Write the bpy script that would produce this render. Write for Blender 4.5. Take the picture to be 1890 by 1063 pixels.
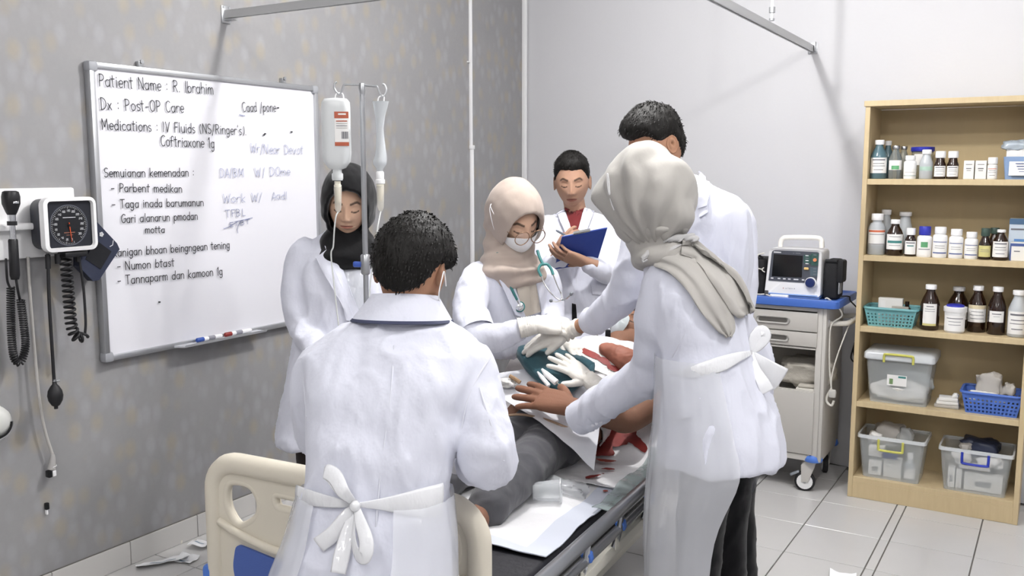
import bpy, bmesh, math, random
from mathutils import Vector, Matrix, noise
from mathutils.bvhtree import BVHTree
V = Vector
PI = math.pi
random.seed(7)
scene = bpy.context.scene
C = scene.collection
for o in list(bpy.data.objects):
    bpy.data.objects.remove(o)

# ---------------------------------------------------------------- camera
FPX, PITCH, YAW, CAMH = 1700.0, math.radians(7.25), math.radians(31.0), 1.6
cam = bpy.data.cameras.new('camera')
cam.sensor_width = 36.0
cam.lens = 36.0 * FPX / 1890.0
cam.clip_start = 0.05
cam_o = bpy.data.objects.new('camera', cam)
C.objects.link(cam_o)
cam_o.location = (0, 0, CAMH)
cam_o.rotation_euler = (PI / 2 - PITCH, 0, YAW)
scene.camera = cam_o

# ---------------------------------------------------------------- world, lamps, exposure
w = bpy.data.worlds.new('world')
scene.world = w
w.use_nodes = True
w.node_tree.nodes['Background'].inputs[0].default_value = (0.9, 0.93, 1.0, 1)
w.node_tree.nodes['Background'].inputs[1].default_value = 0.3
vs = scene.view_settings
vs.view_transform = 'Standard'
vs.look = 'None'
vs.gamma = 1.0
vs.use_curve_mapping = False
vs.exposure = 0.46
CEIL = 3.05
LAMPS = [(-1.45, 3.06, 70, 0.05), (0.05, 2.35, 38, 0.05), (-1.3, 0.2, 24, 0.12), (1.2, 0.4, 16, 0.12), (-0.2, -1.6, 28, 0.12)]
for lx, ly, pw, sz in LAMPS:
    l = bpy.data.lights.new('ceiling_lamp_light', 'POINT')
    l.shadow_soft_size = sz
    l.energy = pw
    l.color = (1.0, 0.985, 0.975)
    lo = bpy.data.objects.new('ceiling_lamp_light', l)
    C.objects.link(lo)
    lo.location = (lx, ly, CEIL - 0.22)

# ---------------------------------------------------------------- pixel helpers (a pixel of the photo to a point at a known plane)
Fv = V((-math.sin(YAW) * math.cos(PITCH), math.cos(YAW) * math.cos(PITCH), -math.sin(PITCH)))
Rv = V((math.cos(YAW), math.sin(YAW), 0))
Uv = Rv.cross(Fv)
Cv = V((0, 0, CAMH))
def ray(x, y): return Fv + Rv * ((x - 945.0) / FPX) - Uv * ((y - 531.5) / FPX)
def W(x, y, d): return Cv + ray(x, y) * d
def atz(x, y, z):
    r = ray(x, y); return Cv + r * ((z - CAMH) / r.z)
def atx(x, y, X):
    r = ray(x, y); return Cv + r * (X / r.x)
def aty(x, y, Y):
    r = ray(x, y); return Cv + r * (Y / r.y)

# ---------------------------------------------------------------- materials
def lin(c):
    if isinstance(c, str):
        c = c.lstrip('#'); c = [int(c[i:i + 2], 16) / 255 for i in (0, 2, 4)]
    return tuple((x / 12.92 if x <= 0.04045 else ((x + 0.055) / 1.055) ** 2.4) for x in c)
MATS = {}
def mat(name, col='#ffffff', rough=0.5, metal=0.0, spec=0.5, alpha=None, trans=0.0, ior=1.45, bump=None, var=None, emit=None, sheen=0.0, sss=0.0, coat=0.0):
    """bump: list of (scale, strength, (sx,sy,sz)); var: (scale, amount) gentle colour variation; alpha: thin see-through film"""
    if name in MATS: return MATS[name]
    m = bpy.data.materials.new(name)
    m.use_nodes = True
    nt = m.node_tree
    N, L = nt.nodes, nt.links
    b = N['Principled BSDF']
    c = lin(col)
    b.inputs['Base Color'].default_value = (*c, 1)
    b.inputs['Roughness'].default_value = rough
    b.inputs['Metallic'].default_value = metal
    b.inputs['Specular IOR Level'].default_value = spec
    b.inputs['IOR'].default_value = ior
    b.inputs['Transmission Weight'].default_value = trans
    if sheen: b.inputs['Sheen Weight'].default_value = sheen
    if coat: b.inputs['Coat Weight'].default_value = coat
    if sss:
        b.inputs['Subsurface Weight'].default_value = sss
        b.inputs['Subsurface Radius'].default_value = (0.012, 0.004, 0.002)
    if alpha is not None: b.inputs['Alpha'].default_value = alpha
    if emit:
        b.inputs['Emission Color'].default_value = (*c, 1)
        b.inputs['Emission Strength'].default_value = emit
    tc = None
    def coords(s):
        nonlocal tc
        if tc is None: tc = N.new('ShaderNodeTexCoord')
        mp = N.new('ShaderNodeMapping'); mp.inputs['Scale'].default_value = s
        L.new(tc.outputs['Object'], mp.inputs[0]); return mp.outputs[0]
    if var:
        no = N.new('ShaderNodeTexNoise'); no.inputs['Scale'].default_value = var[0]; no.inputs['Detail'].default_value = 5
        L.new(coords(var[2] if len(var) > 2 else (1, 1, 1)), no.inputs['Vector'])
        mx = N.new('ShaderNodeMix'); mx.data_type = 'RGBA'
        mx.inputs[6].default_value = (*[x * (1 - var[1]) for x in c], 1)
        mx.inputs[7].default_value = (*[min(1, x * (1 + var[1])) for x in c], 1)
        L.new(no.outputs[0], mx.inputs[0]); L.new(mx.outputs[2], b.inputs['Base Color'])
    if bump:
        prev = None
        for sc, st, s in bump:
            no = N.new('ShaderNodeTexNoise'); no.inputs['Scale'].default_value = sc; no.inputs['Detail'].default_value = 3
            L.new(coords(s), no.inputs['Vector'])
            bp = N.new('ShaderNodeBump'); bp.inputs['Strength'].default_value = st; bp.inputs['Distance'].default_value = 0.02
            L.new(no.outputs[0], bp.inputs['Height'])
            if prev is not None: L.new(prev, bp.inputs['Normal'])
            prev = bp.outputs[0]
        L.new(prev, b.inputs['Normal'])
    MATS[name] = m
    return m
def film(name, col, opacity, rough=0.15, bump=0.35, scale=14):
    """thin plastic film: part see-through, part milky and glossy"""
    if name in MATS: return MATS[name]
    m = mat(name, col, rough, bump=[(scale, bump, (1, 1, 0.5))] if bump else None, spec=0.7)
    nt = m.node_tree; N, L = nt.nodes, nt.links
    out = N['Material Output']; b = N['Principled BSDF']
    tr = N.new('ShaderNodeBsdfTransparent'); mx = N.new('ShaderNodeMixShader')
    mx.inputs[0].default_value = opacity
    L.new(tr.outputs[0], mx.inputs[1]); L.new(b.outputs[0], mx.inputs[2]); L.new(mx.outputs[0], out.inputs[0])
    return m

# ---------------------------------------------------------------- mesh collecting
class MB:
    def __init__(s): s.v = []; s.f = []
    def add(s, v, f):
        n = len(s.v); s.v += [V(p) for p in v]; s.f += [[i + n for i in q] for q in f]; return s
    def box(s, c, size, bevel=0.0, rot=None, seg=2):
        hx, hy, hz = [k / 2 for k in size]
        bm = bmesh.new()
        bmesh.ops.create_cube(bm, size=1.0)
        for q in bm.verts: q.co = V((q.co.x * 2 * hx, q.co.y * 2 * hy, q.co.z * 2 * hz))
        if bevel > 0: bmesh.ops.bevel(bm, geom=list(bm.edges), offset=min(bevel, hx * .98, hy * .98, hz * .98), segments=seg, affect='EDGES', profile=0.5)
        M = (rot.to_4x4() if rot is not None else Matrix.Identity(4)); M = Matrix.Translation(V(c)) @ M
        bm.verts.index_update()
        s.add([M @ q.co for q in bm.verts], [[q.index for q in f.verts] for f in bm.faces]); bm.free(); return s
    def tube(s, path, r, n=10, caps=True, closed=False, flat=1.0, up=None):
        path = [V(p) for p in path]; k = len(path)
        rr = r if isinstance(r, (list, tuple)) else [r] * k
        vs_, fs = [], []
        T = []
        for i in range(k):
            if closed: t = path[(i + 1) % k] - path[i - 1]
            else: t = path[min(i + 1, k - 1)] - path[max(i - 1, 0)]
            T.append(t.normalized() if t.length > 1e-9 else V((0, 0, 1)))
        u = V(up) if up is not None else (V((0, 0, 1)) if abs(T[0].z) < 0.9 else V((1, 0, 0)))
        u = (u - T[0] * u.dot(T[0])).normalized()
        for i in range(k):
            u = (u - T[i] * u.dot(T[i]))
            u = u.normalized() if u.length > 1e-6 else T[i].orthogonal().normalized()
            b = T[i].cross(u)
            for j in range(n):
                a = 2 * PI * j / n
                vs_.append(path[i] + (b * math.cos(a) + u * math.sin(a) * flat) * rr[i])
        m = k if closed else k - 1
        for i in range(m):
            for j in range(n):
                a, b_ = i * n + j, i * n + (j + 1) % n
                c, d = ((i + 1) % k) * n + (j + 1) % n, ((i + 1) % k) * n + j
                fs.append([a, b_, c, d])
        if caps and not closed:
            fs.append(list(range(n))[::-1]); fs.append([(k - 1) * n + j for j in range(n)])
        return s.add(vs_, fs)
    def cyl(s, a, b, r, n=16, r2=None): return s.tube([a, b], [r, r if r2 is None else r2], n)
    def lathe(s, prof, c=(0, 0, 0), n=20, rot=None, sx=1.0, sy=1.0):
        """prof: list of (radius, z), bottom to top"""
        M = Matrix.Translation(V(c)) @ (rot.to_4x4() if rot is not None else Matrix.Identity(4))
        vs_, fs = [], []
        for r, z in prof:
            for j in range(n):
                a = 2 * PI * j / n; vs_.append(M @ V((r * sx * math.cos(a), r * sy * math.sin(a), z)))
        for i in range(len(prof) - 1):
            for j in range(n): fs.append([i * n + j, i * n + (j + 1) % n, (i + 1) * n + (j + 1) % n, (i + 1) * n + j])
        fs.append(list(range(n))[::-1]); fs.append([(len(prof) - 1) * n + j for j in range(n)])
        return s.add(vs_, fs)
    def loft(s, rings, caps=True):
        n = len(rings[0]); vs_ = [p for r in rings for p in r]; fs = []
        for i in range(len(rings) - 1):
            for j in range(n): fs.append([i * n + j, i * n + (j + 1) % n, (i + 1) * n + (j + 1) % n, (i + 1) * n + j])
        if caps:
            c0 = sum(rings[0], V()) / n; c1 = sum(rings[-1], V()) / n
            vs_ += [c0, c1]; a = len(rings) * n
            for j in range(n):
                fs.append([a, (j + 1) % n, j]); fs.append([a + 1, (len(rings) - 1) * n + j, (len(rings) - 1) * n + (j + 1) % n])
        return s.add(vs_, fs)
    def prism(s, pts, d):
        """closed outline pts (3D, planar) extruded by vector d"""
        n = len(pts); pts = [V(p) for p in pts]; d = V(d)
        return s.add(pts + [p + d for p in pts], [list(range(n))[::-1], list(range(n, 2 * n))] + [[i, (i + 1) % n, n + (i + 1) % n, n + i] for i in range(n)])
    def grid(s, P, wrap=False):
        """P[i][j] points"""
        n, m = len(P), len(P[0]); vs_ = [p for r in P for p in r]; fs = []
        for i in range(n - 1):
            for j in range(m if wrap else m - 1):
                k = (j + 1) % m
                fs.append([i * m + j, i * m + k, (i + 1) * m + k, (i + 1) * m + j])
        return s.add(vs_, fs)
    def mesh(s, name):
        me = bpy.data.meshes.new(name); me.from_pydata([tuple(p) for p in s.v], [], s.f)
        bm = bmesh.new(); bm.from_mesh(me); bmesh.ops.recalc_face_normals(bm, faces=bm.faces); bm.to_mesh(me); bm.free()
        me.update(); return me
    def build(s, name, m, parent=None, smooth=40, origin=None, **kw):
        me = s.mesh(name)
        return link(name, me, m, parent, smooth, origin, **kw)
def smooth_mesh(me, angle):
    if angle is None: return
    if angle >= 180:
        me.polygons.foreach_set('use_smooth', [True] * len(me.polygons)); return
    bm = bmesh.new(); bm.from_mesh(me); a = math.radians(angle)
    for f in bm.faces: f.smooth = True
    for e in bm.edges:
        if len(e.link_faces) == 2 and e.calc_face_angle(0) > a: e.smooth = False
    bm.to_mesh(me); bm.free()
def link(name, me, m, parent=None, smooth=40, origin=None, label=None, cat=None, group=None, kind=None):
    smooth_mesh(me, smooth)
    o = bpy.data.objects.new(name, me); C.objects.link(o)
    me.materials.clear()
    for k in (m if isinstance(m, (list, tuple)) else [m]): me.materials.append(k)
    if origin is None and parent is None and len(me.vertices):
        xs = [q.co for q in me.vertices]
        origin = V(((min(p.x for p in xs) + max(p.x for p in xs)) / 2, (min(p.y for p in xs) + max(p.y for p in xs)) / 2, min(p.z for p in xs)))
    if origin is not None:
        me.transform(Matrix.Translation(-V(origin))); o.location = origin
    if parent is not None:
        o.parent = parent
        o.matrix_parent_inverse = parent_inv(parent)
    tag(o, label, cat, group, kind)
    return o
def parent_inv(p):
    """a part is modelled in world coordinates: undo its thing's placement; a part's own frame is the world already"""
    if p.parent is not None: return Matrix.Identity(4)
    return Matrix.LocRotScale(p.location, p.rotation_euler.to_quaternion(), p.scale).inverted()
def tag(o, label=None, cat=None, group=None, kind=None):
    if label: o['label'] = label
    if cat: o['category'] = cat
    if group: o['group'] = group
    if kind: o['kind'] = kind
    return o
def empty(name, loc, label=None, cat=None, group=None, kind=None):
    o = bpy.data.objects.new(name, None); o.empty_display_size = 0.05; C.objects.link(o); o.location = loc
    return tag(o, label, cat, group, kind)
def copy_tree(o, delta, parent=None, **kw):
    c = o.copy(); C.objects.link(c)
    if parent is None: c.location = o.location + V(delta)
    else:
        c.parent = parent
        c.matrix_parent_inverse = parent_inv(parent) if False else o.matrix_parent_inverse.copy()
    for ch in list(o.children): copy_tree(ch, delta, c)
    tag(c, **kw); return c
def rotz(a): return Matrix.Rotation(a, 3, 'Z')
def rotto(d, up=(0, 0, 1)):
    """rotation taking local z to d"""
    return V((0, 0, 1)).rotation_difference(V(d).normalized()).to_matrix()
def arc(c, r, a0, a1, n, ax=V((1, 0, 0)), ay=V((0, 0, 1)), ry=None):
    ry = r if ry is None else ry
    return [V(c) + ax * (r * math.cos(a0 + (a1 - a0) * i / n)) + ay * (ry * math.sin(a0 + (a1 - a0) * i / n)) for i in range(n + 1)]
def spline(pts, n=8):
    pts = [V(p) for p in pts]
    if len(pts) < 3: return pts
    out = []
    q = [pts[0] * 2 - pts[1]] + pts + [pts[-1] * 2 - pts[-2]]
    for i in range(1, len(q) - 2):
        for k in range(n):
            t = k / n; a, b, c, d = q[i - 1], q[i], q[i + 1], q[i + 2]
            out.append(0.5 * ((2 * b) + (c - a) * t + (2 * a - 5 * b + 4 * c - d) * t * t + (3 * b - a - 3 * c + d) * t ** 3))
    return out + [pts[-1]]
def rrect(w, h, r, n=5):
    """rounded rectangle outline in 2D, centred"""
    out = []
    for cx, cy, a in ((w / 2 - r, h / 2 - r, 0), (-w / 2 + r, h / 2 - r, PI / 2), (-w / 2 + r, -h / 2 + r, PI), (w / 2 - r, -h / 2 + r, 1.5 * PI)):
        for i in range(n + 1): out.append((cx + r * math.cos(a + PI / 2 * i / n), cy + r * math.sin(a + PI / 2 * i / n)))
    return out
def smoothstep(a, b, x):
    t = max(0.0, min(1.0, (x - a) / (b - a))); return t * t * (3 - 2 * t)
# ================================================================ the room
def wallpaper_mat():
    m = mat('grey leaf wallpaper', '#a9a8a8', 0.75, spec=0.25)
    nt = m.node_tree; N, L = nt.nodes, nt.links; b = N['Principled BSDF']
    tc = N.new('ShaderNodeTexCoord')
    def vor(scale, sx, sz, lo, hi, w=0.0, rz=0.0):
        mp = N.new('ShaderNodeMapping'); mp.inputs['Scale'].default_value = (0.0, sx, sz); mp.inputs['Rotation'].default_value = (rz, 0, 0); mp.inputs['Location'].default_value = (0, w, w)
        L.new(tc.outputs['Object'], mp.inputs[0])
        v = N.new('ShaderNodeTexVoronoi'); v.inputs['Scale'].default_value = scale; v.inputs['Randomness'].default_value = 0.75
        L.new(mp.outputs[0], v.inputs['Vector'])
        r = N.new('ShaderNodeMapRange'); r.inputs[1].default_value = lo; r.inputs[2].default_value = hi; r.inputs[3].default_value = 1; r.inputs[4].default_value = 0
        L.new(v.outputs['Distance'], r.inputs[0]); return r.outputs[0]
    leaves = vor(10.5, 1.2, 0.85, 0.16, 0.46)
    sprigs = vor(13.0, 1.3, 0.75, 0.2, 0.5, 3.1, 0.6)
    def mix(fac, a, bcol, amt):
        mu = N.new('ShaderNodeMath'); mu.operation = 'MULTIPLY'; mu.inputs[1].default_value = amt; L.new(fac, mu.inputs[0])
        mx = N.new('ShaderNodeMix'); mx.data_type = 'RGBA'; L.new(mu.outputs[0], mx.inputs[0])
        if isinstance(a, tuple): mx.inputs[6].default_value = (*a, 1)
        else: L.new(a, mx.inputs[6])
        mx.inputs[7].default_value = (*bcol, 1); return mx.outputs[2]
    no = N.new('ShaderNodeTexNoise'); no.inputs['Scale'].default_value = 5; no.inputs['Detail'].default_value = 4
    L.new(tc.outputs['Object'], no.inputs['Vector'])
    base = mix(no.outputs[0], lin('#8f8f91'), lin('#9e9d9d'), 1.0)
    c1 = mix(sprigs, base, lin('#a6a6aa'), 0.55)
    c2 = mix(leaves, c1, lin('#a39b8c'), 0.75)
    fine = N.new('ShaderNodeTexNoise'); fine.inputs['Scale'].default_value = 55
    L.new(tc.outputs['Object'], fine.inputs['Vector'])
    c3 = mix(fine.outputs[0], c2, lin('#858486'), 0.25)
    L.new(c3, b.inputs['Base Color'])
    return m
M_wallw = mat('white wall paint', '#d2d2d5', 0.7, spec=0.3, bump=[(60, 0.03, (1, 1, 1))])
M_ceil = mat('ceiling paint', '#f4f4f4', 0.8)
M_tile = mat('white glazed tile', '#c9c8c7', 0.22, spec=0.5, var=(6, 0.03))
M_grout = mat('dark grout', '#6b6864', 0.9)
M_alu = mat('brushed aluminium', '#b8babd', 0.35, metal=0.75)
M_alu_w = mat('grey painted rail', '#b9babb', 0.4, metal=0.3)
M_white = mat('white plastic', '#f1f1f2', 0.4)
M_offwhite = mat('off white plastic', '#e4e0d6', 0.45)
M_black = mat('black plastic', '#151518', 0.4)
M_rubber = mat('black rubber', '#1d1d20', 0.55)
M_chrome = mat('polished steel', '#d2d4d6', 0.16, metal=1.0)
M_steel = mat('satin steel', '#b4b6b9', 0.3, metal=0.9)

XL, YB0, SL = -3.2, 5.49, -0.17           # left wall plane, back wall at the corner, its slant
def yb(x): return YB0 + SL * (x - XL)
XR, YF = 2.6, -3.0
MB().box((XL - 0.05, (YF + 6) / 2, CEIL / 2), (0.1, 6 - YF, CEIL)).build('wall_left', wallpaper_mat(), smooth=None, kind='structure', origin=(XL, 0, 0))
MB().prism([(XL - .1, yb(XL - .1), 0), (XR + .1, yb(XR + .1), 0), (XR + .1, yb(XR + .1) + .12, 0), (XL - .1, yb(XL - .1) + .12, 0)], (0, 0, CEIL)).build('wall_back', M_wallw, smooth=None, kind='structure')
MB().box((XR + .05, (YF + 5) / 2, CEIL / 2), (.1, 5.4 - YF, CEIL)).build('wall_right', M_wallw, smooth=None, kind='structure')
MB().box(((XL + XR) / 2, YF - .05, CEIL / 2), (XR - XL + .2, .1, CEIL)).build('wall_front', M_wallw, smooth=None, kind='structure')
MB().box(((XL + XR) / 2, (YF + 5.8) / 2, CEIL + .05), (XR - XL + .2, 5.8 - YF + .2, .1)).build('ceiling', M_ceil, smooth=None, kind='structure')
# floor: grout bed and single tiles (beyond the seen part one plain slab of the same glaze)
fl = MB().box(((XL + XR) / 2, (YF + 5.7) / 2, -.055), (XR - XL, 5.7 - YF, .1)).build('floor', M_grout, smooth=None, kind='structure', origin=(0, 0, 0))
xs = [-1.27 - .335 * k for k in range(6, 0, -1)] + [-1.27, -.935, -.61, -.57, -.24, .09, .42, .75, 1.08, 1.41]
xs = [XL] + [x for x in xs if x > XL + .02]
ys = [4.49 + .3485 * k for k in range(-12, 4)]
G = .0026
tile_me = {}
for i in range(len(xs) - 1):
    for j in range(len(ys) - 1):
        cx, cy = (xs[i] + xs[i + 1]) / 2, (ys[j] + ys[j + 1]) / 2
        if cy - .17 > yb(cx): continue
        y1 = min(ys[j + 1], yb(xs[i + 1]) + .0)
        w_, h_ = xs[i + 1] - xs[i] - 2 * G, y1 - ys[j] - 2 * G
        if h_ < .02: continue
        cy = (ys[j] + y1) / 2
        key = (round(w_, 3), round(h_, 3))
        if key not in tile_me:
            tile_me[key] = MB().box((0, 0, -.005), (w_, h_, .01), .0012, seg=1).mesh('tile'); tile_me[key].materials.append(M_tile)
        o = bpy.data.objects.new('tile', tile_me[key]); C.objects.link(o); o.parent = fl
        o.location = (cx, cy, random.uniform(-.0003, .0003))
rest = MB()
rest.box(((XL + XR) / 2, (YF + ys[0]) / 2, -.004), (XR - XL, ys[0] - YF, .008)).box(((xs[-1] + XR) / 2, (ys[0] + 5.0) / 2, -.004), (XR - xs[-1], 5.0 - ys[0], .008))
rest.build('tile_field', M_tile, fl, smooth=None)
# skirting tiles on the left wall
bb = MB().box((XL + .003, (0.5 + 5.4) / 2, .05), (.006, 4.9, .1)).build('baseboard_left', M_grout, smooth=None, kind='structure')
M_skirt = mat('grey white skirting tile', '#cfcdca', 0.3)
me = MB().box((0, 0, 0), (.008, .3365, .097), .001, seg=1).mesh('tile'); me.materials.append(M_skirt)
for k in range(-4, 9):
    o = bpy.data.objects.new('tile', me); C.objects.link(o); o.parent = bb; o.matrix_parent_inverse = parent_inv(bb)
    o.location = (XL + .0075, 2.452 + .34 * k, .0495)
# corner strip and the cable duct
MB().box((XL + .018, YB0 - .03, CEIL / 2), (.034, .022, CEIL - .01), .004).build('trim_1', mat('white corner strip', '#e9e9ea', .4), kind='structure')
du = empty('cable_duct', (XL + .01, 4.82, 0), 'slim white cable duct running up the grey wall to the right', 'cable duct')
MB().box((XL + .008, 4.82, (1.75 + CEIL) / 2), (.016, .02, CEIL - 1.75 - .003), .003).build('upper_duct', M_white, du)
MB().box((XL + .010, 4.825, .93), (.019, .023, 1.62), .003).build('lower_duct', M_white, du)
MB().box((XL + .013, 4.823, 1.745), (.026, .03, .025), .004).build('joint_cover', M_white, du)
MB().cyl((XL, 4.795, 2.26), (XL + .02, 4.795, 2.26), .005).build('clip', M_white, du)
# lamps on the ceiling (above the frame)
for i, (lx, ly, pw, sz) in enumerate(LAMPS):
    t = empty('ceiling_lamp', (lx, ly, CEIL), ['round ceiling lamp above the bed', 'round ceiling lamp right of the bed', 'round ceiling lamp behind the foot end', 'round ceiling lamp near the right wall', 'round ceiling lamp at the back of the camera'][i], 'ceiling lamp', 'ceiling lamps')
    MB().lathe([(.05, -.05), (.075, -.045), (.08, -.004), (.07, 0)], (lx, ly, CEIL - .001), 24).build('lamp_base', M_white, t)
    MB().lathe([(.012, -.105), (.02, -.1), (.026, -.06), (.02, -.05)], (lx, ly, CEIL), 18).build('lamp_bulb', mat('lamp bulb', '#ffffff', .5, emit=8.0), t)
# curtain rail: from left wall along +X, then to the back wall
ZR = 2.275
cr = empty('curtain_rail', (-1.22, 2.9, ZR), 'grey metal curtain rail hung between the two walls', 'curtain rail')
yw = yb(-1.22)
def railprofile(a, b):
    a, b = V(a), V(b); d = (b - a).normalized(); s = d.cross(V((0, 0, 1)))
    o = [(-.011, -.017), (-.004, -.017), (-.004, -.012), (.004, -.012), (.004, -.017), (.011, -.017), (.011, .017), (-.011, .017)]
    return MB().prism([a + s * x + V((0, 0, z)) for x, z in o], b - a)
railprofile((XL + .006, 2.9, ZR), (-1.21, 2.9, ZR)).build('rail', M_alu_w, cr, smooth=None)
railprofile((-1.22, 2.89, ZR - .005), (-1.22, yw - .004, ZR - .03)).build('rail', M_alu_w, cr, smooth=None)
b1 = MB().box((XL + .003, 2.9, ZR), (.006, .05, .075), .003).box((XL + .03, 2.9, ZR - .024), (.05, .032, .006), .002)
for dy in (-.016, .016): b1.cyl((XL + .006, 2.9 + dy, ZR + .03), (XL + .009, 2.9 + dy, ZR + .03), .004, 8)
b1.build('wall_bracket', M_alu, cr)
MB().box((-1.22, yw - .004, ZR - .025), (.05, .008, .06), .003).box((-1.203, yw - .02, ZR - .02), (.004, .03, .05), .001).build('wall_bracket', M_alu, cr)
for y in (4.35,):
    MB().cyl((-1.22, y, ZR + .01), (-1.22, y, CEIL - .002), .007, 12).build('hanger_rod', M_white, cr)
    MB().cyl((-1.22, y, ZR + .045), (-1.22, y, ZR + .07), .014, 14).cyl((-1.22, y, ZR + .01), (-1.22, y, ZR + .02), .012, 14).build('hanger_nut', M_alu, cr)
MB().cyl((-1.22, 2.9, ZR + .017), (-1.22, 2.9, CEIL - .002), .007, 12).build('hanger_rod', M_white, cr)
# ================================================================ lettering: a single-stroke hand alphabet
def _A(cx, cy, rx, ry, a0, a1, n=8): return [(cx + rx * math.cos(math.radians(a0 + (a1 - a0) * i / n)), cy + ry * math.sin(math.radians(a0 + (a1 - a0) * i / n))) for i in range(n + 1)]
GL = {
 'a': (8, [_A(3.6, 4.6, 3.4, 4.6, 60, 360, 10) , [(7, 9.5), (7, 0)]]),
 'b': (8, [[(.6, 16), (.6, 0)], _A(4, 4.7, 3.4, 4.7, 180, -160, 10)]),
 'c': (7, [_A(4, 4.7, 3.6, 4.7, 50, 310)]),
 'd': (8, [_A(3.8, 4.6, 3.4, 4.6, 30, 330, 10), [(7, 16), (7, 0)]]),
 'e': (7.5, [[(.8, 5), (7, 5)] + _A(4, 4.8, 3.4, 4.8, 10, 310, 10)]),
 'f': (6, [_A(4.4, 12.4, 2.4, 3.4, 40, 180, 5) + [(2, 0)], [(0, 9), (5, 9)]]),
 'g': (8, [_A(3.8, 5, 3.4, 4.6, 40, 330, 10), [(7, 9.5), (7, -2)] + _A(4, -2, 3, 3.4, 0, -150, 6)]),
 'h': (8, [[(.8, 16), (.8, 0)], [(.8, 5)] + _A(4, 5.6, 3.2, 4, 170, 0, 6) + [(7.2, 0)]]),
 'i': (3, [[(1.2, 9.5), (1.2, 0)], [(1.2, 12.6), (1.3, 13.4)]]),
 'k': (7, [[(.8, 16), (.8, 0)], [(6, 9.5), (1, 4.4), (6.4, 0)]]),
 'l': (3, [[(1.2, 16), (1.2, 0)]]),
 'm': (11, [[(.8, 9.5), (.8, 0)], [(.8, 5.5)] + _A(3.4, 6, 2.3, 3.6, 170, 0, 5) + [(5.7, 0)], [(5.7, 5.5)] + _A(8, 6, 2.3, 3.6, 170, 0, 5) + [(10.3, 0)]]),
 'n': (8, [[(.8, 9.5), (.8, 0)], [(.8, 5)] + _A(4, 5.6, 3.2, 4, 170, 0, 6) + [(7.2, 0)]]),
 'o': (8, [_A(4, 4.8, 3.5, 4.8, 90, 450, 12)]),
 'p': (8, [[(.8, 9.5), (.8, -5.5)], _A(4, 4.8, 3.3, 4.6, 170, -170, 10)]),
 'r': (6, [[(.8, 9.5), (.8, 0)], [(.8, 5)] + _A(3.8, 6.4, 2.8, 3, 160, 40, 5)]),
 's': (6.5, [_A(3.4, 7.2, 2.4, 2.3, 40, 250, 7) + _A(3.4, 2.4, 2.6, 2.4, 80, -140, 7)]),
 't': (6, [[(2.6, 15), (2.6, .6), (3.6, 0)], [(0, 10.5), (5.4, 10.5)]]),
 'u': (8, [[(.8, 9.5), (.8, 4)] + _A(4, 3.8, 3.2, 3.8, 180, 360, 6) + [(7.2, 9.5), (7.2, 0)]]),
 'v': (7, [[(.4, 9.5), (3.4, 0), (6.6, 9.5)]]),
 'w': (9, [[(.4, 9.5), (2.4, 0), (4.6, 7), (6.6, 0), (8.8, 9.5)]]),
 'x': (7, [[(.4, 9), (6.4, 0)], [(6.2, 9), (.4, 0)]]),
 'A': (9, [[(.4, 0), (4.4, 16), (8.4, 0)], [(1.8, 5), (7, 5)]]),
 'B': (9, [[(1, 0), (1, 16)], [(1, 16)] + _A(3.6, 12.2, 3.6, 3.8, 90, -90, 6) + [(1, 8.4)], [(3, 8.4)] + _A(4, 4.2, 4.2, 4.2, 90, -90, 6) + [(1, 0)]]),
 'C': (9, [_A(5, 8, 4.6, 8, 50, 310, 12)]),
 'D': (10, [[(1, 16), (1, 0)], [(.4, 16)] + _A(2.4, 8, 6.6, 8, 90, -90, 10) + [(.4, 0)]]),
 'E': (8, [[(7, 16), (1, 16), (1, 0), (7, 0)], [(1, 8), (6, 8)]]),
 'F': (8, [[(1, 16), (1, 0)], [(.6, 16), (7, 16)], [(1, 8.6), (6, 8.6)]]),
 'G': (10, [_A(5, 8, 4.6, 8, 50, 360, 12) + [(5.4, 7.6)]]),
 'I': (3.5, [[(1.4, 16), (1.4, 0)]]),
 'L': (7, [[(1, 16), (1, 0), (6.4, 0)]]),
 'M': (12, [[(.8, 0), (1.4, 16), (5.6, 4), (10, 16), (10.8, 0)]]),
 'N': (10, [[(.8, 0), (.8, 16), (8.6, 0), (8.6, 16)]]),
 'O': (10, [_A(5, 8, 4.5, 8, 90, 450, 14)]),
 'P': (9, [[(1, 16), (1, 0)], [(.4, 15.6)] + _A(3.6, 11.6, 4, 4.2, 90, -90, 8) + [(1, 7.4)]]),
 'R': (9, [[(1, 16), (1, 0)], [(.4, 15.6)] + _A(3.6, 12, 4, 4, 90, -90, 8) + [(1, 8)], [(3.4, 8), (8, 0)]]),
 'S': (8.5, [_A(4.4, 12, 3.4, 4, 40, 260, 8) + _A(4.2, 4, 3.8, 4, 85, -145, 8)]),
 'T': (9, [[(.2, 16), (8.8, 16)], [(4.5, 16), (4.5, 0)]]),
 'V': (9, [[(.4, 16), (4.4, 0), (8.4, 16)]]),
 'W': (12, [[(.4, 16), (3, 0), (6, 12), (8.6, 0), (11.6, 16)]]),
 '1': (4, [[(.6, 13), (2.4, 16), (2.4, 0)]]),
 ':': (4, [[(1.6, 9), (1.7, 9.9)], [(1.6, 2), (1.7, 2.9)]]),
 '.': (3, [[(1.2, 0), (1.3, .8)]]), '-': (7, [[(.6, 6), (6, 6.3)]]), '(': (5, [_A(6, 7, 5, 10, 130, 230)]), ')': (5, [_A(-1, 7, 5, 10, 50, -50)]),
 '/': (6, [[(.4, -3), (5, 16)]]), "'": (2.5, [[(1.2, 16), (1, 13)]]), ' ': (6, []),
}
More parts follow.
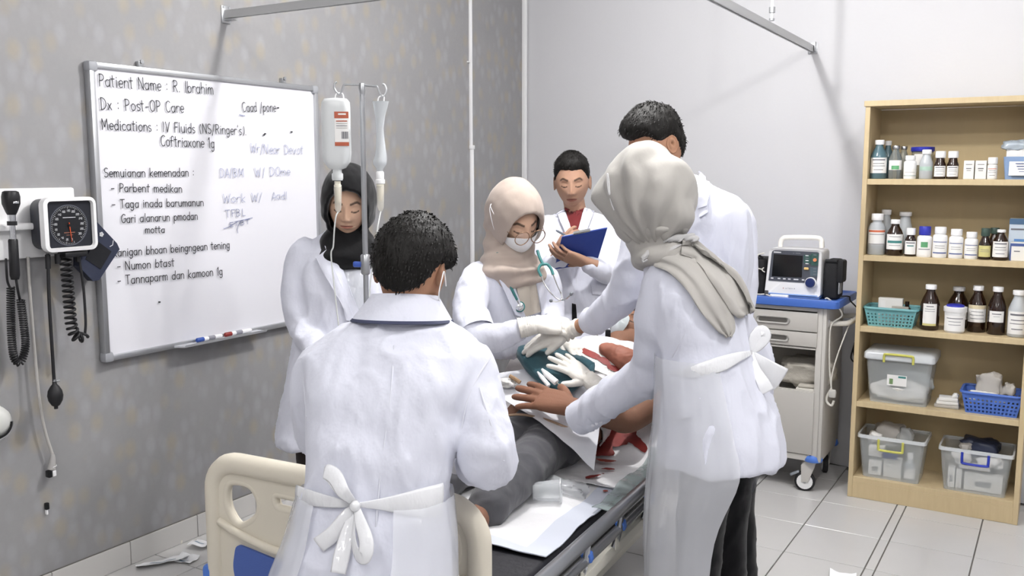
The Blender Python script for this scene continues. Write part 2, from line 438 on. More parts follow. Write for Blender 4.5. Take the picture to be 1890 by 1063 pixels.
def ribbon(mb, pts, wd, nrm):
    """flat pen stroke through 3D points"""
    k = len(pts)
    if k < 2: return
    for i in range(1, k - 1):                     # sharp corners end one stroke and start the next
        if (pts[i] - pts[i - 1]).angle(pts[i + 1] - pts[i], 0) > .9:
            ribbon(mb, pts[:i + 1], wd, nrm); ribbon(mb, pts[i:], wd, nrm); return
    Ls, Rs = [], []
    for i in range(k):
        t = (pts[min(i + 1, k - 1)] - pts[max(i - 1, 0)]).normalized()
        s = nrm.cross(t) * (wd / 2)
        p = pts[i]
        if i == 0: p = p - t * wd * .4
        if i == k - 1: p = p + t * wd * .4
        Ls.append(p + s); Rs.append(p - s)
    mb.add(Ls + Rs, [[i, i + 1, k + i + 1, k + i] for i in range(k - 1)])
def write(text, p0, p1, cap, nrm, wd, jitter=.25, seed=0, words=None):
    """text from p0 to p1 (3D baseline points), cap height in metres; returns MB of flat strokes"""
    rnd = random.Random(seed + len(text)); mb = MB()
    p0, p1 = V(p0), V(p1); ex = (p1 - p0); total = ex.length; ex.normalize(); ey = nrm.cross(ex)
    adv = sum(GL[c][0] + 1.6 for c in text) - 1.6
    sx = total / adv; sy = cap / 16.0; x = 0
    for c in text:
        wdt, st = GL[c]; dx, dy, sl = rnd.uniform(-jitter, jitter), rnd.uniform(-jitter, jitter), rnd.uniform(-.03, .05)
        for s in st:
            ribbon(mb, [p0 + ex * ((x + px + dx + py * sl) * sx) + ey * ((py + dy) * sy) for px, py in s], wd, nrm)
        x += wdt + 1.6
        if words is not None and (c == ' ' or False):
            if mb.v: words.append(mb)
            mb = MB()
    if words is not None and mb.v: words.append(mb)
    return mb

# ================================================================ whiteboard
NX = V((1, 0, 0))
XB = -3.168                                    # writing surface
B = lambda px, py, X=XB: atx(px, py, X)
wb = empty('whiteboard', (XL, 2.81, .86), 'large whiteboard with handwritten patient notes on the grey wall', 'whiteboard')
Y0, Y1, Z0, Z1 = 2.2, 3.43, .862, 2.006
M_board = mat('glossy white board', '#e4e4ea', .22, spec=.5)
MB().box((XL + .014, (Y0 + Y1) / 2, (Z0 + Z1) / 2), (.022, Y1 - Y0 - .01, Z1 - Z0 - .01)).build('panel', M_board, wb, smooth=None)
FW = .022
for a, b in (((Y0, Z1 - FW), (Y1, Z1)), ((Y0, Z0), (Y1, Z0 + FW))):
    MB().box((XL + .02, (Y0 + Y1) / 2, (a[1] + b[1]) / 2), (.036, Y1 - Y0 - 2 * FW, FW), .003).build('frame_bar', M_alu, wb)
for yy in (Y0, Y1 - FW):
    MB().box((XL + .02, yy + FW / 2, (Z0 + Z1) / 2), (.036, FW, Z1 - Z0 - 2 * FW), .003).build('frame_bar', M_alu, wb)
M_corner = mat('grey corner plastic', '#9a9ca1', .45)
for yy in (Y0 + .016, Y1 - .016):
    for zz in (Z0 + .016, Z1 - .016):
        MB().box((XL + .021, yy, zz), (.042, .04, .04), .010).build('frame_corner', M_corner, wb)
for yy in (2.44, 3.22):
    MB().box((XL + .012, yy, Z1 + .012), (.02, .022, .025), .002).cyl((XL + .022, yy, Z1 + .022), (XL + .03, yy, Z1 + .022), .008, 10).build('hanging_clip', M_steel, wb)
ya, yc = 2.52, 2.98
MB().prism([(XL + .036, ya, Z0 + .004), (XL + .08, ya + .02, Z0 + .004), (XL + .088, ya + .02, Z0 + .016), (XL + .08, ya + .02, Z0 + .01), (XL + .036, ya, Z0 + .012)], (0, yc - ya, 0)).build('pen_tray', mat('clear grey tray', '#c9cbd0', .3), wb, smooth=None)
M_ink = mat('black marker ink', '#26262b', .5)
M_faint = mat('faded blue marker ink', '#a3a8c4', .6)
M_faint2 = mat('half wiped violet ink', '#8287a6', .6)
lines = [('Patient Name : R. Ibrahim', (183, 159), (394, 174), 23), ('Dx : Post-OP Care', (186.5, 202), (340, 208), 22),
         ("Medications : IV Fluids (NS/Ringer's).", (188, 239), (455, 249), 20), ('Coftriaxone 1g', (297, 269.5), (396, 273), 20),
         ('Semuianan kemenadan :', (192, 327), (359, 325), 17), ('- Parbent medikan', (205, 354), (336, 355), 16), ('- Taga inada barumanun', (207, 384), (376, 380), 16),
         ('Gari alanarun pmodan', (224, 411.5), (365, 405), 16), ('motta', (268, 430), (304, 429.5), 13), ('kanigan bhoan beingngean tening', (210, 474), (424, 458), 16),
         ('- Numon btast', (216, 499), (322, 491), 16), ('- Tannaparm dan kamoon 1g', (217, 526), (411, 507), 17), ('Caad /pone', (448, 206), (510, 206), 18)]
for i, (t, a, b, cap) in enumerate(lines):
    pa, pb = B(*a), B(*b)
    h = (B(a[0], a[1] - cap) - pa).length * .98
    ws_ = []; write(t, pa, pb, h, NX, .0035, seed=i, words=ws_)
    for q_ in ws_: q_.build('handwritten_word', M_ink, wb, smooth=None)
for i, (t, a, b, cap, m) in enumerate([('Wr/Near Devot', (463, 282), (560, 284), 17, M_faint), ('DA/BM', (406, 327), (450, 326), 16, M_faint), ('W/ DOme', (472, 326), (536, 323), 16, M_faint),
        ('Work W/', (412, 374), (484, 371), 16, M_faint), ('Aadl', (502, 369), (530, 367), 14, M_faint), ('TFBL', (417, 401), (453, 398), 13, M_faint2), ('ETBT', (424, 419), (462, 412), 8, M_faint2)]):
    pa, pb = B(*a), B(*b)
    ws_ = []; write(t, pa, pb, (B(a[0], a[1] - cap) - pa).length, NX, .0028, .8, seed=40 + i, words=ws_)
    for q_ in ws_: q_.build('faded_word', m, wb, smooth=None)
mb = MB()
ribbon(mb, [B(*p) for p in [(413, 422), (422, 419), (440, 408), (466, 402)]], .003, NX)
ribbon(mb, [B(*p) for p in [(446, 407), (440, 416), (438, 424), (439, 430)]], .003, NX)
ribbon(mb, [B(*p) for p in [(442, 212), (452, 214)]], .004, NX)
mb.build('pen_scribble', M_faint2, wb, smooth=None)
mb = MB()
for px, py in ((489, 247), (487, 249), (538, 243.5), (294, 557.5), (513, 199)):
    ribbon(mb, [B(px - 1, py), B(px + 1.5, py)], .006, NX)
mb.build('pen_dots', M_ink, wb, smooth=None)
# two board markers lying in the tray
def marker(name, p0, p1, body, cap, label):
    t = empty(name, (p0 + p1) / 2, label, 'marker', 'board markers')
    d = (p1 - p0); L = d.length; u = d / L
    MB().tube([p0 + u * .035, p0 + u * .04, p1 - u * .008, p1], [.0085, .009, .009, .007], 14).build('barrel', body, t)
    MB().tube([p0, p0 + u * .003, p0 + u * .036], [.007, .0095, .0095], 14).build('cap', cap, t)
    MB().tube([p0 + u * .06, p0 + u * .095], .0093, 14).build('print_band', mat('grey print', '#8d8d96', .5), t)
zt = Z0 + .0215
marker('board_marker', V((XL + .058, 2.62, zt)), V((XL + .06, 2.755, zt)), M_white, mat('blue plastic', '#2c4fa0', .4), 'white board marker with a blue cap on the board tray')
marker('board_marker', V((XL + .057, 2.775, zt)), V((XL + .06, 2.925, zt)), M_white, mat('dark red plastic', '#8c2a26', .4), 'white board marker with a red cap on the board tray')

# ================================================================ diagnostic station on the left wall
st = empty('wall_panel', (XL, 1.75, 1.29), 'white wall plate carrying the otoscope and the pressure gauge', 'wall panel')
MB().box((XL + .012, 1.68, 1.414), (.024, .88, .25), .008).build('plate', M_white, st)
MB().box((XL + .045, 1.80, 1.405), (.045, .34, .024), .008).build('holder_bar', M_white, st)
# otoscope hanging in its holder
XO = -3.10
O = lambda px, py, X=XO: atx(px, py, X)
ot = empty('otoscope', O(20, 520), 'black otoscope with chrome neck hanging on the white plate', 'otoscope')
top, btm = O(19, 352), O(27, 500)
ax = (btm - top).normalized()
MB().tube([top, top + ax * .004, top + ax * .02, top + ax * .045, top + ax * .072, top + ax * .082], [.018, .026, .03, .029, .019, .014], 18).build('head', M_black, ot)
MB().tube([top + ax * .08, top + ax * .105], [.013, .012], 16).build('chrome_neck', M_chrome, ot)
MB().tube([top + ax * .104, top + ax * .118], [.016, .016], 16).build('neck_ring', M_black, ot)
MB().tube([top + ax * .117, top + ax * .17], [.010, .0105], 16).build('chrome_stem', M_chrome, ot)
MB().tube([top + ax * .165, top + ax * .17, top + ax * .29, top + ax * .305], [.013, .0155, .0165, .013], 16).build('handle', M_black, ot)
MB().box(top + ax * .04 + V((.03, 0, 0)), (.004, .02, .008), .002).build('lens', M_chrome, ot)
def coil(path, R, turns, r, n=14):
    sp = spline(path, 12); out = []
    L = [0]
    for i in range(1, len(sp)): L.append(L[-1] + (sp[i] - sp[i - 1]).length)
    tot = L[-1]; m = turns * n; k = 0
    for i in range(m + 1):
        s = tot * i / m
        while k < len(L) - 2 and L[k + 1] < s: k += 1
        t = (s - L[k]) / max(1e-9, L[k + 1] - L[k]); p = sp[k].lerp(sp[k + 1], t)
        tg = (sp[k + 1] - sp[k]).normalized(); a1 = tg.cross(V((1, 0, 0))); a1 = a1.normalized() if a1.length > .1 else V((0, 0, 1)); a2 = tg.cross(a1)
        a = 2 * PI * i / n
        out.append(p + (a1 * math.cos(a) + a2 * math.sin(a)) * R)
    return out
XC = -3.13
cp = [O(*p, XC) for p in [(38, 553), (44, 600), (47, 640), (38, 668), (27, 662), (22, 630), (20, 570), (20, 530)]]
MB().tube(coil(cp, .0115, 62, .0028), .0032, 5).build('coiled_cord', M_rubber, ot)
MB().tube(spline([btm - ax * .01, O(32, 530), O(36, 550, XC), O(38, 556, XC)], 6), .0045, 8).build('cord_end', M_rubber, ot)
MB().tube(spline([O(20, 534, XC), O(14, 520, XC), O(12, 500, XC), O(11, 478, -3.17)], 6), .0042, 8).build('cord_end', M_rubber, ot)
# pressure gauge
gc = V((-3.06, 2.02, 1.41))
g = empty('pressure_gauge', (XL, 2.02, 1.31), 'square wall blood pressure gauge with black dial and white bezel', 'pressure gauge')
def sq(w, h, r, x, c=gc): return [V((x, c.y + a, c.z + b)) for a, b in rrect(w, h, r)]
body = MB().loft([sq(.15, .15, .03, -3.175), sq(.19, .18, .035, -3.15), sq(.197, .185, .035, -3.08)])
body.build('housing', mat('dark blue plastic', '#20232e', .45), g)
ring = MB(); o1, o2, i1, i2 = sq(.204, .192, .026, -3.085), sq(.204, .192, .026, -3.058), sq(.178, .168, .014, -3.054), sq(.174, .164, .012, -3.068)
ring.loft([o1, o2, i1, i2], caps=False).build('bezel', M_white, g)
MB().prism(sq(.176, .166, .012, -3.074), (.004, 0, 0)).build('face_plate', mat('dial face', '#23252c', .35), g, smooth=None)
dc = V((-3.0695, 2.018, 1.406))
dial = MB().tube(arc(dc, .072, 0, 2 * PI, 40, V((0, 1, 0)), V((0, 0, 1)))[:-1], .0022, 6, closed=True).build('dial_ring', mat('grey ring', '#5a5d66', .4), g)
MB().cyl(dc - V((.0005, 0, 0)), dc + V((.0008, 0, 0)), .071, 40).build('dial', mat('dial black', '#14161a', .4), g)
tk = MB(); M_print = mat('white print', '#d9dadd', .5)
for k in range(61):
    a = math.radians(-75 - 330 * k / 60 + 0); r0 = .060 if k % 5 == 0 else .0645
    ribbon(tk, [dc + V((.0015, math.cos(a) * r0, math.sin(a) * r0)), dc + V((.0015, math.cos(a) * .068, math.sin(a) * .068))], .0011, NX)
tk.build('scale_marks', M_print, g, smooth=None)
for k in range(16):
    a = math.radians(-80 - 21.2 * k); p = dc + V((.0015, math.cos(a) * .052, math.sin(a) * .052 - .003))
    s = str(k * 20); mb = MB()
    for q, chh in enumerate(s):
        bx = p + V((0, (q - len(s) / 2) * .0045, 0))
        pts = {'0': [(0, 0), (3, 0), (3, 6), (0, 6), (0, 0)], '1': [(1.5, 0), (1.5, 6)], '2': [(0, 6), (3, 6), (3, 3), (0, 3), (0, 0), (3, 0)], '4': [(0, 6), (0, 3), (3, 3), (3, 6), (3, 0)], '6': [(3, 6), (0, 6), (0, 0), (3, 0), (3, 3), (0, 3)], '8': [(0, 0), (3, 0), (3, 6), (0, 6), (0, 3), (3, 3), (3, 0), (0, 0), (0, 6)], '3': [(0, 6), (3, 6), (3, 0), (0, 0)]}[chh]
        ribbon(mb, [bx + V((0, x * .0011, z * .0011)) for x, z in pts], .001, NX)
    mb.build('scale_number', M_print, g, smooth=None)
mb = MB(); ribbon(mb, [dc + V((.0015, -.022, .028)), dc + V((.0015, .026, .028))], .0022, NX); mb.build('dial_print', M_print, g, smooth=None)
mb = MB(); ribbon(mb, [dc + V((.0016, -.02, -.026)), dc + V((.0016, .02, -.026))], .003, NX); ribbon(mb, [dc + V((.0016, -.012, -.035)), dc + V((.0016, .012, -.035))], .002, NX)
mb.build('dial_print', mat('red print', '#8e5c4c', .5), g, smooth=None)
MB().tube([dc + V((.004, -.001, .01)), dc + V((.004, .006, -.06))], [.0022, .0008], 6).build('needle', mat('orange needle', '#d5582c', .5), g)
MB().cyl(dc, dc + V((.007, 0, 0)), .005, 12).build('needle_hub', M_black, g)
MB().box((-3.09, 2.04, 1.300), (.05, .09, .02), .004).cyl((-3.09, 1.98, 1.305), (-3.09, 1.98, 1.27), .01, 12).cyl((-3.09, 2.06, 1.295), (-3.09, 2.06, 1.27), .009, 12).build('hose_block', M_black, g)
XH = -3.10
MB().tube(coil([O(*p, XH) for p in [(121, 476), (124, 510), (128, 560), (132, 600), (140, 621), (150, 622), (156, 616)]], .017, 17, .004), .0052, 7).build('coiled_hose', M_rubber, g)
MB().tube(spline([O(157, 616, XH), O(158, 590, XH), O(154, 530, XH), O(147, 485, XH), O(141, 466, XH)], 8), .0048, 9).build('hose_end', M_rubber, g)
MB().tube(spline([O(88, 468, XH), O(89, 500, XH), O(91, 560, XH), O(96, 640, XH), O(100, 705, XH)], 8), .0058, 10).build('bulb_hose', M_rubber, g)
MB().tube(spline([O(88, 470, XH), O(89, 496, XH)], 4), .009, 10).build('hose_sleeve', M_rubber, g)
bt = O(100.5, 706, XH)
MB().lathe([(.003, -.098), (.007, -.097), (.007, -.088), (.014, -.084), (.024, -.066), (.027, -.048), (.024, -.03), (.015, -.014), (.008, -.006), (.007, .004)], bt, 20).build('rubber_bulb', M_rubber, g)
MB().cyl(bt + V((0, -.006, .004)), bt + V((0, .02, .004)), .004, 8).cyl(bt + V((0, .0, -.004)), bt + V((0, 0, .012)), .0065, 10).build('valve', M_steel, g)
# rolled arm cuff stuck behind the gauge
cu = empty('arm_cuff', (-3.12, 2.2, 1.25), 'navy blue blood pressure cuff tucked behind the square gauge', 'pressure cuff')
M_navy = mat('navy nylon', '#252b3f', .6, bump=[(300, .08, (1, 1, 1))])
co = [atx(*p, -3.10) for p in [(172, 402), (216, 449), (221, 460), (183, 517), (172, 519), (146, 492), (146, 470), (172, 468)]]
MB().prism(co, (-.035, 0, 0)).build('cuff_body', M_navy, cu, smooth=30)
MB().prism([atx(*p, -3.098) for p in [(176, 442), (206, 464), (186, 497), (158, 478)]], (-.003, 0, 0)).build('fastener_patch', mat('black velcro', '#15161b', .9), cu, smooth=None)
for k in range(5):
    a = 2 * PI * k / 5; c = atx(187.5, 432.5, -3.097) + V((0, math.cos(a) * .0052, math.sin(a) * .0052))
    MB().cyl(c - V((.002, 0, 0)), c, .0042, 10).build('flower_emblem', M_print, cu)
mb = MB(); ribbon(mb, [atx(*p, -3.0985) for p in [(203, 455), (208, 452), (209, 444)]], .0028, NX); mb.build('white_mark', M_print, cu, smooth=None)
# pale hanging cable with plug
cb = empty('hanging_cable', (-3.15, 1.98, .5), 'thin pale cable with a small plug hanging down the grey wall', 'cable')
XK = -3.17
MB().tube(spline([atx(*p, XK) for p in [(52, 474), (54, 520), (60, 600), (66, 670), (72, 730), (82, 790), (98, 842)]], 8), .0052, 9).build('cable', mat('grey white cable', '#b9b6b2', .5), cb)
MB().tube([atx(97, 838, XK), atx(97, 846, XK), atx(95, 866, XK)], [.007, .010, .015], 14).build('plug_grip', mat('grey plug', '#aaa8a6', .5), cb)
a_, b_ = atx(95, 866, XK), atx(93, 881, XK)
MB().box((a_ + b_) / 2 + V((0, -.008, 0)), (.024, .014, .026), .003).build('black_plug_half', M_black, cb)
MB().box((a_ + b_) / 2 + V((0, .008, 0)), (.024, .014, .024), .003).build('white_plug_half', M_white, cb)
MB().tube(arc(atx(97, 860, XK), .014, 0, 2 * PI, 16, V((1, 0, 0)), V((0, 1, .15)))[:-1], .0014, 5, closed=True).build('tie_loop', M_white, cb)
ws = empty('wall_socket', (XL, 1.9, .33), 'tiny dark fitting on the wall below the hanging plug', 'wall fitting')
MB().box(atx(86.5, 934, XL + .008), (.014, .014, .026), .003).build('socket_body', M_black, ws)
MB().box(atx(86, 945, XL + .006), (.012, .008, .02), .003).build('socket_clip', M_white, ws)
# rounded fixture cut by the left picture edge
fx = empty('oxygen_outlet', (XL, 1.70, .78), 'pale rounded wall outlet with chrome rim, cut by the left photo edge', 'wall outlet')
fc = atx(-6, 785, -3.12)
Rx = Matrix.Rotation(PI / 2, 3, 'Y')
MB().lathe([(.03, 0), (.052, .006), (.056, .02), (.05, .045), (.03, .06), (.008, .064)], V((-3.16, fc.y, fc.z + .012)), 26, Rx).build('dome', mat('pale grey plastic', '#d5d6d2', .35), fx)
MB().tube(arc(V((-3.13, fc.y, fc.z + .0)), .054, PI, 2 * PI, 20, V((0, 1, 0)), V((0, 0, 1))), .010, 8).build('chrome_rim', M_chrome, fx)
MB().tube(arc(V((-3.11, fc.y, fc.z + .004)), .047, PI, 2 * PI, 20, V((0, 1, 0)), V((0, 0, 1))), .004, 6).build('dark_seal', M_black, fx)
MB().cyl((XL, fc.y, fc.z + .01), (-3.155, fc.y, fc.z + .01), .05, 20).build('back_plate', M_white, fx)
MB().cyl((-3.13, fc.y + .005, fc.z + .06), (-3.13, fc.y + .005, fc.z + .083), .008, 10).build('nipple', M_offwhite, fx)
# ================================================================ wooden shelf with supplies
def wood_mat():
    m = mat('light beech laminate', '#c9b58f', .45)
    nt = m.node_tree; N, L = nt.nodes, nt.links; b = N['Principled BSDF']
    tc = N.new('ShaderNodeTexCoord'); mp = N.new('ShaderNodeMapping'); mp.inputs['Scale'].default_value = (9, 9, 1.2)
    L.new(tc.outputs['Object'], mp.inputs[0])
    no = N.new('ShaderNodeTexNoise'); no.inputs['Scale'].default_value = 6; no.inputs['Detail'].default_value = 6; L.new(mp.outputs[0], no.inputs['Vector'])
    mx = N.new('ShaderNodeMix'); mx.data_type = 'RGBA'; mx.inputs[6].default_value = (*lin('#bda883'), 1); mx.inputs[7].default_value = (*lin('#cfbd98'), 1)
    L.new(no.outputs[0], mx.inputs[0]); L.new(mx.outputs[2], b.inputs['Base Color']); return m
M_wood = wood_mat()
SX0, SX1, SY0, SY1, SH = -.842, -.10, 4.627, 4.93, 1.925
sh = empty('shelving_unit', ((SX0 + SX1) / 2, (SY0 + SY1) / 2, 0), 'tall open beech shelf against the white wall at the right', 'shelf')
SC = ((SX0 + SX1) / 2, (SY0 + SY1) / 2)
for x in (SX0 + .011, SX1 - .011):
    MB().box((x, SC[1], (SH - .026) / 2), (.022, SY1 - SY0 - .002, SH - .026), .0015, seg=1).build('side_panel', M_wood, sh, smooth=None)
MB().box((SC[0], SC[1] - .003, SH - .013), (SX1 - SX0 + .012, SY1 - SY0 + .006, .026), .0015, seg=1).build('top_board', M_wood, sh, smooth=None)
ROW = [1.562, 1.2, .856, .485, .106]
for zt_ in ROW:
    MB().box((SC[0], SC[1] - .002, zt_ - .0135), (SX1 - SX0 - .044, SY1 - SY0 - .012, .027), .0015, seg=1).build('shelf_board', M_wood, sh, smooth=None)
MB().box((SC[0], SY0 + .012, .04), (SX1 - SX0 - .044, .018, .079), .001, seg=1).build('plinth', M_wood, sh, smooth=None)
MB().box((SC[0], SY1 - .004, SH / 2 - .01), (SX1 - SX0 - .044, .006, SH - .034)).build('back_panel', mat('shelf back board', '#b5a27c', .55, var=(3, .05, (8, 8, .6))), sh, smooth=None)
MB().box((SX0 + .04, SY0 - .0035, SH - .012), (.036, .001, .008)).build('sticker', M_white, sh, smooth=None)
M_cap = mat('white cap', '#ededee', .45, bump=None)
M_amber = mat('amber glass', '#24120a', .12, spec=.6, coat=.3)
M_label = mat('white paper label', '#e9e8e6', .6)
M_milky = mat('milky plastic', '#cdd2d6', .3, trans=.25)
M_wbot = mat('white bottle plastic', '#eeeeee', .35)
M_dkprint = mat('dark print', '#6f6f76', .6)
TOCAM = lambda c: (V((0, 0, 0)) - V((c[0], c[1], 0))).normalized()
def label_patch(c, r, z0, z1, spread, m, parent, name='label'):
    d = TOCAM(c); a0 = math.atan2(d.y, d.x); n = 14
    P = [[V((c[0] + math.cos(a0 + spread * (k / n - .5)) * r, c[1] + math.sin(a0 + spread * (k / n - .5)) * r, z)) for k in range(n + 1)] for z in (z0, z1)]
    return MB().grid(P).build(name, m, parent, smooth=180)
def bottle(name, c, r, h, kind, capm, bodym, label, cat='bottle', group=None, lab=None, stripes=(), neck=.45, caph=.16, shoulder=.62, lz=(.15, .55), spread=2.3, capname='cap'):
    """c: (x, y, z of the shelf)"""
    t = empty(name, c, label, cat, group); x, y, z = c
    hc = h * caph; hb = h - hc
    if kind == 'round':
        prof = [(r * .9, 0), (r, h * .02), (r, hb * shoulder), (r * .96, hb * (shoulder + .05)), (r * .78, hb * (shoulder + .17)), (r * neck * 1.1, hb * .92), (r * neck, hb * .96), (r * neck, hb + .004)]
    elif kind == 'pill':
        prof = [(r * .93, 0), (r, h * .03), (r, hb * .84), (r * .95, hb * .92), (r * .7, hb * .98), (r * neck, hb), (r * neck, hb + .004)]
    else:
        prof = [(r * .82, 0), (r * .86, h * .02), (r * .98, hb * .97), (r, hb)]
    MB().lathe(prof, c, 22).build('bottle_body', bodym, t, smooth=50)
    rc = r * neck * 1.28 if kind != 'tub' else r * 1.07
    cap = MB().lathe([(rc * .97, 0), (rc, .002), (rc, hc * .9), (rc * .93, hc)], (x, y, z + hb), 20).build(capname, capm, t, smooth=50)
    if lab:
        label_patch(c, r * 1.012, z + hb * lz[0], z + hb * lz[1], spread, lab, t)
        H = hb * (lz[1] - lz[0])
        for f0, f1, m, sp in stripes:
            label_patch(c, r * 1.022, z + hb * lz[0] + H * f0, z + hb * lz[0] + H * f1, spread * sp, m, t, 'label_print')
    return t
M_org = mat('orange print', '#c96a4a', .6); M_teal_p = mat('teal print', '#3f7f7c', .6); M_blue_p = mat('blue print', '#46588f', .6); M_green_p = mat('green print', '#5c9a6c', .6)
M_yel_l = mat('yellow green label', '#c9c183', .6); M_blucap = mat('royal blue plastic', '#3238a8', .4); M_grncap = mat('dark green plastic', '#3a4d45', .45)
txt = [(.82, .9, M_dkprint, .7), (.6, .64, M_dkprint, .6), (.45, .48, M_dkprint, .7), (.2, .24, M_dkprint, .5)]
def Z1_(x, y): return 1570 + x * .3104, 170 + y * .3104
def Z2_(x, y): return 1580 + x * .164, 480 + y * .164
def Z3_(x, y): return 1560 + x * .1746, 620 + y * .1746
def Z4_(x, y): return 1550 + x * .2944, 750 + y * .2944
def slot(zf, x0, x1, yt, row, Y):
    """crop coordinates to (x centre, half width, height) at depth Y on a shelf row"""
    a, b = zf(x0, yt), zf(x1, yt)
    pa, pb = aty(a[0], a[1], Y), aty(b[0], b[1], Y)
    return (pa.x + pb.x) / 2, (pb.x - pa.x) / 2 * .97, (pa.z + pb.z) / 2 - ROW[row]
def put(name, zf, x0, x1, yt, row, Y, *a, **k):
    x, r, h = slot(zf, x0, x1, yt, row, Y); return bottle(name, (x, Y, ROW[row]), r, h, *a, **k)
M_tealq = mat('teal antiseptic bottle', '#5d7b86', .15, trans=.2); M_clear = mat('clear glass', '#dfe6e6', .05, trans=.85, ior=1.3)
T = 'top shelf'
put('antiseptic_bottle', Z1_, 122, 226, 285, 0, 4.70, 'round', M_cap, M_tealq, 'teal liquid bottle with white cap at left of the top shelf', lab=M_label, stripes=txt, lz=(.17, .62), caph=.12)
put('antiseptic_bottle', Z1_, 190, 262, 290, 0, 4.85, 'round', M_cap, M_tealq, 'teal bottle half hidden behind the front teal bottle', caph=.12)
put('glass_bottle', Z1_, 230, 314, 318, 0, 4.71, 'round', M_steel, M_clear, 'clear glass bottle with metal cap on the top shelf', lab=M_label, stripes=[(.05, .45, M_green_p, .5)], lz=(.3, .62), caph=.1)
put('glass_bottle', Z1_, 285, 355, 322, 0, 4.84, 'round', M_steel, M_clear, 'clear glass bottle behind another at the left of the top shelf', caph=.1)
put('pill_bottle', Z1_, 318, 397, 377, 0, 4.69, 'pill', M_cap, M_wbot, 'small white pill bottle on the top shelf before the blue lidded jar', lab=M_label, stripes=[(.05, .1, M_teal_p, 1), (.5, .54, M_dkprint, .7)], caph=.2, neck=.62)
put('plastic_jar', Z1_, 362, 500, 326, 0, 4.82, 'tub', M_blucap, M_clear, 'clear jar with a dark blue lid at the back of the top shelf', 'jar', caph=.14, lab=M_label, lz=(.5, .9), spread=1.6)
put('saline_bottle', Z1_, 413, 497, 342, 0, 4.69, 'round', M_cap, M_milky, 'cloudy plastic bottle with a green mark on the top shelf', lab=mat('green tinted label', '#a9c4b6', .5), lz=(.34, .5), caph=.15, neck=.55)
for k, (a, b) in enumerate(((500, 574), (576, 650))):
    put('syrup_bottle', Z1_, a, b, 351, 0, 4.69, 'round', M_cap, M_amber, ['brown syrup bottle with white cap beside the cloudy bottle, top shelf', 'brown syrup bottle with white cap beside the white boxes, top shelf'][k], group='brown syrup bottles', lab=M_label, stripes=txt, lz=(.12, .62), caph=.24, neck=.68, shoulder=.66)
def carton(name, x0, x1, y0, y1, z0, z1, m, label, cat='box', prints=(), group=None, rot=0):
    t = empty(name, ((x0 + x1) / 2, (y0 + y1) / 2, z0), label, cat, group)
    MB().box(((x0 + x1) / 2, (y0 + y1) / 2, (z0 + z1) / 2), (x1 - x0, y1 - y0, z1 - z0), .0015, seg=1).build('carton', m, t, smooth=None)
    for a, b, c, d, pm in prints:
        MB().box((x0 + (x1 - x0) * (a + b) / 2, y0 - .0006, z0 + (z1 - z0) * (c + d) / 2), ((x1 - x0) * (b - a), .0012, (z1 - z0) * (d - c))).build('print', pm, t, smooth=None)
    if rot: t.rotation_euler.z = rot
    return t
M_box = mat('white cardboard', '#e3e2de', .6)
for k, (a, b) in enumerate(((673, 738), (742, 812))):
    x, r, h = slot(Z1_, a, b, 407, 0, 4.68); r /= .97
    carton('medicine_box', x - r + .001, x + r - .001, 4.68, 4.74, ROW[0], ROW[0] + h, M_box, ['white medicine box on the top shelf, left one of the pair', 'white medicine box on the top shelf, right one of the pair'][k], group='white medicine boxes', prints=[(.25, .75, .55, .6, M_dkprint), (.3, .7, .45, .48, M_dkprint), (.2, .8, .78, .81, M_dkprint)])
put('spray_bottle', Z1_, 816, 879, 388, 0, 4.69, 'pill', M_cap, M_box, 'slim white bottle on the top shelf next to the blue basket', lab=M_label, stripes=[(.75, .8, M_org, .8)] + txt[1:], lz=(.1, .85), caph=.3, neck=.75)
# ---- second row
T = 1
put('saline_bottle', Z1_, 108, 216, 722, 1, 4.70, 'round', M_cap, M_milky, 'cloudy bottle with orange label on the second shelf', lab=M_label, stripes=[(.82, .95, M_org, .95), (.66, .7, M_dkprint, .8), (.02, .06, M_dkprint, .9)], lz=(.3, .74), caph=.16, neck=.55, shoulder=.74)
put('saline_bottle', Z1_, 172, 258, 698, 1, 4.85, 'round', M_cap, M_milky, 'cloudy bottle hidden behind the orange labelled bottle', caph=.12, neck=.55)
put('medicine_bottle', Z1_, 216, 322, 757, 1, 4.70, 'round', M_cap, M_amber, 'large brown bottle with teal striped label on the second shelf', lab=M_label, stripes=[(.42, .58, M_teal_p, .8), (.82, .86, M_dkprint, .6), (.25, .28, M_dkprint, .6)], lz=(.2, .68), caph=.12)
put('saline_bottle', Z1_, 278, 378, 712, 1, 4.85, 'round', M_cap, M_milky, 'cloudy bottle behind the brown bottles on the second shelf', caph=.1, neck=.6)
put('medicine_bottle', Z1_, 325, 397, 808, 1, 4.69, 'round', M_cap, M_amber, 'small brown bottle with tall white cap on the second shelf', lab=M_label, stripes=[(.6, .68, M_teal_p, .5)] + txt[:1], lz=(.1, .72), caph=.24, neck=.62, shoulder=.7)
put('pill_bottle', Z1_, 398, 491, 798, 1, 4.69, 'pill', M_blucap, M_wbot, 'white pill bottle with a blue cap on the second shelf', lab=M_label, stripes=[(.5, .85, M_green_p, .4), (.35, .4, M_dkprint, .7)], caph=.28, neck=.62, lz=(.1, .8))
for k, (a, b, yt) in enumerate(((491, 583, 801), (587, 678, 814), (680, 765, 831))):
    put('pill_bottle', Z1_, a, b, yt, 1, 4.69, 'pill', M_cap, M_wbot, ['white capped pill bottle beside the blue capped one', 'middle one of the three white capped pill bottles', 'white capped pill bottle beside the green capped brown bottle'][k], group='white pill bottles with white caps', lab=M_label, stripes=[(.1, .18, M_blue_p, .9), (.85, .9, M_blue_p, .9), (.6, .63, M_dkprint, .6), (.45, .48, M_dkprint, .6)], caph=.22, neck=.62, lz=(.12, .74))
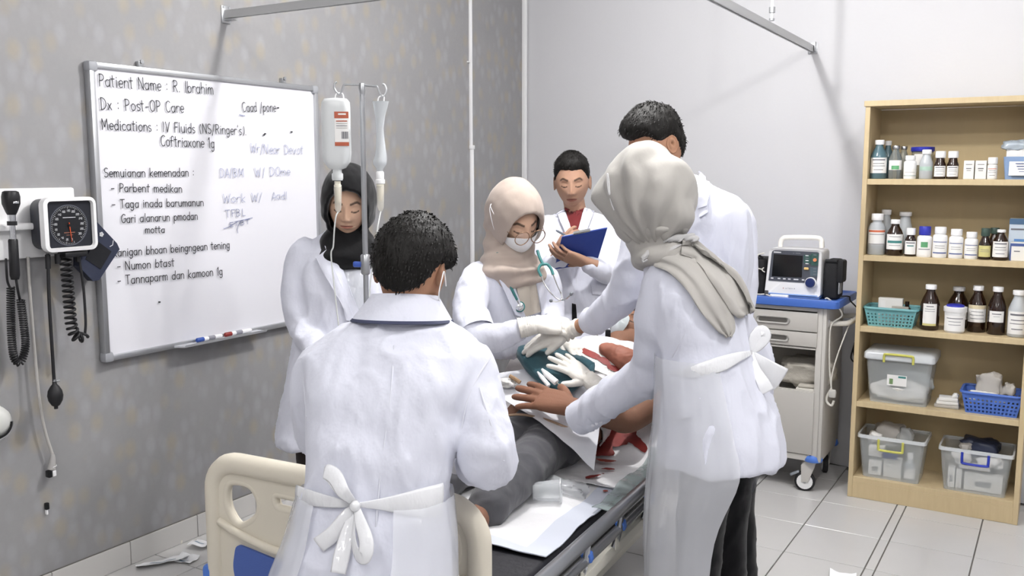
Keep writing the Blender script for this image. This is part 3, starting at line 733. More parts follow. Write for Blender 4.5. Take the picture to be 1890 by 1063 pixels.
put('medicine_bottle', Z1_, 766, 845, 809, 1, 4.69, 'round', M_grncap, M_amber, 'brown bottle with green cap and yellow label on the second shelf', lab=M_yel_l, stripes=txt[1:3], lz=(.12, .6), caph=.25, neck=.55)
put('medicine_bottle', Z1_, 820, 900, 806, 1, 4.84, 'round', M_grncap, M_amber, 'brown bottle with dark cap behind the yellow labelled one', caph=.2, neck=.55)
put('medicine_bottle', Z1_, 847, 949, 817, 1, 4.69, 'round', M_cap, M_amber, 'wide brown bottle with thin white cap beside the blue boxes', lab=M_label, stripes=txt, lz=(.12, .68), caph=.09, neck=.42)
x, r, h = slot(Z1_, 948, 1060, 752, 1, 4.80); r /= .97
carton('medicine_box', x - r, x + r, 4.78, 4.84, ROW[1], ROW[1] + h, mat('pale blue cardboard', '#c9d6e4', .5), 'tall blue and white box at right of the second shelf', prints=[(0, 1, .86, 1, mat('steel blue print', '#4a6a8c', .5)), (.1, .8, .72, .76, M_dkprint), (.3, 1, .05, .5, mat('mid blue print', '#5f8bc4', .5))])
x, r, h = slot(Z1_, 951, 1070, 895, 1, 4.68); r /= .97
carton('medicine_box', x - r, x + r, 4.68, 4.74, ROW[1], ROW[1] + h, M_box, 'low white box with blue edge in front of the tall blue box', prints=[(0, 1, .8, .95, M_blue_p), (0, .06, 0, .8, M_blue_p), (.2, .5, .5, .55, M_dkprint)])
# ---- third row: big brown bottles
put('reagent_bottle', Z2_, 735, 962, 275, 2, 4.70, 'round', M_cap, M_amber, 'tall brown reagent bottle with long white label, next to teal basket', lab=M_label, stripes=[(.86, .9, M_dkprint, .5), (.75, .77, M_dkprint, .7), (.65, .67, M_dkprint, .7), (.0, .1, M_yel_l, 1)], lz=(.12, .66), caph=.1, spread=1.5)
put('reagent_bottle', Z2_, 1037, 1290, 298, 2, 4.83, 'round', M_cap, M_amber, 'brown reagent bottle standing behind the white tub', lab=M_label, lz=(.25, .6), caph=.1, spread=2.0)
put('reagent_bottle', Z2_, 1272, 1492, 287, 2, 4.75, 'round', M_cap, M_amber, 'brown reagent bottle with wide cream label, middle of third shelf', lab=M_label, stripes=[(.78, 1, mat('cream print', '#cfc3a4', .6), 1), (.6, .63, M_dkprint, .6), (.4, .43, M_dkprint, .7), (.2, .23, M_dkprint, .7)], lz=(.25, .66), caph=.1)
put('reagent_bottle', Z2_, 1494, 1714, 300, 2, 4.72, 'round', M_cap, M_amber, 'brown reagent bottle with low square label, right on third shelf', lab=M_label, stripes=[(.7, .78, M_dkprint, .6), (.5, .53, M_dkprint, .4)], lz=(.3, .56), caph=.1, spread=1.7)
put('plastic_tub', Z2_, 992, 1250, 520, 2, 4.68, 'tub', M_cap, M_wbot, 'white tub with blue lid before the brown bottles', 'tub', lab=M_label, stripes=[(.8, .85, M_dkprint, .7), (.6, .63, M_dkprint, .5), (.4, .43, M_dkprint, .5)], lz=(.1, .85), caph=.2)
x, r, h = slot(Z2_, 992, 1250, 520, 2, 4.68)
MB().lathe([(r * .8, 0), (r * .84, .002), (r * .8, .01), (r * .6, .013)], (x, 4.68, ROW[2] + h - .003), 22).build('lid_disc', M_blucap, bpy.data.objects['plastic_tub'])
put('saline_bottle', Z2_, 1722, 1960, 340, 2, 4.70, 'round', M_cap, M_milky, 'cloudy plastic bottle at the right end of the third shelf', lab=M_label, stripes=txt, lz=(.08, .62), caph=.1, neck=.5)
# ---- baskets
def solid(mb, th):
    """give a sheet a thickness along its vertex normals"""
    me = mb.mesh('tmp'); bm = bmesh.new(); bm.from_mesh(me); bmesh.ops.remove_doubles(bm, verts=bm.verts, dist=1e-5)
    bmesh.ops.recalc_face_normals(bm, faces=bm.faces); bm.normal_update(); bm.verts.index_update()
    n = len(bm.verts); out = MB()
    out.v = [q.co.copy() for q in bm.verts] + [q.co - q.normal * th for q in bm.verts]
    out.f = [[q.index for q in f.verts] for f in bm.faces] + [[q.index + n for q in f.verts][::-1] for f in bm.faces]
    for e in bm.edges:
        if e.is_boundary: out.f.append([e.verts[0].index, e.verts[1].index, e.verts[1].index + n, e.verts[0].index + n])
    bm.free(); bpy.data.meshes.remove(me); return out
def basket(name, c, w, d, h, m, label, group=None):
    t = empty(name, c, label, 'basket', group); x, y, z = c
    def corner(u, v, k): s = .84 + .16 * k; return V((x + u * w / 2 * s, y + v * d / 2 * s, z + h * k))
    mb = MB(); cs = [(-1, -1), (1, -1), (1, 1), (-1, 1)]; nv = 11
    for i in range(4):
        a, b = cs[i], cs[(i + 1) % 4]; nu = 27 if i % 2 == 0 else 17
        for p in range(nu):
            for q in range(nv):
                if p % 2 == 1 and q % 2 == 1 and 1 <= q <= 7: continue
                def P_(pp, qq): return corner(a[0], a[1], qq / nv).lerp(corner(b[0], b[1], qq / nv), pp / nu)
                mb.add([P_(p, q), P_(p + 1, q), P_(p + 1, q + 1), P_(p, q + 1)], [[0, 1, 2, 3]])
    mb.add([corner(u, v, 0) for u, v in cs], [[0, 1, 2, 3]])
    solid(mb, .0022).build('lattice_wall', m, t, smooth=None)
    ring = [V((x + a, y + b, z + h)) for a, b in rrect(w * 1.03, d * 1.03, .025)]
    MB().tube(ring, .0065, 8, closed=True, flat=1.0).build('rim', m, t)
    return t
M_teal_b = mat('teal basket plastic', '#6fa8ad', .4); M_blue_b = mat('blue basket plastic', '#4a6ec0', .4)
a = aty(*Z2_(95, 520), 4.66); b = aty(*Z2_(685, 540), 4.66)
bx = basket('plastic_basket', ((a.x + b.x) / 2, 4.74, ROW[2]), b.x - a.x, .165, .088, M_teal_b, 'teal perforated basket on the third shelf')
cx = (a.x + b.x) / 2
carton('small_carton', cx - .065, cx + .045, 4.72, 4.755, ROW[2] + .01, ROW[2] + .133, M_box, 'white carton standing in the teal basket', prints=[(.1, .3, .5, .9, M_label)])
carton('small_carton', cx - .0, cx + .075, 4.70, 4.718, ROW[2] + .006, ROW[2] + .098, mat('grey cardboard', '#a9a59c', .6), 'grey carton standing in front inside the teal basket')
MB().tube([(cx + .055, 4.765, ROW[2] + .004), (cx + .06, 4.765, ROW[2] + .085), (cx + .06, 4.765, ROW[2] + .09), (cx + .06, 4.765, ROW[2] + .118)], [.017, .017, .01, .01], 14).build('vial', M_amber, label='dark vial standing upright in the teal basket', cat='vial')
MB().box((cx - .01, 4.69, ROW[2] + .05), (.06, .012, .08), .004).build('gauze_pack', M_label, label='flat white pack leaning in the teal basket', cat='pack')
a = aty(*Z3_(1232, 560), 4.66); b = aty(*Z3_(1880, 630), 4.66)
cx2 = (a.x + b.x) / 2
basket('plastic_basket', (cx2, 4.75, ROW[3]), b.x - a.x, .18, .098, M_blue_b, 'blue perforated basket on the fourth shelf')
def crumple(c, size, seed, m, name, label=None, cat=None, parent=None, n=14, amp=.35, rot=None, kind=None):
    """a soft crumpled packet"""
    mb = MB(); P = []
    for i in range(n + 1):
        th = PI * i / n; row = []
        for j in range(2 * n):
            ph = PI * j / n; d = V((math.sin(th) * math.cos(ph), math.sin(th) * math.sin(ph), math.cos(th)))
            k = 1 + amp * noise.noise(d * 1.7 + V((seed, 0, 0))) + amp * .5 * noise.noise(d * 4.5 + V((0, seed, 0)))
            q = V((math.copysign(abs(d.x) ** .7, d.x), math.copysign(abs(d.y) ** .7, d.y), math.copysign(abs(d.z) ** .7, d.z))) * k
            q = V((q.x * size[0] / 2, q.y * size[1] / 2, q.z * size[2] / 2))
            if rot is not None: q = rot @ q
            row.append(V(c) + q)
        P.append(row)
    mb.grid(P, wrap=True)
    return mb.build(name, m, parent, smooth=60, label=label, cat=cat)
M_greycloth = mat('grey packing film', '#b4b0aa', .4); M_gauze = mat('white gauze', '#e8e7e4', .8, bump=[(120, .2, (1, 1, 1))])
crumple((cx2 - .02, 4.75, ROW[3] + .125), (.12, .05, .11), 3, M_greycloth, 'film_packet', 'grey film packet standing up in the blue basket', 'packet')
crumple((cx2 + .065, 4.76, ROW[3] + .108), (.05, .06, .06), 5, M_greycloth, 'tape_roll', 'small grey packet with round seal in the blue basket', 'packet')
crumple((cx2 - .03, 4.73, ROW[3] + .07), (.16, .09, .05), 8, M_gauze, 'gauze_packet', 'white gauze packet lying in the blue basket', 'packet')
# small pack on row four
a = aty(*Z3_(945, 690), 4.72); b = aty(*Z3_(1210, 690), 4.72)
pk = empty('dressing_pack', ((a.x + b.x) / 2, 4.72, ROW[3]), 'low stack of wrapped dressings between clear box and blue basket', 'pack')
for k in range(3):
    MB().box(((a.x + b.x) / 2 + .002 * k, 4.735, ROW[3] + .0085 + .017 * k), (b.x - a.x - .012 * k, .07, .0165), .004, rotz(.04 * k)).build('wrapped_dressing', M_gauze if k else M_greycloth, pk)
crumple((b.x - .02, 4.725, ROW[3] + .06), (.025, .03, .022), 4, M_gauze, 'tissue_tuft', parent=pk)
# ---- clear storage boxes
M_bin = film('clear box plastic', '#d3d9dc', .36, .2, 0)
M_bin_rim = film('clear box rim', '#dfe3e6', .75, .25, 0)
def clearbin(name, x0, x1, y0, y1, z, h, hm, label, lid=False):
    t = empty(name, ((x0 + x1) / 2, (y0 + y1) / 2, z), label, 'storage box'); cx, cy, w, d = (x0 + x1) / 2, (y0 + y1) / 2, x1 - x0, y1 - y0
    def rg(k, dz, gr=0): s = .86 + .14 * k; return [V((cx + a, cy + b, z + dz)) for a, b in rrect(w * s + gr, d * s + gr, .02)]
    MB().loft([rg(.0, .0), rg(.0, .002), rg(.25, h * .25), rg(.97, h * .96), rg(1, h)], caps=False).add(rg(0, .001), [list(range(24))]).build('box_wall', M_bin, t, smooth=50)
    r0, r1 = rg(1, h, -.004), rg(1, h, .014)
    MB().loft([rg(1, h, -.003), rg(1, h + .004, -.003), rg(1, h + .004, .012), rg(1, h - .012, .014), rg(1, h - .012, .008)], caps=False).build('box_rim', M_bin_rim, t, smooth=50)
    yy = y0 - .012
    if lid:
        MB().loft([rg(1, h - .008, .02), rg(1, h + .018, .018), rg(1, h + .026, .0), rg(1, h + .03, -.04)]).build('lid', M_bin_rim, t, smooth=50)
        pts = [(cx - .065, yy, z + h - .02), (cx - .064, yy, z + h + .012), (cx - .05, yy - .003, z + h + .02), (cx + .05, yy - .003, z + h + .02), (cx + .064, yy, z + h + .012), (cx + .065, yy, z + h - .02)]
    else:
        pts = [(cx - .055, yy, z + h - .008), (cx - .054, yy, z + h - .05), (cx - .044, yy, z + h - .06), (cx + .044, yy, z + h - .06), (cx + .054, yy, z + h - .05), (cx + .055, yy, z + h - .008)]
    MB().tube(spline(pts, 4), .0058, 8).build('carry_handle', hm, t)
    return t
M_yh = mat('yellow green handle', '#c9c763', .4); M_bh = mat('blue handle', '#2b3eb0', .4)
a = aty(*Z3_(195, 690), 4.65); b = aty(*Z3_(905, 690), 4.65)
clearbin('storage_box', a.x, b.x, 4.65, 4.88, ROW[3], .225, M_yh, 'clear lidded storage box with yellow handle on the fourth shelf', True)
bt_ = bpy.data.objects['storage_box']; cxa = (a.x + b.x) / 2
MB().box((cxa - .005, 4.6535, ROW[3] + .118), (.088, .0012, .052)).build('sticker', M_label, bt_, smooth=None)
MB().box((cxa + .018, 4.6522, ROW[3] + .136), (.034, .0012, .009)).build('sticker_print', M_teal_p, bt_, smooth=None)
MB().box((cxa - .03, 4.6522, ROW[3] + .112), (.016, .0012, .026)).build('sticker_print', mat('leaf green print', '#6f8a5e', .6), bt_, smooth=None)
crumple((cxa, 4.75, ROW[3] + .055), (.24, .15, .1), 11, M_gauze, 'cotton_roll', 'white cotton roll inside the lidded clear box', 'cotton roll')
crumple((cxa + .03, 4.82, ROW[3] + .09), (.2, .06, .1), 13, mat('pale wrap', '#cdd2d2', .5), 'wrapped_pad', 'pale wrapped pad behind the cotton roll in the lidded box', 'pad')
a = aty(*Z4_(112, 300), 4.645); b = aty(*Z4_(530, 300), 4.645)
clearbin('storage_box', a.x, b.x, 4.645, 4.86, ROW[4], .21, M_yh, 'open clear box with yellow handle on the bottom shelf')
c1 = (a.x + b.x) / 2
carton('dressing_box', c1 - .105, c1 - .045, 4.69, 4.75, ROW[4] + .004, ROW[4] + .075, M_box, 'small white box with grey mark in the yellow handled bin', prints=[(.3, .75, .3, .6, mat('grey mark', '#8e8f90', .6))])
carton('dressing_box', c1 - .035, c1 + .045, 4.69, 4.76, ROW[4] + .004, ROW[4] + .09, M_box, 'white gauze box in the middle of the yellow handled bin')
MB().box((c1 - .005, 4.672, ROW[4] + .118), (.07, .003, .032), .001).build('card_label', mat('dark blue card', '#3b4a86', .5), label='blue and white card in the yellow handled bin', cat='card')
carton('dressing_box', c1 - .11, c1 - .04, 4.70, 4.77, ROW[4] + .095, ROW[4] + .145, M_gauze, 'soft white pack above the grey marked box')
bottle('squeeze_bottle', (c1 + .082, 4.71, ROW[4] + .004), .027, .13, 'round', M_cap, M_milky, 'small white squeeze bottle in the yellow handled bin', neck=.4, caph=.22, lab=M_label, lz=(.1, .6))
crumple((c1 - .03, 4.79, ROW[4] + .20), (.14, .12, .10), 21, M_greycloth, 'film_packet', 'crumpled grey film heap on the yellow handled bin', 'packet')
crumple((c1 + .05, 4.75, ROW[4] + .20), (.07, .07, .085), 23, film('clear film bag', '#c9cccd', .5), 'film_bag', 'clear film bag sticking out of the yellow handled bin', 'bag')
crumple((c1 - .085, 4.74, ROW[4] + .185), (.06, .06, .05), 24, M_gauze, 'gauze_packet', 'white gauze ball at left in the yellow handled bin', 'gauze')
a = aty(*Z4_(625, 300), 4.645); b = aty(*Z4_(1085, 330), 4.645)
clearbin('storage_box', a.x, b.x, 4.645, 4.86, ROW[4], .205, M_bh, 'open clear box with blue handle on the bottom shelf')
c2 = (a.x + b.x) / 2
for k, (u0, u1, zz, nm) in enumerate(((-.115, -.085, .1, 'narrow white box at left in the blue handled bin'), (-.08, -.055, .095, 'second narrow white box in the blue handled bin'), (-.045, .115, .085, 'long printed white box in the blue handled bin'))):
    carton('dressing_box', c2 + u0, c2 + u1, 4.69, 4.74, ROW[4] + .004, ROW[4] + zz, M_box, nm, prints=[(.3, .7, .3, .6, mat('grey mark', '#8e8f90', .6))] if k != 1 else [])
carton('dressing_box', c2 - .07, c2 + .06, 4.70, 4.80, ROW[4] + .101, ROW[4] + .116, M_label, 'flat white box lying across the blue handled bin')
crumple((c2 - .06, 4.74, ROW[4] + .145), (.08, .09, .055), 31, M_gauze, 'gauze_packet', 'white gauze ball at left in the blue handled bin', 'gauze')
crumple((c2 + .06, 4.76, ROW[4] + .135), (.1, .1, .05), 33, M_gauze, 'gauze_packet', 'long white gauze pack at right in the blue handled bin', 'gauze')
crumple((c2 + .015, 4.79, ROW[4] + .195), (.17, .12, .075), 35, mat('dark navy pouch', '#33394e', .4), 'zip_pouch', 'dark navy pouch on top of the blue handled bin', 'pouch')
crumple((c2 - .05, 4.74, ROW[4] + .2), (.05, .05, .03), 36, M_greycloth, 'film_packet', 'small grey packet beside the navy pouch', 'packet')
# blue basket on the top shelf, cut by the frame
a = aty(*Z1_(905, 430), 4.67)
bw = .19
hb_ = .10
bk = empty('supply_bin', (a.x + bw / 2, 4.76, ROW[0]), 'blue supply bin with white label on the top shelf, cut by photo edge', 'bin')
def rg2(s, dz): return [V((a.x + bw / 2 + p * s, 4.76 + q * s, ROW[0] + dz)) for p, q in rrect(bw, .17, .015)]
M_bbin = mat('pale blue bin', '#8fa9cf', .4, trans=.15)
solid(MB().loft([rg2(.9, 0), rg2(1, hb_)], caps=False).add(rg2(.9, 0), [list(range(24))]), .003).build('bin_wall', M_bbin, bk)
MB().box((a.x + bw / 2 + .005, 4.669, ROW[0] + .048), (.15, .002, .062), .0005, Matrix.Rotation(-.08, 3, 'X')).build('bin_label', M_label, bk, smooth=None)
for k in range(4): MB().box((a.x + bw / 2, 4.668 + .0006 * k - .0025, ROW[0] + .07 - .012 * k), (.09 - .01 * k, .001, .003)).build('label_print', M_blue_p, bk, smooth=None)
carton('folded_carton', a.x + .01, a.x + .17, 4.70, 4.76, ROW[0] + .085, ROW[0] + .135, M_label, 'white folded carton on top of the blue supply bin', prints=[(.1, .6, .2, .28, M_dkprint)])
crumple((a.x + .04, 4.73, ROW[0] + .15), (.1, .08, .05), 41, film('clear blue film', '#b9c6d2', .7), 'film_packet', 'clear film packet piled left on the blue supply bin', 'packet')
crumple((a.x + .12, 4.76, ROW[0] + .158), (.1, .08, .07), 42, M_gauze, 'film_packet', 'white packet piled highest on the blue supply bin', 'packet')
# ================================================================ trolley
TX0, TX1, TY0, TY1 = -1.56, -.965, 4.57, 4.97
M_trol = mat('light grey enamel', '#c3c0bb', .4); M_trol_d = mat('grey enamel drawer', '#bab7b2', .4)
M_bluetop = mat('blue plastic top', '#4166b4', .4); M_niche = mat('grey enamel inside', '#b9b6b0', .5)
tr = empty('medical_trolley', ((TX0 + TX1) / 2, (TY0 + TY1) / 2, 0), 'grey medical trolley with blue top and drawers beside the shelf', 'trolley')
tz = lambda px, py: aty(px, py, TY0).z
zb = .165; ztop = .937
zd1, zd2, zd3 = tz(1515, 578), tz(1514, 615), tz(1512, 643)
zn0, zn1 = tz(1508, 724), tz(1507, 745)
tw = TX1 - TX0; tcx = (TX0 + TX1) / 2; tcy = (TY0 + TY1) / 2
for x in (TX0 + .009, TX1 - .009):
    MB().box((x, tcy, (zb + ztop) / 2), (.018, TY1 - TY0, ztop - zb), .004).build('side_panel', M_trol, tr)
MB().box((tcx, TY1 - .005, (zb + ztop) / 2), (tw - .036, .01, ztop - zb)).build('back_panel', M_niche, tr, smooth=None)
for x in (TX0 + .032, TX1 - .032):
    MB().box((x, TY0 + .006, (zb + ztop) / 2), (.028, .012, ztop - zb), .002).build('front_post', M_trol, tr)
for z0, z1 in ((zd1 + .004, ztop), (zn0, zn1), (zb, zb + .03), (zd3 - .012, zd3 - .002)):
    MB().box((tcx, TY0 + .01, (z0 + z1) / 2), (tw - .092, .02, z1 - z0), .001, seg=1).build('cross_bar', M_trol, tr, smooth=None)
MB().box((tcx, tcy, (zn0 + zn1) / 2), (tw - .036, TY1 - TY0 - .045, .012)).build('inner_shelf', M_niche, tr, smooth=None)
MB().box((tcx, tcy + .01, zd3 + .002), (tw - .036, TY1 - TY0 - .06, .004)).build('inner_ceiling', M_niche, tr, smooth=None)
def recess(parent, c, w, h):
    f = [V((c[0] + a, c[1], c[2] + b)) for a, b in rrect(w, h, h * .49)]
    i = [V((c[0] + a, c[1] - .008, c[2] + b)) for a, b in rrect(w * .96, h * .9, h * .44)]
    k = [V((c[0] + a, c[1] - .001, c[2] + b)) for a, b in rrect(w * .84, h * .55, h * .26)]
    MB().loft([f, i, k], caps=False).build('pull_handle', mat('grey plastic pull', '#a5a39f', .45), parent)
    MB().prism([V((c[0] + a, c[1] - .0012, c[2] + b)) for a, b in rrect(w * .84, h * .55, h * .26)], (0, .001, 0)).build('pull_slot', mat('dark slot', '#55534f', .6), parent, smooth=None)
for z0, z1 in ((zd2, zd1), (zd3, zd2)):
    d = MB().box((tcx, TY0 + .002, (z0 + z1) / 2), (tw - .08, .02, z1 - z0 - .005), .003).build('drawer', M_trol_d, tr)
    recess(d, (tcx + .04, TY0 - .008, (z0 + z1) / 2), .17, .036); recess(d, (tcx - .17, TY0 - .008, (z0 + z1) / 2), .09, .036) if False else None
dr = MB().box((tcx, TY0 + .002, (zb + .03 + zn0) / 2), (tw - .085, .018, zn0 - zb - .036), .003).build('cabinet_door', M_trol_d, tr)
MB().cyl((TX0 + .09, TY0 - .006, .34), (TX0 + .09, TY0 - .02, .34), .01, 12).build('door_knob', M_steel, dr)
tp = MB().loft([[V((tcx + .03 + a, tcy - .005 + b, z)) for a, b in rrect(w_, d_, .03)] for w_, d_, z in ((.62, .43, .937), (.655, .45, .942), (.66, .455, .975), (.655, .45, .98), (.62, .41, .981), (.60, .39, .974))]).build('blue_top', M_bluetop, tr, smooth=35)
# side handle
hx = TX1
MB().tube(spline([(hx, 4.63, .855), (hx + .05, 4.63, .86), (hx + .085, 4.66, .862), (hx + .09, 4.78, .862), (hx + .085, 4.89, .862), (hx + .05, 4.92, .86), (hx, 4.92, .855)], 6), .0125, 12).build('push_handle', M_offwhite, tr)
for p in ((hx, 4.63), (hx, 4.92)): MB().cyl((p[0] - .001, p[1], .855), (p[0] + .008, p[1], .855), .022, 14).build('handle_flange', M_trol, tr)
M_cblue = mat('caster blue', '#4f7bd0', .4)
def caster(parent, x, y, ang, r=.05, zbase=.165, brake=True, m=M_trol, hub='#eeeeee'):
    d = V((math.cos(ang), math.sin(ang), 0)); s = V((-d.y, d.x, 0)); c = V((x, y, 0)) + d * .025
    q = MB().tube([c + V((0, 0, r)) - s * .014, c + V((0, 0, r)) - s * .011, c + V((0, 0, r)) + s * .011, c + V((0, 0, r)) + s * .014], [r - .006, r, r, r - .006], 24).build('wheel', M_rubber, parent)
    MB().cyl(c + V((0, 0, r)) - s * .0165, c + V((0, 0, r)) + s * .0165, r * .78, 20).build('wheel_disc', mat('wheel disc ' + hub, hub, .45), q)
    MB().cyl(c + V((0, 0, r)) - s * .02, c + V((0, 0, r)) + s * .02, r * .16, 12).build('axle', M_steel, q)
    for sg in (-1, 1):
        o = s * (.0185 * sg)
        MB().prism([c + o + V((0, 0, r)) - d * .016, c + o + V((0, 0, r)) + d * .016, V((x, y, zbase - .03)) + o + d * .045, V((x, y, zbase - .01)) + o + d * .03, V((x, y, zbase - .01)) + o - d * .025, V((x, y, zbase - .035)) + o - d * .02], s * .004 * sg).build('fork', m, parent, smooth=None)
    MB().cyl((x, y, zbase - .022), (x, y, zbase + .002), .026, 16).build('swivel', m, parent)
    if brake: MB().box(c + d * .05 + V((0, 0, r * 1.7)), (.05, .022, .012), .005, Matrix.Rotation(math.atan2(d.y, d.x), 3, 'Z') @ Matrix.Rotation(.5, 3, 'Y')).build('brake_pedal', mat('brake grey', '#8f949c', .5), parent)
for i, (x, y, a_) in enumerate(((TX1 - .055, TY0 + .04, 3.3), (TX0 + .055, TY0 + .04, 3.3), (TX1 - .05, TY1 - .04, 1.9), (TX0 + .055, TY1 - .04, 2.2))):
    caster(tr, x, y, a_)
    MB().lathe([(.02, -.014), (.038, -.01), (.042, 0), (.036, .02), (.03, .026)], (x + (.012 if i % 2 == 0 else -.012), y + (-.01 if i < 2 else .01), .17), 18, sx=1.15).build('corner_bumper', M_cblue, tr)
# ---------------------------------------------------------------- defibrillator monitor
ZT = .9745
my = 4.60
df = empty('defibrillator', (-1.14, 4.7, ZT), 'white defibrillator monitor with dark screen on the blue trolley top', 'monitor')
q = lambda px, py, Y=my: aty(px, py, Y)
BL, BR, TR_, TL_ = q(1411, 539), q(1514, 547), q(1517, 461), q(1420, 458)
x0, x1 = BL.x, BR.x; hz = TL_.z - ZT
def dring(y, g0, g1, zt2):
    xa, xb, xc, xd = x0 - g0, x1 + g0, x1 - .002 + g1, x0 + .018 - g1
    P4 = [V((xa, y, ZT + .012)), V((xb, y, ZT + .012)), V((xc, y, ZT + zt2)), V((xd, y, ZT + zt2))]
    out = []
    for i in range(4):
        a, b, c = P4[i - 1], P4[i], P4[(i + 1) % 4]
        for k in range(4):
            t = k / 3; p1 = b + (a - b).normalized() * .018; p2 = b + (c - b).normalized() * .018
            out.append(p1.lerp(b, t).lerp(b.lerp(p2, t), t))
    return out
MB().loft([dring(my + .012, -.012, -.012, hz - .012), dring(my, 0, 0, hz), dring(my + .15, .004, .004, hz), dring(my + .165, -.01, -.01, hz - .01)]).build('case', mat('white device plastic', '#e9e9ea', .35), df, smooth=50)
MB().box(((x0 + x1) / 2, my + .085, ZT + .009), (x1 - x0 - .01, .16, .017), .004).build('base_strip', mat('steel blue plastic', '#6f8fc8', .4), df)
FY = my + .0105
def face(name, pts, m, dy=0, th=.003, parent=df, sm=None): return MB().prism([V((p.x, FY - dy, p.z)) for p in pts], (0, th, 0)).build(name, m, parent, smooth=sm)
e8 = lambda x, y: q(1370 + x * .1223, 430 + y * .1223)
pan = face('front_panel', [e8(430, 258), e8(1150, 292), e8(1152, 310), e8(1125, 640), e8(1110, 768), e8(380, 718), e8(376, 700)], mat('dark grey panel', '#4c4f58', .3), .001)
scr = face('screen', [e8(470, 318), e8(905, 345), e8(890, 672), e8(440, 650)], mat('dark screen', '#15171a', .12), .004)
def pbox(name, xa, xb, ya, yb, m, dy=.0055): return face(name, [e8(xa, ya), e8(xb, ya + (xb - xa) * .06), e8(xb, yb + (xb - xa) * .06), e8(xa, yb)], m, dy)
M_dgreen = mat('dark green keypad', '#35544f', .4); M_key = mat('grey key', '#6d7078', .5)
pbox('keypad', 925, 1030, 330, 460, M_dgreen, .0035); pbox('keypad', 1035, 1140, 310, 490, M_dgreen, .0035); pbox('keypad', 1020, 1125, 520, 650, mat('blue grey keypad', '#4f6069', .4), .0035)
for xa, ya in ((950, 335), (950, 375), (950, 410), (950, 455), (1065, 535), (1065, 575), (1065, 620), (1070, 325)): pbox('key', xa, xa + 45, ya, ya + 14, M_print if ya in (335, 410, 455) else M_key)
for nm, xa, ya, rr, m in (('energy_button', 1093, 408, .0085, mat('orange button', '#d88a62', .4)),):
    c = e8(xa, ya); MB().cyl((c.x, FY - .002, c.z), (c.x, FY - .010, c.z), rr, 18).build(nm, m, df)
c = e8(962, 540); MB().box((c.x, FY - .005, c.z), (.023, .008, .0125), .005).build('shock_button', mat('yellow button', '#d9b877', .4), df)
for xa in (425, 530, 610, 685, 770, 895): pbox('softkey_mark', xa, xa + (70 if xa == 770 else 38), 672 + (xa - 425) * .06, 690 + (xa - 425) * .06, M_print, .005)
pbox('panel_print', 470, 580, 280, 296, M_print, .005); pbox('panel_print', 760, 780, 300, 312, M_key, .005); pbox('panel_print', 800, 870, 298, 314, M_key, .005)
c = e8(1030, 750)
kn = MB().cyl((c.x, FY, c.z), (c.x, FY - .016, c.z), .0265, 28).build('selector_ring', M_white, df)
MB().lathe([(.0235, 0), (.0235, .008), (.02, .014), (.006, .016)], (c.x, FY - .015, c.z), 26, Matrix.Rotation(PI / 2, 3, 'X')).build('selector_knob', mat('deep blue knob', '#232f5e', .25), df)
write('WITEDN B', V((e8(650, 838).x, FY - .0108, e8(650, 842).z)), V((e8(795, 845).x, FY - .0108, e8(795, 848).z)), .0045, V((0, -1, 0)), .0009, .1).build('case_lettering', M_dkprint, df, smooth=None)
c = e8(620, 828); MB().prism([(c.x - .003, FY - .0105, c.z - .003), (c.x + .003, FY - .0105, c.z - .003), (c.x, FY - .0105, c.z + .003)], (0, -.0008, 0)).build('case_mark', mat('red print small', '#9c4a44', .5), df, smooth=None)
hp = [e8(520, 225), e8(525, 150), e8(560, 95), e8(640, 80), e8(1050, 85), e8(1140, 120), e8(1150, 170), e8(1150, 240)]
MB().tube(spline([V((p.x, my + .07, p.z)) for p in hp], 5), .0125, 12).build('carry_handle', mat('cream white handle', '#e6e4df', .4), df)
# side pouches
M_pouch = mat('black nylon', '#17171a', .8, bump=[(200, .15, (1, 1, 1))])
def pouch(name, xa, xb, ya, yb, h, label, tilt=0):
    t = empty(name, ((xa + xb) / 2, (ya + yb) / 2, ZT), label, 'pouch')
    MB().box(((xa + xb) / 2, (ya + yb) / 2, ZT + h / 2), (xb - xa, yb - ya, h), .018, seg=3).build('pouch_body', M_pouch, t, smooth=60)
    return t
xr = x1 + .006
pr = pouch('side_pouch', xr, xr + .07, my + .02, my + .16, .195, 'black nylon pouch on the right side of the defibrillator')
MB().box((xr + .078, my + .06, ZT + .14), (.03, .09, .11), .01).build('pocket_flap', M_pouch, pr)
MB().box((xr + .075, my + .05, ZT + .07), (.006, .06, .08), .002).build('grey_strap', mat('grey strap', '#8d8f92', .6), pr)
MB().tube([(xr + .006, my + .022, ZT + .19), (xr + .064, my + .022, ZT + .19)], .009, 8).build('piping', M_pouch, pr)
xl = x0 - .004
pl = pouch('side_pouch', xl - .075, xl, my + .015, my + .15, .19, 'black nylon pouch on the left side of the defibrillator')
MB().tube(spline([(xl - .07, my + .01, ZT + .12), (xl - .068, my + .01, ZT + .18), (xl - .045, my + .012, ZT + .205), (xl - .012, my + .016, ZT + .19)], 6), .005, 8).build('pouch_strap', M_pouch, pl)
cbm = mat('grey white lead', '#cfccc4', .5)
lead = empty('electrode_lead', (xl - .05, my, ZT), 'knotted white electrode lead hanging on the left pouch', 'cable')
pts = [e8(330, 305), e8(240, 330), e8(205, 370), e8(222, 430), e8(215, 520), e8(190, 590), e8(205, 650), e8(180, 740), e8(215, 720), e8(200, 790), e8(165, 860)]
MB().tube(spline([V((p.x, my + .002, p.z)) for p in pts], 6), [.0028 + .0016 * (math.sin(i * 1.3) > .3) for i in range((len(pts) - 1) * 6 + 1)], 7).build('lead_wire', cbm, lead)
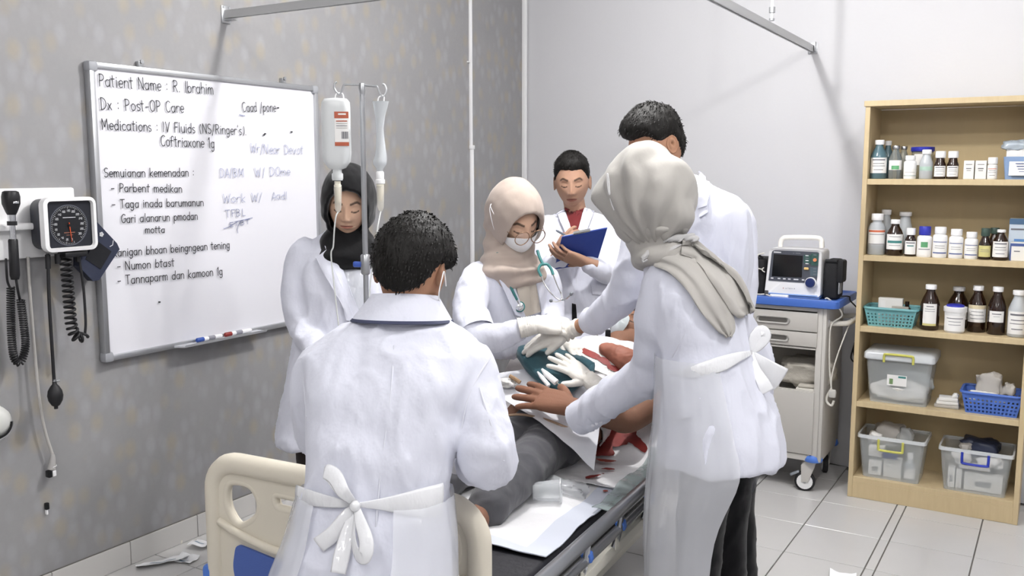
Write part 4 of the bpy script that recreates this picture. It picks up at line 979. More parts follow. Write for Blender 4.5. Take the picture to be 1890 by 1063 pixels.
MB().tube(spline([V((p.x, my + .0, p.z)) for p in (e8(245, 535), e8(295, 545), e8(325, 520), e8(300, 560), e8(340, 590))], 5), .0026, 7).build('lead_branch', cbm, lead)
clp = empty('cable_clip', (x0 + .02, my - .03, ZT), 'grey clip with pale cable lying before the defibrillator', 'cable')
MB().tube(spline([(x0 - .06, my - .02, ZT + .012), (x0 - .02, my - .025, ZT + .009), (x0 + .01, my - .03, ZT + .012), (x0 + .045, my - .05, ZT + .008)], 5), .004, 8).build('pale_cable', cbm, clp)
MB().box((x0 + .018, my - .03, ZT + .021), (.018, .014, .024), .003).build('clip', mat('dark grey clip', '#4a4a4c', .5), clp)
MB().box((x0 + .08, my - .02, ZT + .008), (.09, .014, .013), .002).build('paper_slot', M_white, df)
# cables on the right side of the trolley
sc = empty('sensor_cable', (TX1 + .03, 4.7, .6), 'pale sensor cable with finger clip hanging from trolley handle', 'cable')
c0 = V((TX1 + .012, 4.57, 0))
MB().tube(spline([(xr + .02, my - .01, ZT + .008), (TX1 + .0, 4.585, ZT + .01), (TX1 + .045, 4.60, .945), (TX1 + .06, 4.62, .90), (TX1 + .02, 4.60, .86), (TX1 + .012, 4.60, .78), (TX1 + .018, 4.60, .64), (TX1 + .032, 4.60, .53)], 7), .0038, 7).build('cable_strand', cbm, sc)
MB().tube(spline([(TX1 + .09, 4.70, .877), (TX1 + .075, 4.63, .80), (TX1 + .05, 4.60, .70), (TX1 + .03, 4.60, .60), (TX1 + .03, 4.60, .53)], 7), .0034, 7).build('cable_strand', cbm, sc)
MB().tube(spline([(TX1 + .032, 4.60, .54), (TX1 + .012, 4.60, .50), (TX1 + .012, 4.60, .47), (TX1 + .035, 4.60, .455), (TX1 + .045, 4.60, .48)], 6), .006, 8).build('cable_loop', cbm, sc)
MB().box((TX1 + .036, 4.60, .515), (.036, .025, .04), .008).build('finger_clip', mat('grey white clip', '#bdbbb6', .5), sc)
pc = MB().tube(spline([(xr + .06, my + .08, ZT + .012), (xr + .105, my + .12, ZT + .01), (TX1 + .075, 4.74, .96), (TX1 + .112, 4.78, .90), (TX1 + .108, 4.80, .80), (TX1 + .085, 4.82, .70), (TX1 + .10, 4.82, .64), (TX1 + .075, 4.82, .66), (TX1 + .09, 4.82, .74)], 7), .0036, 7).build('power_cable', M_rubber, label='black power cable hanging behind the trolley handle', cat='cable')
# things in the open trolley niche
zn = (zn0 + zn1) / 2 + .006
M_bagc = mat('grey beige cloth', '#b5b0a6', .8, bump=[(30, .4, (1, 1, 1))])
crumple((-1.08, 4.74, zn + .085), (.27, .22, .15), 51, M_bagc, 'cloth_bundle', 'crumpled grey cloth bundle in the open trolley shelf', 'cloth', amp=.3)
fd = empty('folded_linen', (-1.06, 4.66, zn), 'folded pale linen lying before the cloth bundle in the trolley', 'linen')
for k in range(3): MB().box((-1.055 + .004 * k, 4.615, zn + .008 + .0155 * k), (.12 - .012 * k, .05, .015), .0065, rotz(.05 * (k - 1)), 3).build('linen_fold', [M_bagc, mat('grey white linen', '#cfccc4', .8), M_bagc][k], fd, smooth=60)
bottle('plastic_flask', (-1.235, 4.65, zn), .034, .12, 'pill', M_black, M_wbot, 'white flask with black cap in the open trolley shelf', 'flask', neck=.6, caph=.34)
# ================================================================ hospital bed
BA = math.radians(3.6)
bu, bv = V((math.cos(BA), math.sin(BA), 0)), V((-math.sin(BA), math.cos(BA), 0))
BF = V((-1.574, 1.736, 0))
def Bp(u, v, z): return BF + bu * u + bv * v + V((0, 0, z))
RB = rotz(BA)
HW = .41
MT = .50                                     # mattress top
M_cream = mat('cream bed plastic', '#ddd6c6', .42, spec=.4); M_bpanel = mat('blue panel plastic', '#4a65ad', .5, bump=[(260, .12, (1, 1, 1))])
M_frame = mat('cream enamel steel', '#d9d6cb', .4)
bed = empty('hospital_bed', Bp(0, 1.0, 0), 'cream hospital bed with blue panels and steel side rails', 'bed')
def board2d(half, zt, zb_, r):
    """outline of an end board: wide rounded top corners"""
    o = []
    for s in (1, -1):
        a = [(half * s - s * r + s * r * math.cos(t), zt - r + r * math.sin(t)) for t in [PI / 2 * k / 8 for k in range(9)]]
        o += a if s == 1 else a[::-1]
    return o + [(-half - .012, zb_), (half + .012, zb_)]
def plate_holes(P, outer, holes, v0, v1):
    """flat plate with holes: outlines in (u, z), between stations v0 and v1"""
    bm = bmesh.new(); es = []
    for lp in [outer] + holes:
        vs_ = [bm.verts.new((a, b_, 0)) for a, b_ in lp]
        es += [bm.edges.new((vs_[i], vs_[(i + 1) % len(vs_)])) for i in range(len(vs_))]
    bmesh.ops.triangle_fill(bm, use_beauty=True, edges=es)
    bm.verts.index_update(); n = len(bm.verts); mb = MB()
    fs = [[q.index for q in f.verts] for f in bm.faces]; co = [q.co.copy() for q in bm.verts]
    mb.v = [P(c.x, c.y, v0) for c in co] + [P(c.x, c.y, v1) for c in co]
    mb.f = fs + [[i + n for i in q][::-1] for q in fs]
    for e in bm.edges:
        if len(e.link_faces) == 1: i, j = e.verts[0].index, e.verts[1].index; mb.f.append([i, j, j + n, i + n])
    bm.free(); return mb
def rounded(pts, r, n=4):
    out = []; m = len(pts)
    for i in range(m):
        a, b_, c = V((*pts[i - 1], 0)), V((*pts[i], 0)), V((*pts[(i + 1) % m], 0))
        p1 = b_ + (a - b_).normalized() * min(r, (a - b_).length * .45); p2 = b_ + (c - b_).normalized() * min(r, (c - b_).length * .45)
        for k in range(n + 1):
            t = k / n; q = p1.lerp(b_, t).lerp(b_.lerp(p2, t), t); out.append((q.x, q.y))
    return out
def endboard(v0, zt, zb_, name):
    ol = board2d(.405, zt - .02, zb_, .075)
    P = lambda u, z, dv=0: Bp(u, v0 + dv, z)
    hz = lambda d_: zt - d_
    h1 = [rounded([(s * .375, hz(.05)), (s * .285, hz(.045)), (s * .25, hz(.09)), (s * .262, hz(.14)), (s * .335, hz(.185)), (s * .382, hz(.13))], .035) for s in (-1, 1)]
    h2 = [rounded([(-.205, hz(.06)), (.205, hz(.06)), (.2, hz(.10)), (-.2, hz(.10))], .02)]
    plate_holes(P, ol, h1 + h2, -.014, .016).build('board_panel', M_cream, bed, smooth=35)
    rim = [P(.425, zb_)] + [P(u, z) for u, z in board2d(.425, zt, zb_, .085)[:-2]] + [P(-.425, zb_)]
    MB().tube(rim, .030, 12).build('board_rim', M_cream, bed, smooth=60)
    for h in h1 + h2: MB().tube([P(a, b_, -.004) for a, b_ in h], .012, 8, closed=True).build('grip_edge', M_cream, bed, smooth=60)
    MB().tube(spline([P(-.40, hz(.17), -.014), P(-.33, hz(.19), -.018), P(-.2, hz(.215), -.018), P(0, hz(.225), -.018), P(.2, hz(.215), -.018), P(.33, hz(.19), -.018), P(.40, hz(.17), -.014)], 4), .012, 8).build('board_ridge', M_cream, bed, smooth=60)
    for s in (-1, 1):
        bp_ = rounded([(s * .325, zb_ + .04), (s * .03, zb_ + .02), (s * .03, hz(.262)), (s * .335, hz(.222)), (s * .35, hz(.29))], .02)
        MB().prism([P(u, z, -.022) for u, z in bp_], bv * .012).build('blue_panel', M_bpanel, bed, smooth=30)
        MB().box(P(s * .445, zb_ + .06, 0), (.04, .06, .15), .014, RB).build('corner_bumper', M_cblue, bed)
endboard(0.0, .80, .36, 'foot')
endboard(1.98, .76, .36, 'head')
# steel frame
for s in (-1, 1):
    MB().box(Bp(s * .395, 1.0, .36), (.05, 1.94, .05), .006, RB).build('frame_beam', M_frame, bed)
    MB().box(Bp(s * .33, 1.0, .24), (.045, 1.7, .045), .006, RB).build('lower_beam', M_frame, bed)
for v_ in (.06, .5, 1.0, 1.5, 1.92):
    MB().box(Bp(0, v_, .355), (.78, .04, .035), .004, RB).build('cross_beam', M_frame, bed)
for v_ in (.25, 1.72):
    MB().box(Bp(0, v_, .24), (.66, .045, .04), .004, RB).build('cross_beam', M_frame, bed)
    for s in (-1, 1):
        MB().box(Bp(s * .33, v_, .3), (.035, .05, .12), .004, RB).build('frame_leg', M_frame, bed)
        caster(bed, Bp(s * .33, v_, 0).x, Bp(s * .33, v_, 0).y, BA + (PI / 2 if s > 0 else -PI / 2) + .5, r=.062, zbase=.22, brake=False, m=M_frame, hub='#3b57a6')
# deck: flat part and raised back part
HG, BANG = 1.30, math.radians(29)
BL_ = .70
MB().box(Bp(0, .68, .385), (.76, 1.22, .02), .003, RB).build('deck_board', M_frame, bed, smooth=None)
Rback = RB @ Matrix.Rotation(BANG, 3, 'X')
bdir = bv * math.cos(BANG) + V((0, 0, math.sin(BANG)))
bnrm = -bv * math.sin(BANG) + V((0, 0, math.cos(BANG)))
MB().box(Bp(0, HG, .39) + bdir * (BL_ / 2) + V((0, 0, 0)), (.76, BL_, .018), .003, Rback).build('deck_board', M_frame, bed, smooth=None)
M_matt = mat('black mattress cover', '#26262b', .5, bump=[(40, .15, (1, 1, 1))])
mt_r = []
prof_m = [(.04, MT, 0)] + [(.2, MT, 0), (.6, MT, 0), (1.0, MT, 0), (1.2, MT, 0)]
ringsM = []
def mring(c, up, h, hw=HW - .01):
    pts = rrect(2 * hw, h, .022)
    return [c + bu * a + up * (b - h / 2) for a, b in pts]
for v_ in (.045, .05, .3, .6, .9, 1.2, HG - .06): ringsM.append(mring(Bp(0, v_, MT), V((0, 0, 1)), .10 if v_ > .046 else .09, HW - .01 if v_ > .046 else HW - .025))
hb0 = Bp(0, HG, MT)
for k in range(1, 5):
    a_ = BANG * k / 4; ringsM.append(mring(hb0 + bv * (.02 * k - .04) + V((0, 0, .012 * k * k / 6)), V((0, 0, 1)) * math.cos(a_) - bv * math.sin(a_), .10))
for s_ in (.12, .3, .5, .68, .685): ringsM.append(mring(hb0 + bdir * s_, bnrm, .10 if s_ < .684 else .09, HW - .01 if s_ < .684 else HW - .025))
MB().loft(ringsM).build('mattress', M_matt, bed, smooth=50)
# side rails (lowered collapsible rails): top tube, lower tube, blue clips, pivots
M_railt = mat('satin rail steel', '#a9abae', .28, metal=.85)
for s in (-1, 1):
    ru = .485 * s
    zr = .548 if s > 0 else .50
    MB().tube(spline([Bp(ru, .16, zr - .03), Bp(ru, .19, zr), Bp(ru, .3, zr), Bp(ru, 1.6, zr), Bp(ru, 1.75, zr), Bp(ru, 1.79, zr - .03)], 5), .021, 14).build('rail_tube', M_railt, bed)
    MB().tube([Bp(ru - .012 * s, .18, zr - .075), Bp(ru - .012 * s, 1.77, zr - .075)], .0145, 12).build('rail_tube', M_railt, bed)
    MB().box(Bp(ru - .03 * s, .98, .405), (.03, 1.66, .035), .004, RB).build('rail_mount_bar', M_frame, bed)
    for k in range(6):
        v_ = .27 + .275 * k
        cl_ = MB().box(Bp(ru - .008 * s, v_, zr - .062), (.034, .026, .034), .007, RB @ Matrix.Rotation(.4, 3, 'X')).build('rail_clip', M_cblue, bed)
        MB().tube([Bp(ru - .004 * s, v_, zr - .01), Bp(ru - .008 * s, v_ - .02, zr - .09), Bp(ru - .02 * s, v_ - .03, zr - .13)], .010, 8).build('rail_post', M_railt, bed)
        br = MB().prism([Bp(ru - .008 * s, v_ - .05, .42), Bp(ru - .008 * s, v_ - .02, .42), Bp(ru - .008 * s, v_ - .022, .462), Bp(ru - .008 * s, v_ - .03, .47), Bp(ru - .008 * s, v_ - .04, .47), Bp(ru - .008 * s, v_ - .048, .462)], bu * (.004 * s)).build('pivot_bracket', M_frame, bed)
        MB().cyl(Bp(ru - .012 * s, v_ - .035, .455), Bp(ru - .0 * s, v_ - .035, .455), .0045, 8).build('pivot_bolt', M_steel, br)
# pad and sheets on the mattress
M_pad = mat('white underpad', '#eeeef0', .75, bump=[(9, .35, (1, 1, 1)), (26, .2, (1, 1, 1))], spec=.2)
def sheet(name, u0, u1, v0, v1, z, m, label=None, cat=None, nu=24, nv=60, amp=.006, seed=0, drop=0.0, parent=None, skew=0.0):
    P = []
    for j in range(nv + 1):
        row = []
        for i in range(nu + 1):
            u = u0 + (u1 - u0) * i / nu; v = v0 + (v1 - v0) * j / nv + skew * u
            h = amp * (.6 + noise.noise(V((u * 6, v * 5, seed))) + .5 * noise.noise(V((u * 14, v * 14, seed + 3))))
            p = bedsurf(u, v, z + max(0, h))
            if drop and u > HW - .04: p += V((0, 0, -(u - HW + .04) * drop)) + bu * (-(u - HW + .04) * .35)
            row.append(p)
        P.append(row)
    return solid(MB().grid(P), .003).build(name, m, parent, smooth=60, label=label, cat=cat)
def bedsurf(u, v, dz):
    if v < HG - .05: return Bp(u, v, MT + dz)
    s = v - HG
    t = smoothstep(-.05, .12, s)
    return Bp(u, v, MT + dz).lerp(Bp(u, HG, MT) + bdir * s + bnrm * dz, t)
sheet('underpad', -.30, .395, .44, 1.30, .006, M_pad, 'white absorbent underpad spread on the black mattress', 'underpad', seed=2, amp=.012)
pad = bpy.data.objects['underpad']
# blue grey pad border
M_border = mat('pale blue pad border', '#d5dae6', .7)
sheet('pad_border', .315, .398, .43, 1.30, .008, M_border, nu=8, seed=2, amp=.012, parent=pad)
sheet('pad_border', -.30, .395, .43, .475, .008, M_border, nv=6, nu=40, seed=2, amp=.012, parent=pad)
sheet('bed_sheet', -.39, .43, 1.02, 1.95, .018, mat('white cotton sheet', '#ecebec', .85, bump=[(12, .5, (1, 1, 1))]), 'white rumpled cotton sheet under the patient', 'sheet', seed=9, amp=.012)
M_tealfilm = film('teal tinted film', '#b3c2c1', .5, .2)
sheet('drape_edge', .385, .455, .80, 1.40, .016, M_tealfilm, 'teal tinted film hanging out under the sheet by the rail', 'film', nu=10, seed=5, amp=.02)
sheet('green_cloth', -.28, -.12, .62, .80, .02, mat('green surgical cloth', '#2f7a66', .8), 'small green cloth on the bed beside the leg', 'cloth', seed=6, amp=.012, nu=14, nv=14)
# blood stains: thin dried patches
M_blood = mat('dried blood red', '#86302b', .55, var=(20, .35)); M_blood_l = mat('thin blood stain', '#a04c40', .6, var=(20, .25))
def blob(name, u, v, ru_, rv_, seed, m, parent, dz, n=26, rot=0):
    c = bedsurf(u, v, dz); pts = []
    for k in range(n):
        a = 2 * PI * k / n; r = 1 + .45 * noise.noise(V((math.cos(a) * 1.3, math.sin(a) * 1.3, seed))) + .22 * noise.noise(V((math.cos(a) * 4, math.sin(a) * 4, seed)))
        x_, y_ = math.cos(a) * ru_ * r, math.sin(a) * rv_ * r
        x_, y_ = x_ * math.cos(rot) - y_ * math.sin(rot), x_ * math.sin(rot) + y_ * math.cos(rot)
        pts.append(bedsurf(u + x_, v + y_, dz))
    mid = [c.lerp(p, .6) for p in pts]
    mb = MB(); mb.v = [c + V((0, 0, .001))] + mid + pts; mb.f = [[0, 1 + k, 1 + (k + 1) % n] for k in range(n)] + [[1 + k, 1 + n + k, 1 + n + (k + 1) % n, 1 + (k + 1) % n] for k in range(n)]
    return mb.build(name, m, parent, smooth=180)
sheeto = bpy.data.objects['bed_sheet']
def uv_of(px, py, z):
    p = atz(px, py, z) - BF; return p.dot(bu), p.dot(bv)
for i, (px, py, a, b, m, rot) in enumerate([(1138, 826, .105, .06, M_blood, -.5), (1106, 838, .06, .045, M_blood, .2), (1178, 836, .07, .026, M_blood, -.6), (1118, 852, .035, .02, M_blood_l, .2), (1123, 868, .022, .01, M_blood, .3),
        (1093, 882, .012, .03, M_blood, -.5), (1117, 901, .010, .008, M_blood_l, 0), (1157, 803, .014, .01, M_blood, 0), (1194, 814, .014, .007, M_blood, -.7), (1172, 816, .008, .006, M_blood, 0), (1186, 806, .005, .005, M_blood, 0), (1160, 818, .006, .004, M_blood, 0), (1176, 806, .005, .005, M_blood, 0), (1113, 877, .005, .004, M_blood, 0), (1145, 793, .02, .008, M_blood, .3), (1134, 906, .004, .004, M_blood_l, 0)]):
    u, v = uv_of(px, py, MT + .03)
    blob('blood_stain', u, v, a, b, i * 3.7, m, sheeto if v > 1.05 else pad, .036 if v > 1.05 else .021, rot=rot)
# clear plastic cup lying on the pad
u, v = uv_of(1010, 918, MT + .03)
M_clr = film('clear cup plastic', '#e9edf0', .3, .06, 0)
cupo = empty('plastic_cup', Bp(u, v, MT), 'clear plastic cup lying on its side on the underpad', 'cup')
cd = (bu * .92 + bv * .38 + V((0, 0, .06))).normalized()
MB().lathe([(.022, 0), (.03, .004), (.034, .05), (.037, .095), (.0385, .097), (.0365, .095), (.033, .05), (.028, .008), (.0, .006)], Bp(u, v, MT + .052) - cd * .05, 26, rotto(cd)).build('cup_body', M_clr, cupo, smooth=50)
MB().tube([Bp(u, v, MT + .052) + cd * .045 + p for p in arc((0, 0, 0), .039, 0, 2 * PI, 26, cd.orthogonal().normalized(), cd.cross(cd.orthogonal()).normalized())[:-1]], .0022, 6, closed=True).build('cup_rim', film('cup rim', '#f2f4f6', .6, .08, 0), cupo)
crumple(Bp(u - .02, v + .12, MT + .03), (.2, .09, .045), 61, film('clear wrapper film', '#eef1f4', .45, .08, .5), 'plastic_wrapper', 'crumpled clear plastic wrapper on the underpad beside the cup', 'wrapper', amp=.5)
# iv pole socket on the bed
pxd = 3.1
ptop = W(668, 157, pxd)
MB().box((ptop.x + .03, ptop.y, .37), (.09, .035, .05), .006, RB).build('pole_socket', M_frame, bed)
# ================================================================ infusion pole, bottle and bag
ivp = empty('infusion_pole', (ptop.x, ptop.y, .34), 'steel infusion pole with two hooks rising from the bed', 'infusion pole')
MB().cyl((ptop.x, ptop.y, .30), (ptop.x, ptop.y, 1.02), .0125, 16).build('outer_tube', M_steel, ivp)
MB().cyl((ptop.x, ptop.y, 1.0), (ptop.x, ptop.y, ptop.z), .0092, 16).build('inner_tube', M_steel, ivp)
cz = W(672, 492, pxd).z
MB().lathe([(.013, -.035), (.0165, -.03), (.0165, .03), (.013, .035)], (ptop.x, ptop.y, cz), 18).build('clamp_collar', M_steel, ivp)
MB().box(V((ptop.x, ptop.y, cz)) - Rv * .028, (.03, .014, .02), .005, rotz(YAW)).build('clamp_knob', mat('blue knob plastic', '#3a5bb5', .4), ivp)
MB().tube([(ptop.x, ptop.y, ptop.z - .03), (ptop.x, ptop.y, ptop.z - .01), (ptop.x, ptop.y, ptop.z + .006)], [.0095, .012, .009], 14).build('pole_head', M_steel, ivp)
hk = lambda px, py: W(px, py, pxd)
MB().tube(spline([hk(668, 157), hk(640, 156), hk(634, 158), hk(630, 170), hk(627, 174), hk(621, 170), hk(617, 162), hk(618, 154), hk(622, 151)], 5), .0032, 8).build('hook', M_steel, ivp)
MB().tube(spline([hk(668, 157), hk(690, 159), hk(696, 160), hk(701, 172), hk(706, 178), hk(711, 174), hk(713, 165), hk(710, 157), hk(706, 155)], 5), .0032, 8).build('hook', M_steel, ivp)
cbt = hk(623, 333)
s_ = pxd / FPX
def drip(t, top, n_, tone):
    """drip chamber under a spike, and its line"""
    MB().lathe([(.0105, 0), (.0105, -.012), (.0125, -.013), (.0125, -.02), (.010, -.022)], top, 16).build('spike_cap', mat('spike plastic', '#e3dfcf', .4), t)
    MB().lathe([(.004, -.105), (.008, -.10), (.011, -.09), (.0135, -.022), (.012, -.02)], top, 16).build('drip_chamber', film('drip chamber plastic', '#dfdcd2', .45, .15, 0), t)
    MB().lathe([(.007, -.07), (.0095, -.03), (.0085, -.022)], top, 12).build('chamber_drop', mat('amber filter', '#ddd5bf', .4), t)
iv = empty('infusion_bottle', cbt, 'soft plastic infusion bottle with red and white label on the left hook', 'infusion bottle')
M_ivb = mat('milky infusion plastic', '#e8ebec', .22, trans=.35, ior=1.35)
yo = V((0, 0, 0))
bz = lambda py: hk(623, py).z - cbt.z
hw_ = 26 * s_
pr_ = [(.017, 0), (.019, .006), (.019, .022), (.015, .026), (.015, .036), (hw_ * .62, bz(310)), (hw_ * .95, bz(298)), (hw_, bz(284)), (hw_, bz(200)), (hw_ * .97, bz(190)), (hw_ * .8, bz(184)), (hw_ * .3, bz(182.5))]
Rc = rotz(YAW)
def flatlathe(prof, c, n, fy):
    """round at the neck, a flattened box shape in the body"""
    rings = []
    for r, z in prof:
        k = smoothstep(.02, .035, r); rg_ = []
        for j in range(n):
            a = 2 * PI * j / n; ca, sa = math.cos(a), math.sin(a); e = 1 - .45 * k
            x_ = math.copysign(abs(ca) ** e, ca) * r; y_ = math.copysign(abs(sa) ** e, sa) * r * (1 - (1 - fy) * k)
            rg_.append(V(c) + Rv * x_ + V((-Rv.y, Rv.x, 0)) * y_ + V((0, 0, z)))
        rings.append(rg_)
    return MB().loft(rings)
flatlathe(pr_, cbt, 32, .62).build('bottle_shell', M_ivb, iv, smooth=60)
MB().tube(spline([hk(618, 187), hk(620, 174), hk(627, 171.5), hk(633, 174), hk(635, 187)], 5), .0022, 7).build('hanging_loop', M_white, iv)
nf = -V((-Rv.y, Rv.x, 0))
def labelrect(px0, px1, py0, py1, m, off, name='label'):
    o_ = nf * (hw_ * .62 + off)
    vz = lambda px, py: cbt + Rv * ((px - 623) * pxd / FPX) + V((0, 0, bz(py)))
    P = [[vz(px0 + (px1 - px0) * i / 6, py) + o_ - nf * (.003 * max(0, (px0 + (px1 - px0) * i / 6 - 640)) / 8) for i in range(7)] for py in (py1, py0)]
    MB().grid(P).build(name, m, iv, smooth=180)
M_redl = mat('brick red label', '#b05a41', .5)
labelrect(623, 648.5, 208, 270, M_label, .001)
labelrect(623, 648.5, 208, 220, M_redl, .0016, 'label_band'); labelrect(623, 648.5, 263, 270, M_redl, .0016, 'label_band')
labelrect(626, 646, 224, 226, M_redl, .002, 'label_print')
for k in range(3): labelrect(626, 646, 229 + 4 * k, 230.2 + 4 * k, M_dkprint if k == 1 else mat('light print', '#b5b2ae', .6), .002, 'label_print')
for k in range(6): labelrect(635.5 + 2 * k, 636.6 + 2 * k + (k % 2) * .5, 244, 257, M_dkprint, .002, 'bar_code')
labelrect(630, 644, 211, 214, M_label, .002, 'label_print')
drip(iv, cbt + V((0, 0, -.002)), 0, 0)
M_line = film('infusion line plastic', '#dfe2e0', .7, .2, 0)
MB().tube(spline([cbt + V((0, 0, -.105)), hk(620, 400), hk(617, 425), hk(615, 455), hk(611, 470), hk(616, 520) , hk(625, 600), hk(640, 720)], 7), .0026, 7).build('infusion_line', M_line, iv)
cbg = hk(701, 300)
ib = empty('infusion_bag', cbg, 'collapsed clear infusion bag on the right hook', 'infusion bag')
gz = lambda py: hk(701, py).z - cbg.z
cc = [(.009, gz(317), 0), (.012, gz(311), 0), (.022, gz(304), 0), (.024, gz(297), .0), (.020, gz(288), .004), (.017, gz(275), .004), (.013, gz(250), .003), (.0125, gz(237), .002), (.017, gz(215), .004), (.0265, gz(192), .006), (.029, gz(188), .006)]
rings = []
for r, z, o_ in cc:
    fl_ = .55 if z > gz(285) else .9
    rings.append([cbg + Rv * (r * math.cos(2 * PI * j / 24) + o_) + V((-Rv.y, Rv.x, 0)) * (r * fl_ * math.sin(2 * PI * j / 24)) * (1 + .15 * math.sin(3 * 2 * PI * j / 24)) + V((0, 0, z)) for j in range(24)])
MB().loft(rings).build('bag_shell', mat('clear infusion film', '#dde1e4', .15, trans=.45, ior=1.3), ib, smooth=60)
MB().tube(spline([hk(697, 190), hk(699, 180), hk(706, 176), hk(709, 180), hk(708, 190)], 5), .0022, 7).build('hanging_loop', M_white, ib)
MB().lathe([(.011, -.03), (.013, -.026), (.013, -.004), (.01, 0)], cbg + V((0, 0, gz(317) + .002)), 16).build('port', M_white, ib)
drip(ib, cbg + V((0, 0, gz(317) - .028)), 0, 0)
MB().lathe([(.012, -.012), (.016, -.009), (.016, .003), (.012, .006)], cbg + V((0, 0, gz(317) - .03)), 10).build('spike_wheel', M_white, ib)
p_ = cbg + V((0, 0, gz(317) - .133))
MB().tube(spline([p_, hk(697, 420), hk(690, 470), hk(682, 540), hk(676, 620), hk(680, 720)], 7), .0026, 7).build('infusion_line', M_line, ib)
# ================================================================ wrappers on the floor
def wrapper(px, py, L_, w_, ang, label, seed, m):
    c = atz(px, py, 0.012); P = []
    d_, s2 = V((math.cos(ang), math.sin(ang), 0)), V((-math.sin(ang), math.cos(ang), 0))
    for i in range(13):
        row = []
        for j in range(9):
            a_, b_ = (i / 12 - .5) * L_, (j / 8 - .5) * w_
            z_ = .010 + .012 * noise.noise(V((a_ * 22, b_ * 30, seed))) + .008 * math.sin(b_ / w_ * 3 + seed) + .012 * abs(a_ / L_) 
            row.append(V((c.x, c.y, max(.002, z_))) + d_ * a_ + s2 * b_)
        P.append(row)
    t = empty('empty_wrapper', (c.x, c.y, 0), label, 'wrapper', 'wrappers on the floor')
    solid(MB().grid(P), .0012).build('paper_sheet', m, t, smooth=60)
    st_ = MB().grid([[P[i][j] + V((0, 0, .0022)) for j in (2, 3)] for i in range(3, 10)]).build('print_strip', mat('green blue print', '#7e93a8', .5), t, smooth=60)
M_wrap = mat('wrapper paper', '#f3f4f6', .35, bump=[(40, .3, (1, 1, 1))])
wrapper(300, 1035, .20, .07, 1.05, 'long torn white wrapper on the floor at lower left', 3.3, M_wrap)
wrapper(343, 1030, .09, .07, .25, 'square white wrapper on the floor between the two others', 5.1, M_wrap)
wrapper(372, 1005, .09, .07, .25, 'square white wrapper on the floor nearest the bed foot', 8.4, M_wrap)
wrapper(1556, 1062, .10, .06, .2, 'white wrapper on the tiles cut by the lower photo edge', 11.4, M_wrap)
tbx = MB().box(atz(334, 999, .008), (.016, .02, .016), .003, rotz(.3)).build('cap_piece', M_offwhite, label='tiny cream plastic cap on the floor by the skirting', cat='cap')
# ================================================================ people: helpers
def remesh(mb, voxel, smooth=6, name='body'):
    me = mb.mesh('tmp_' + name); o = bpy.data.objects.new('tmp', me); C.objects.link(o)
    r = o.modifiers.new('r', 'REMESH'); r.mode = 'VOXEL'; r.voxel_size = voxel; r.use_smooth_shade = True
    if smooth:
        s = o.modifiers.new('s', 'SMOOTH'); s.factor = .5; s.iterations = smooth
    dg = bpy.context.evaluated_depsgraph_get()
    out = bpy.data.meshes.new_from_object(o.evaluated_get(dg))
    bpy.data.objects.remove(o); bpy.data.meshes.remove(me)
    out.name = name
    return out
def to_mb(me):
    mb = MB(); mb.v = [q.co.copy() for q in me.vertices]; mb.f = [list(p.vertices) for p in me.polygons]; return mb
def displace(me, fn):
    """move vertices along their normals by fn(co, normal)"""
    ns = [q.normal.copy() for q in me.vertices]
    for q, n in zip(me.vertices, ns): q.co += n * fn(q.co, n)
    me.update()
def ell(c, r, f, hw, hd, n=36, e=2.2, tilt=None):
    """horizontal superellipse ring: r right vector, f forward vector"""
    out = []
    for j in range(n):
        a = 2 * PI * j / n; ca, sa = math.cos(a), math.sin(a)
        x, y = math.copysign(abs(ca) ** (2 / e), ca) * hw, math.copysign(abs(sa) ** (2 / e), sa) * hd
        p = V(c) + r * x + f * y
        if tilt is not None: p.z += x * tilt[0] + y * tilt[1]
        out.append(p)
    return out
def body_loft(secs, r, f, sub=4):
    """secs: list of (centre, half width, half depth[, tilt]); smoothly interpolated"""
    cs = spline([s[0] for s in secs], sub); ws = spline([V((s[1], s[2], 0)) for s in secs], sub)
    ts = spline([V((s[3][0], s[3][1], 0)) if len(s) > 3 else V() for s in secs], sub)
    return MB().loft([ell(c, r, f, w_.x, w_.y, tilt=(t.x, t.y)) for c, w_, t in zip(cs, ws, ts)])
def limb(pts, rad, n=16, sub=4, flat=1.0):
    pts = [V(p) for p in pts]; sp = spline(pts, sub); rr = [v.x for v in spline([V((x, 0, 0)) for x in rad], sub)]
    # rounded ends
    d0 = (sp[0] - sp[1]).normalized(); d1 = (sp[-1] - sp[-2]).normalized()
    sp = [sp[0] + d0 * rr[0] * .6] + sp + [sp[-1] + d1 * rr[-1] * .6]; rr = [rr[0] * .5] + rr + [rr[-1] * .5]
    return MB().tube(sp, rr, n, flat=flat)
class Frame:
    """a local frame: o origin, r right, f forward, u up"""
    def __init__(s, o, r, f, u): s.o, s.r, s.f, s.u = V(o), V(r), V(f), V(u)
    def __call__(s, x, y, z): return s.o + s.r * x + s.f * y + s.u * z
def head_frame(c, f, pitch=0.0, roll=0.0, scale=1.0):
    """c head centre, f facing (horizontal), pitch > 0 looks down"""
    f = V((f[0], f[1], 0)).normalized(); r = V((f.y, -f.x, 0)); u = V((0, 0, 1))
    M = Matrix.Rotation(-pitch, 3, r) ; f2 = M @ f; u2 = M @ u
    M2 = Matrix.Rotation(roll, 3, f2); r2 = M2 @ r; u2 = M2 @ u2
    return Frame(c, r2 * scale, f2 * scale, u2 * scale)
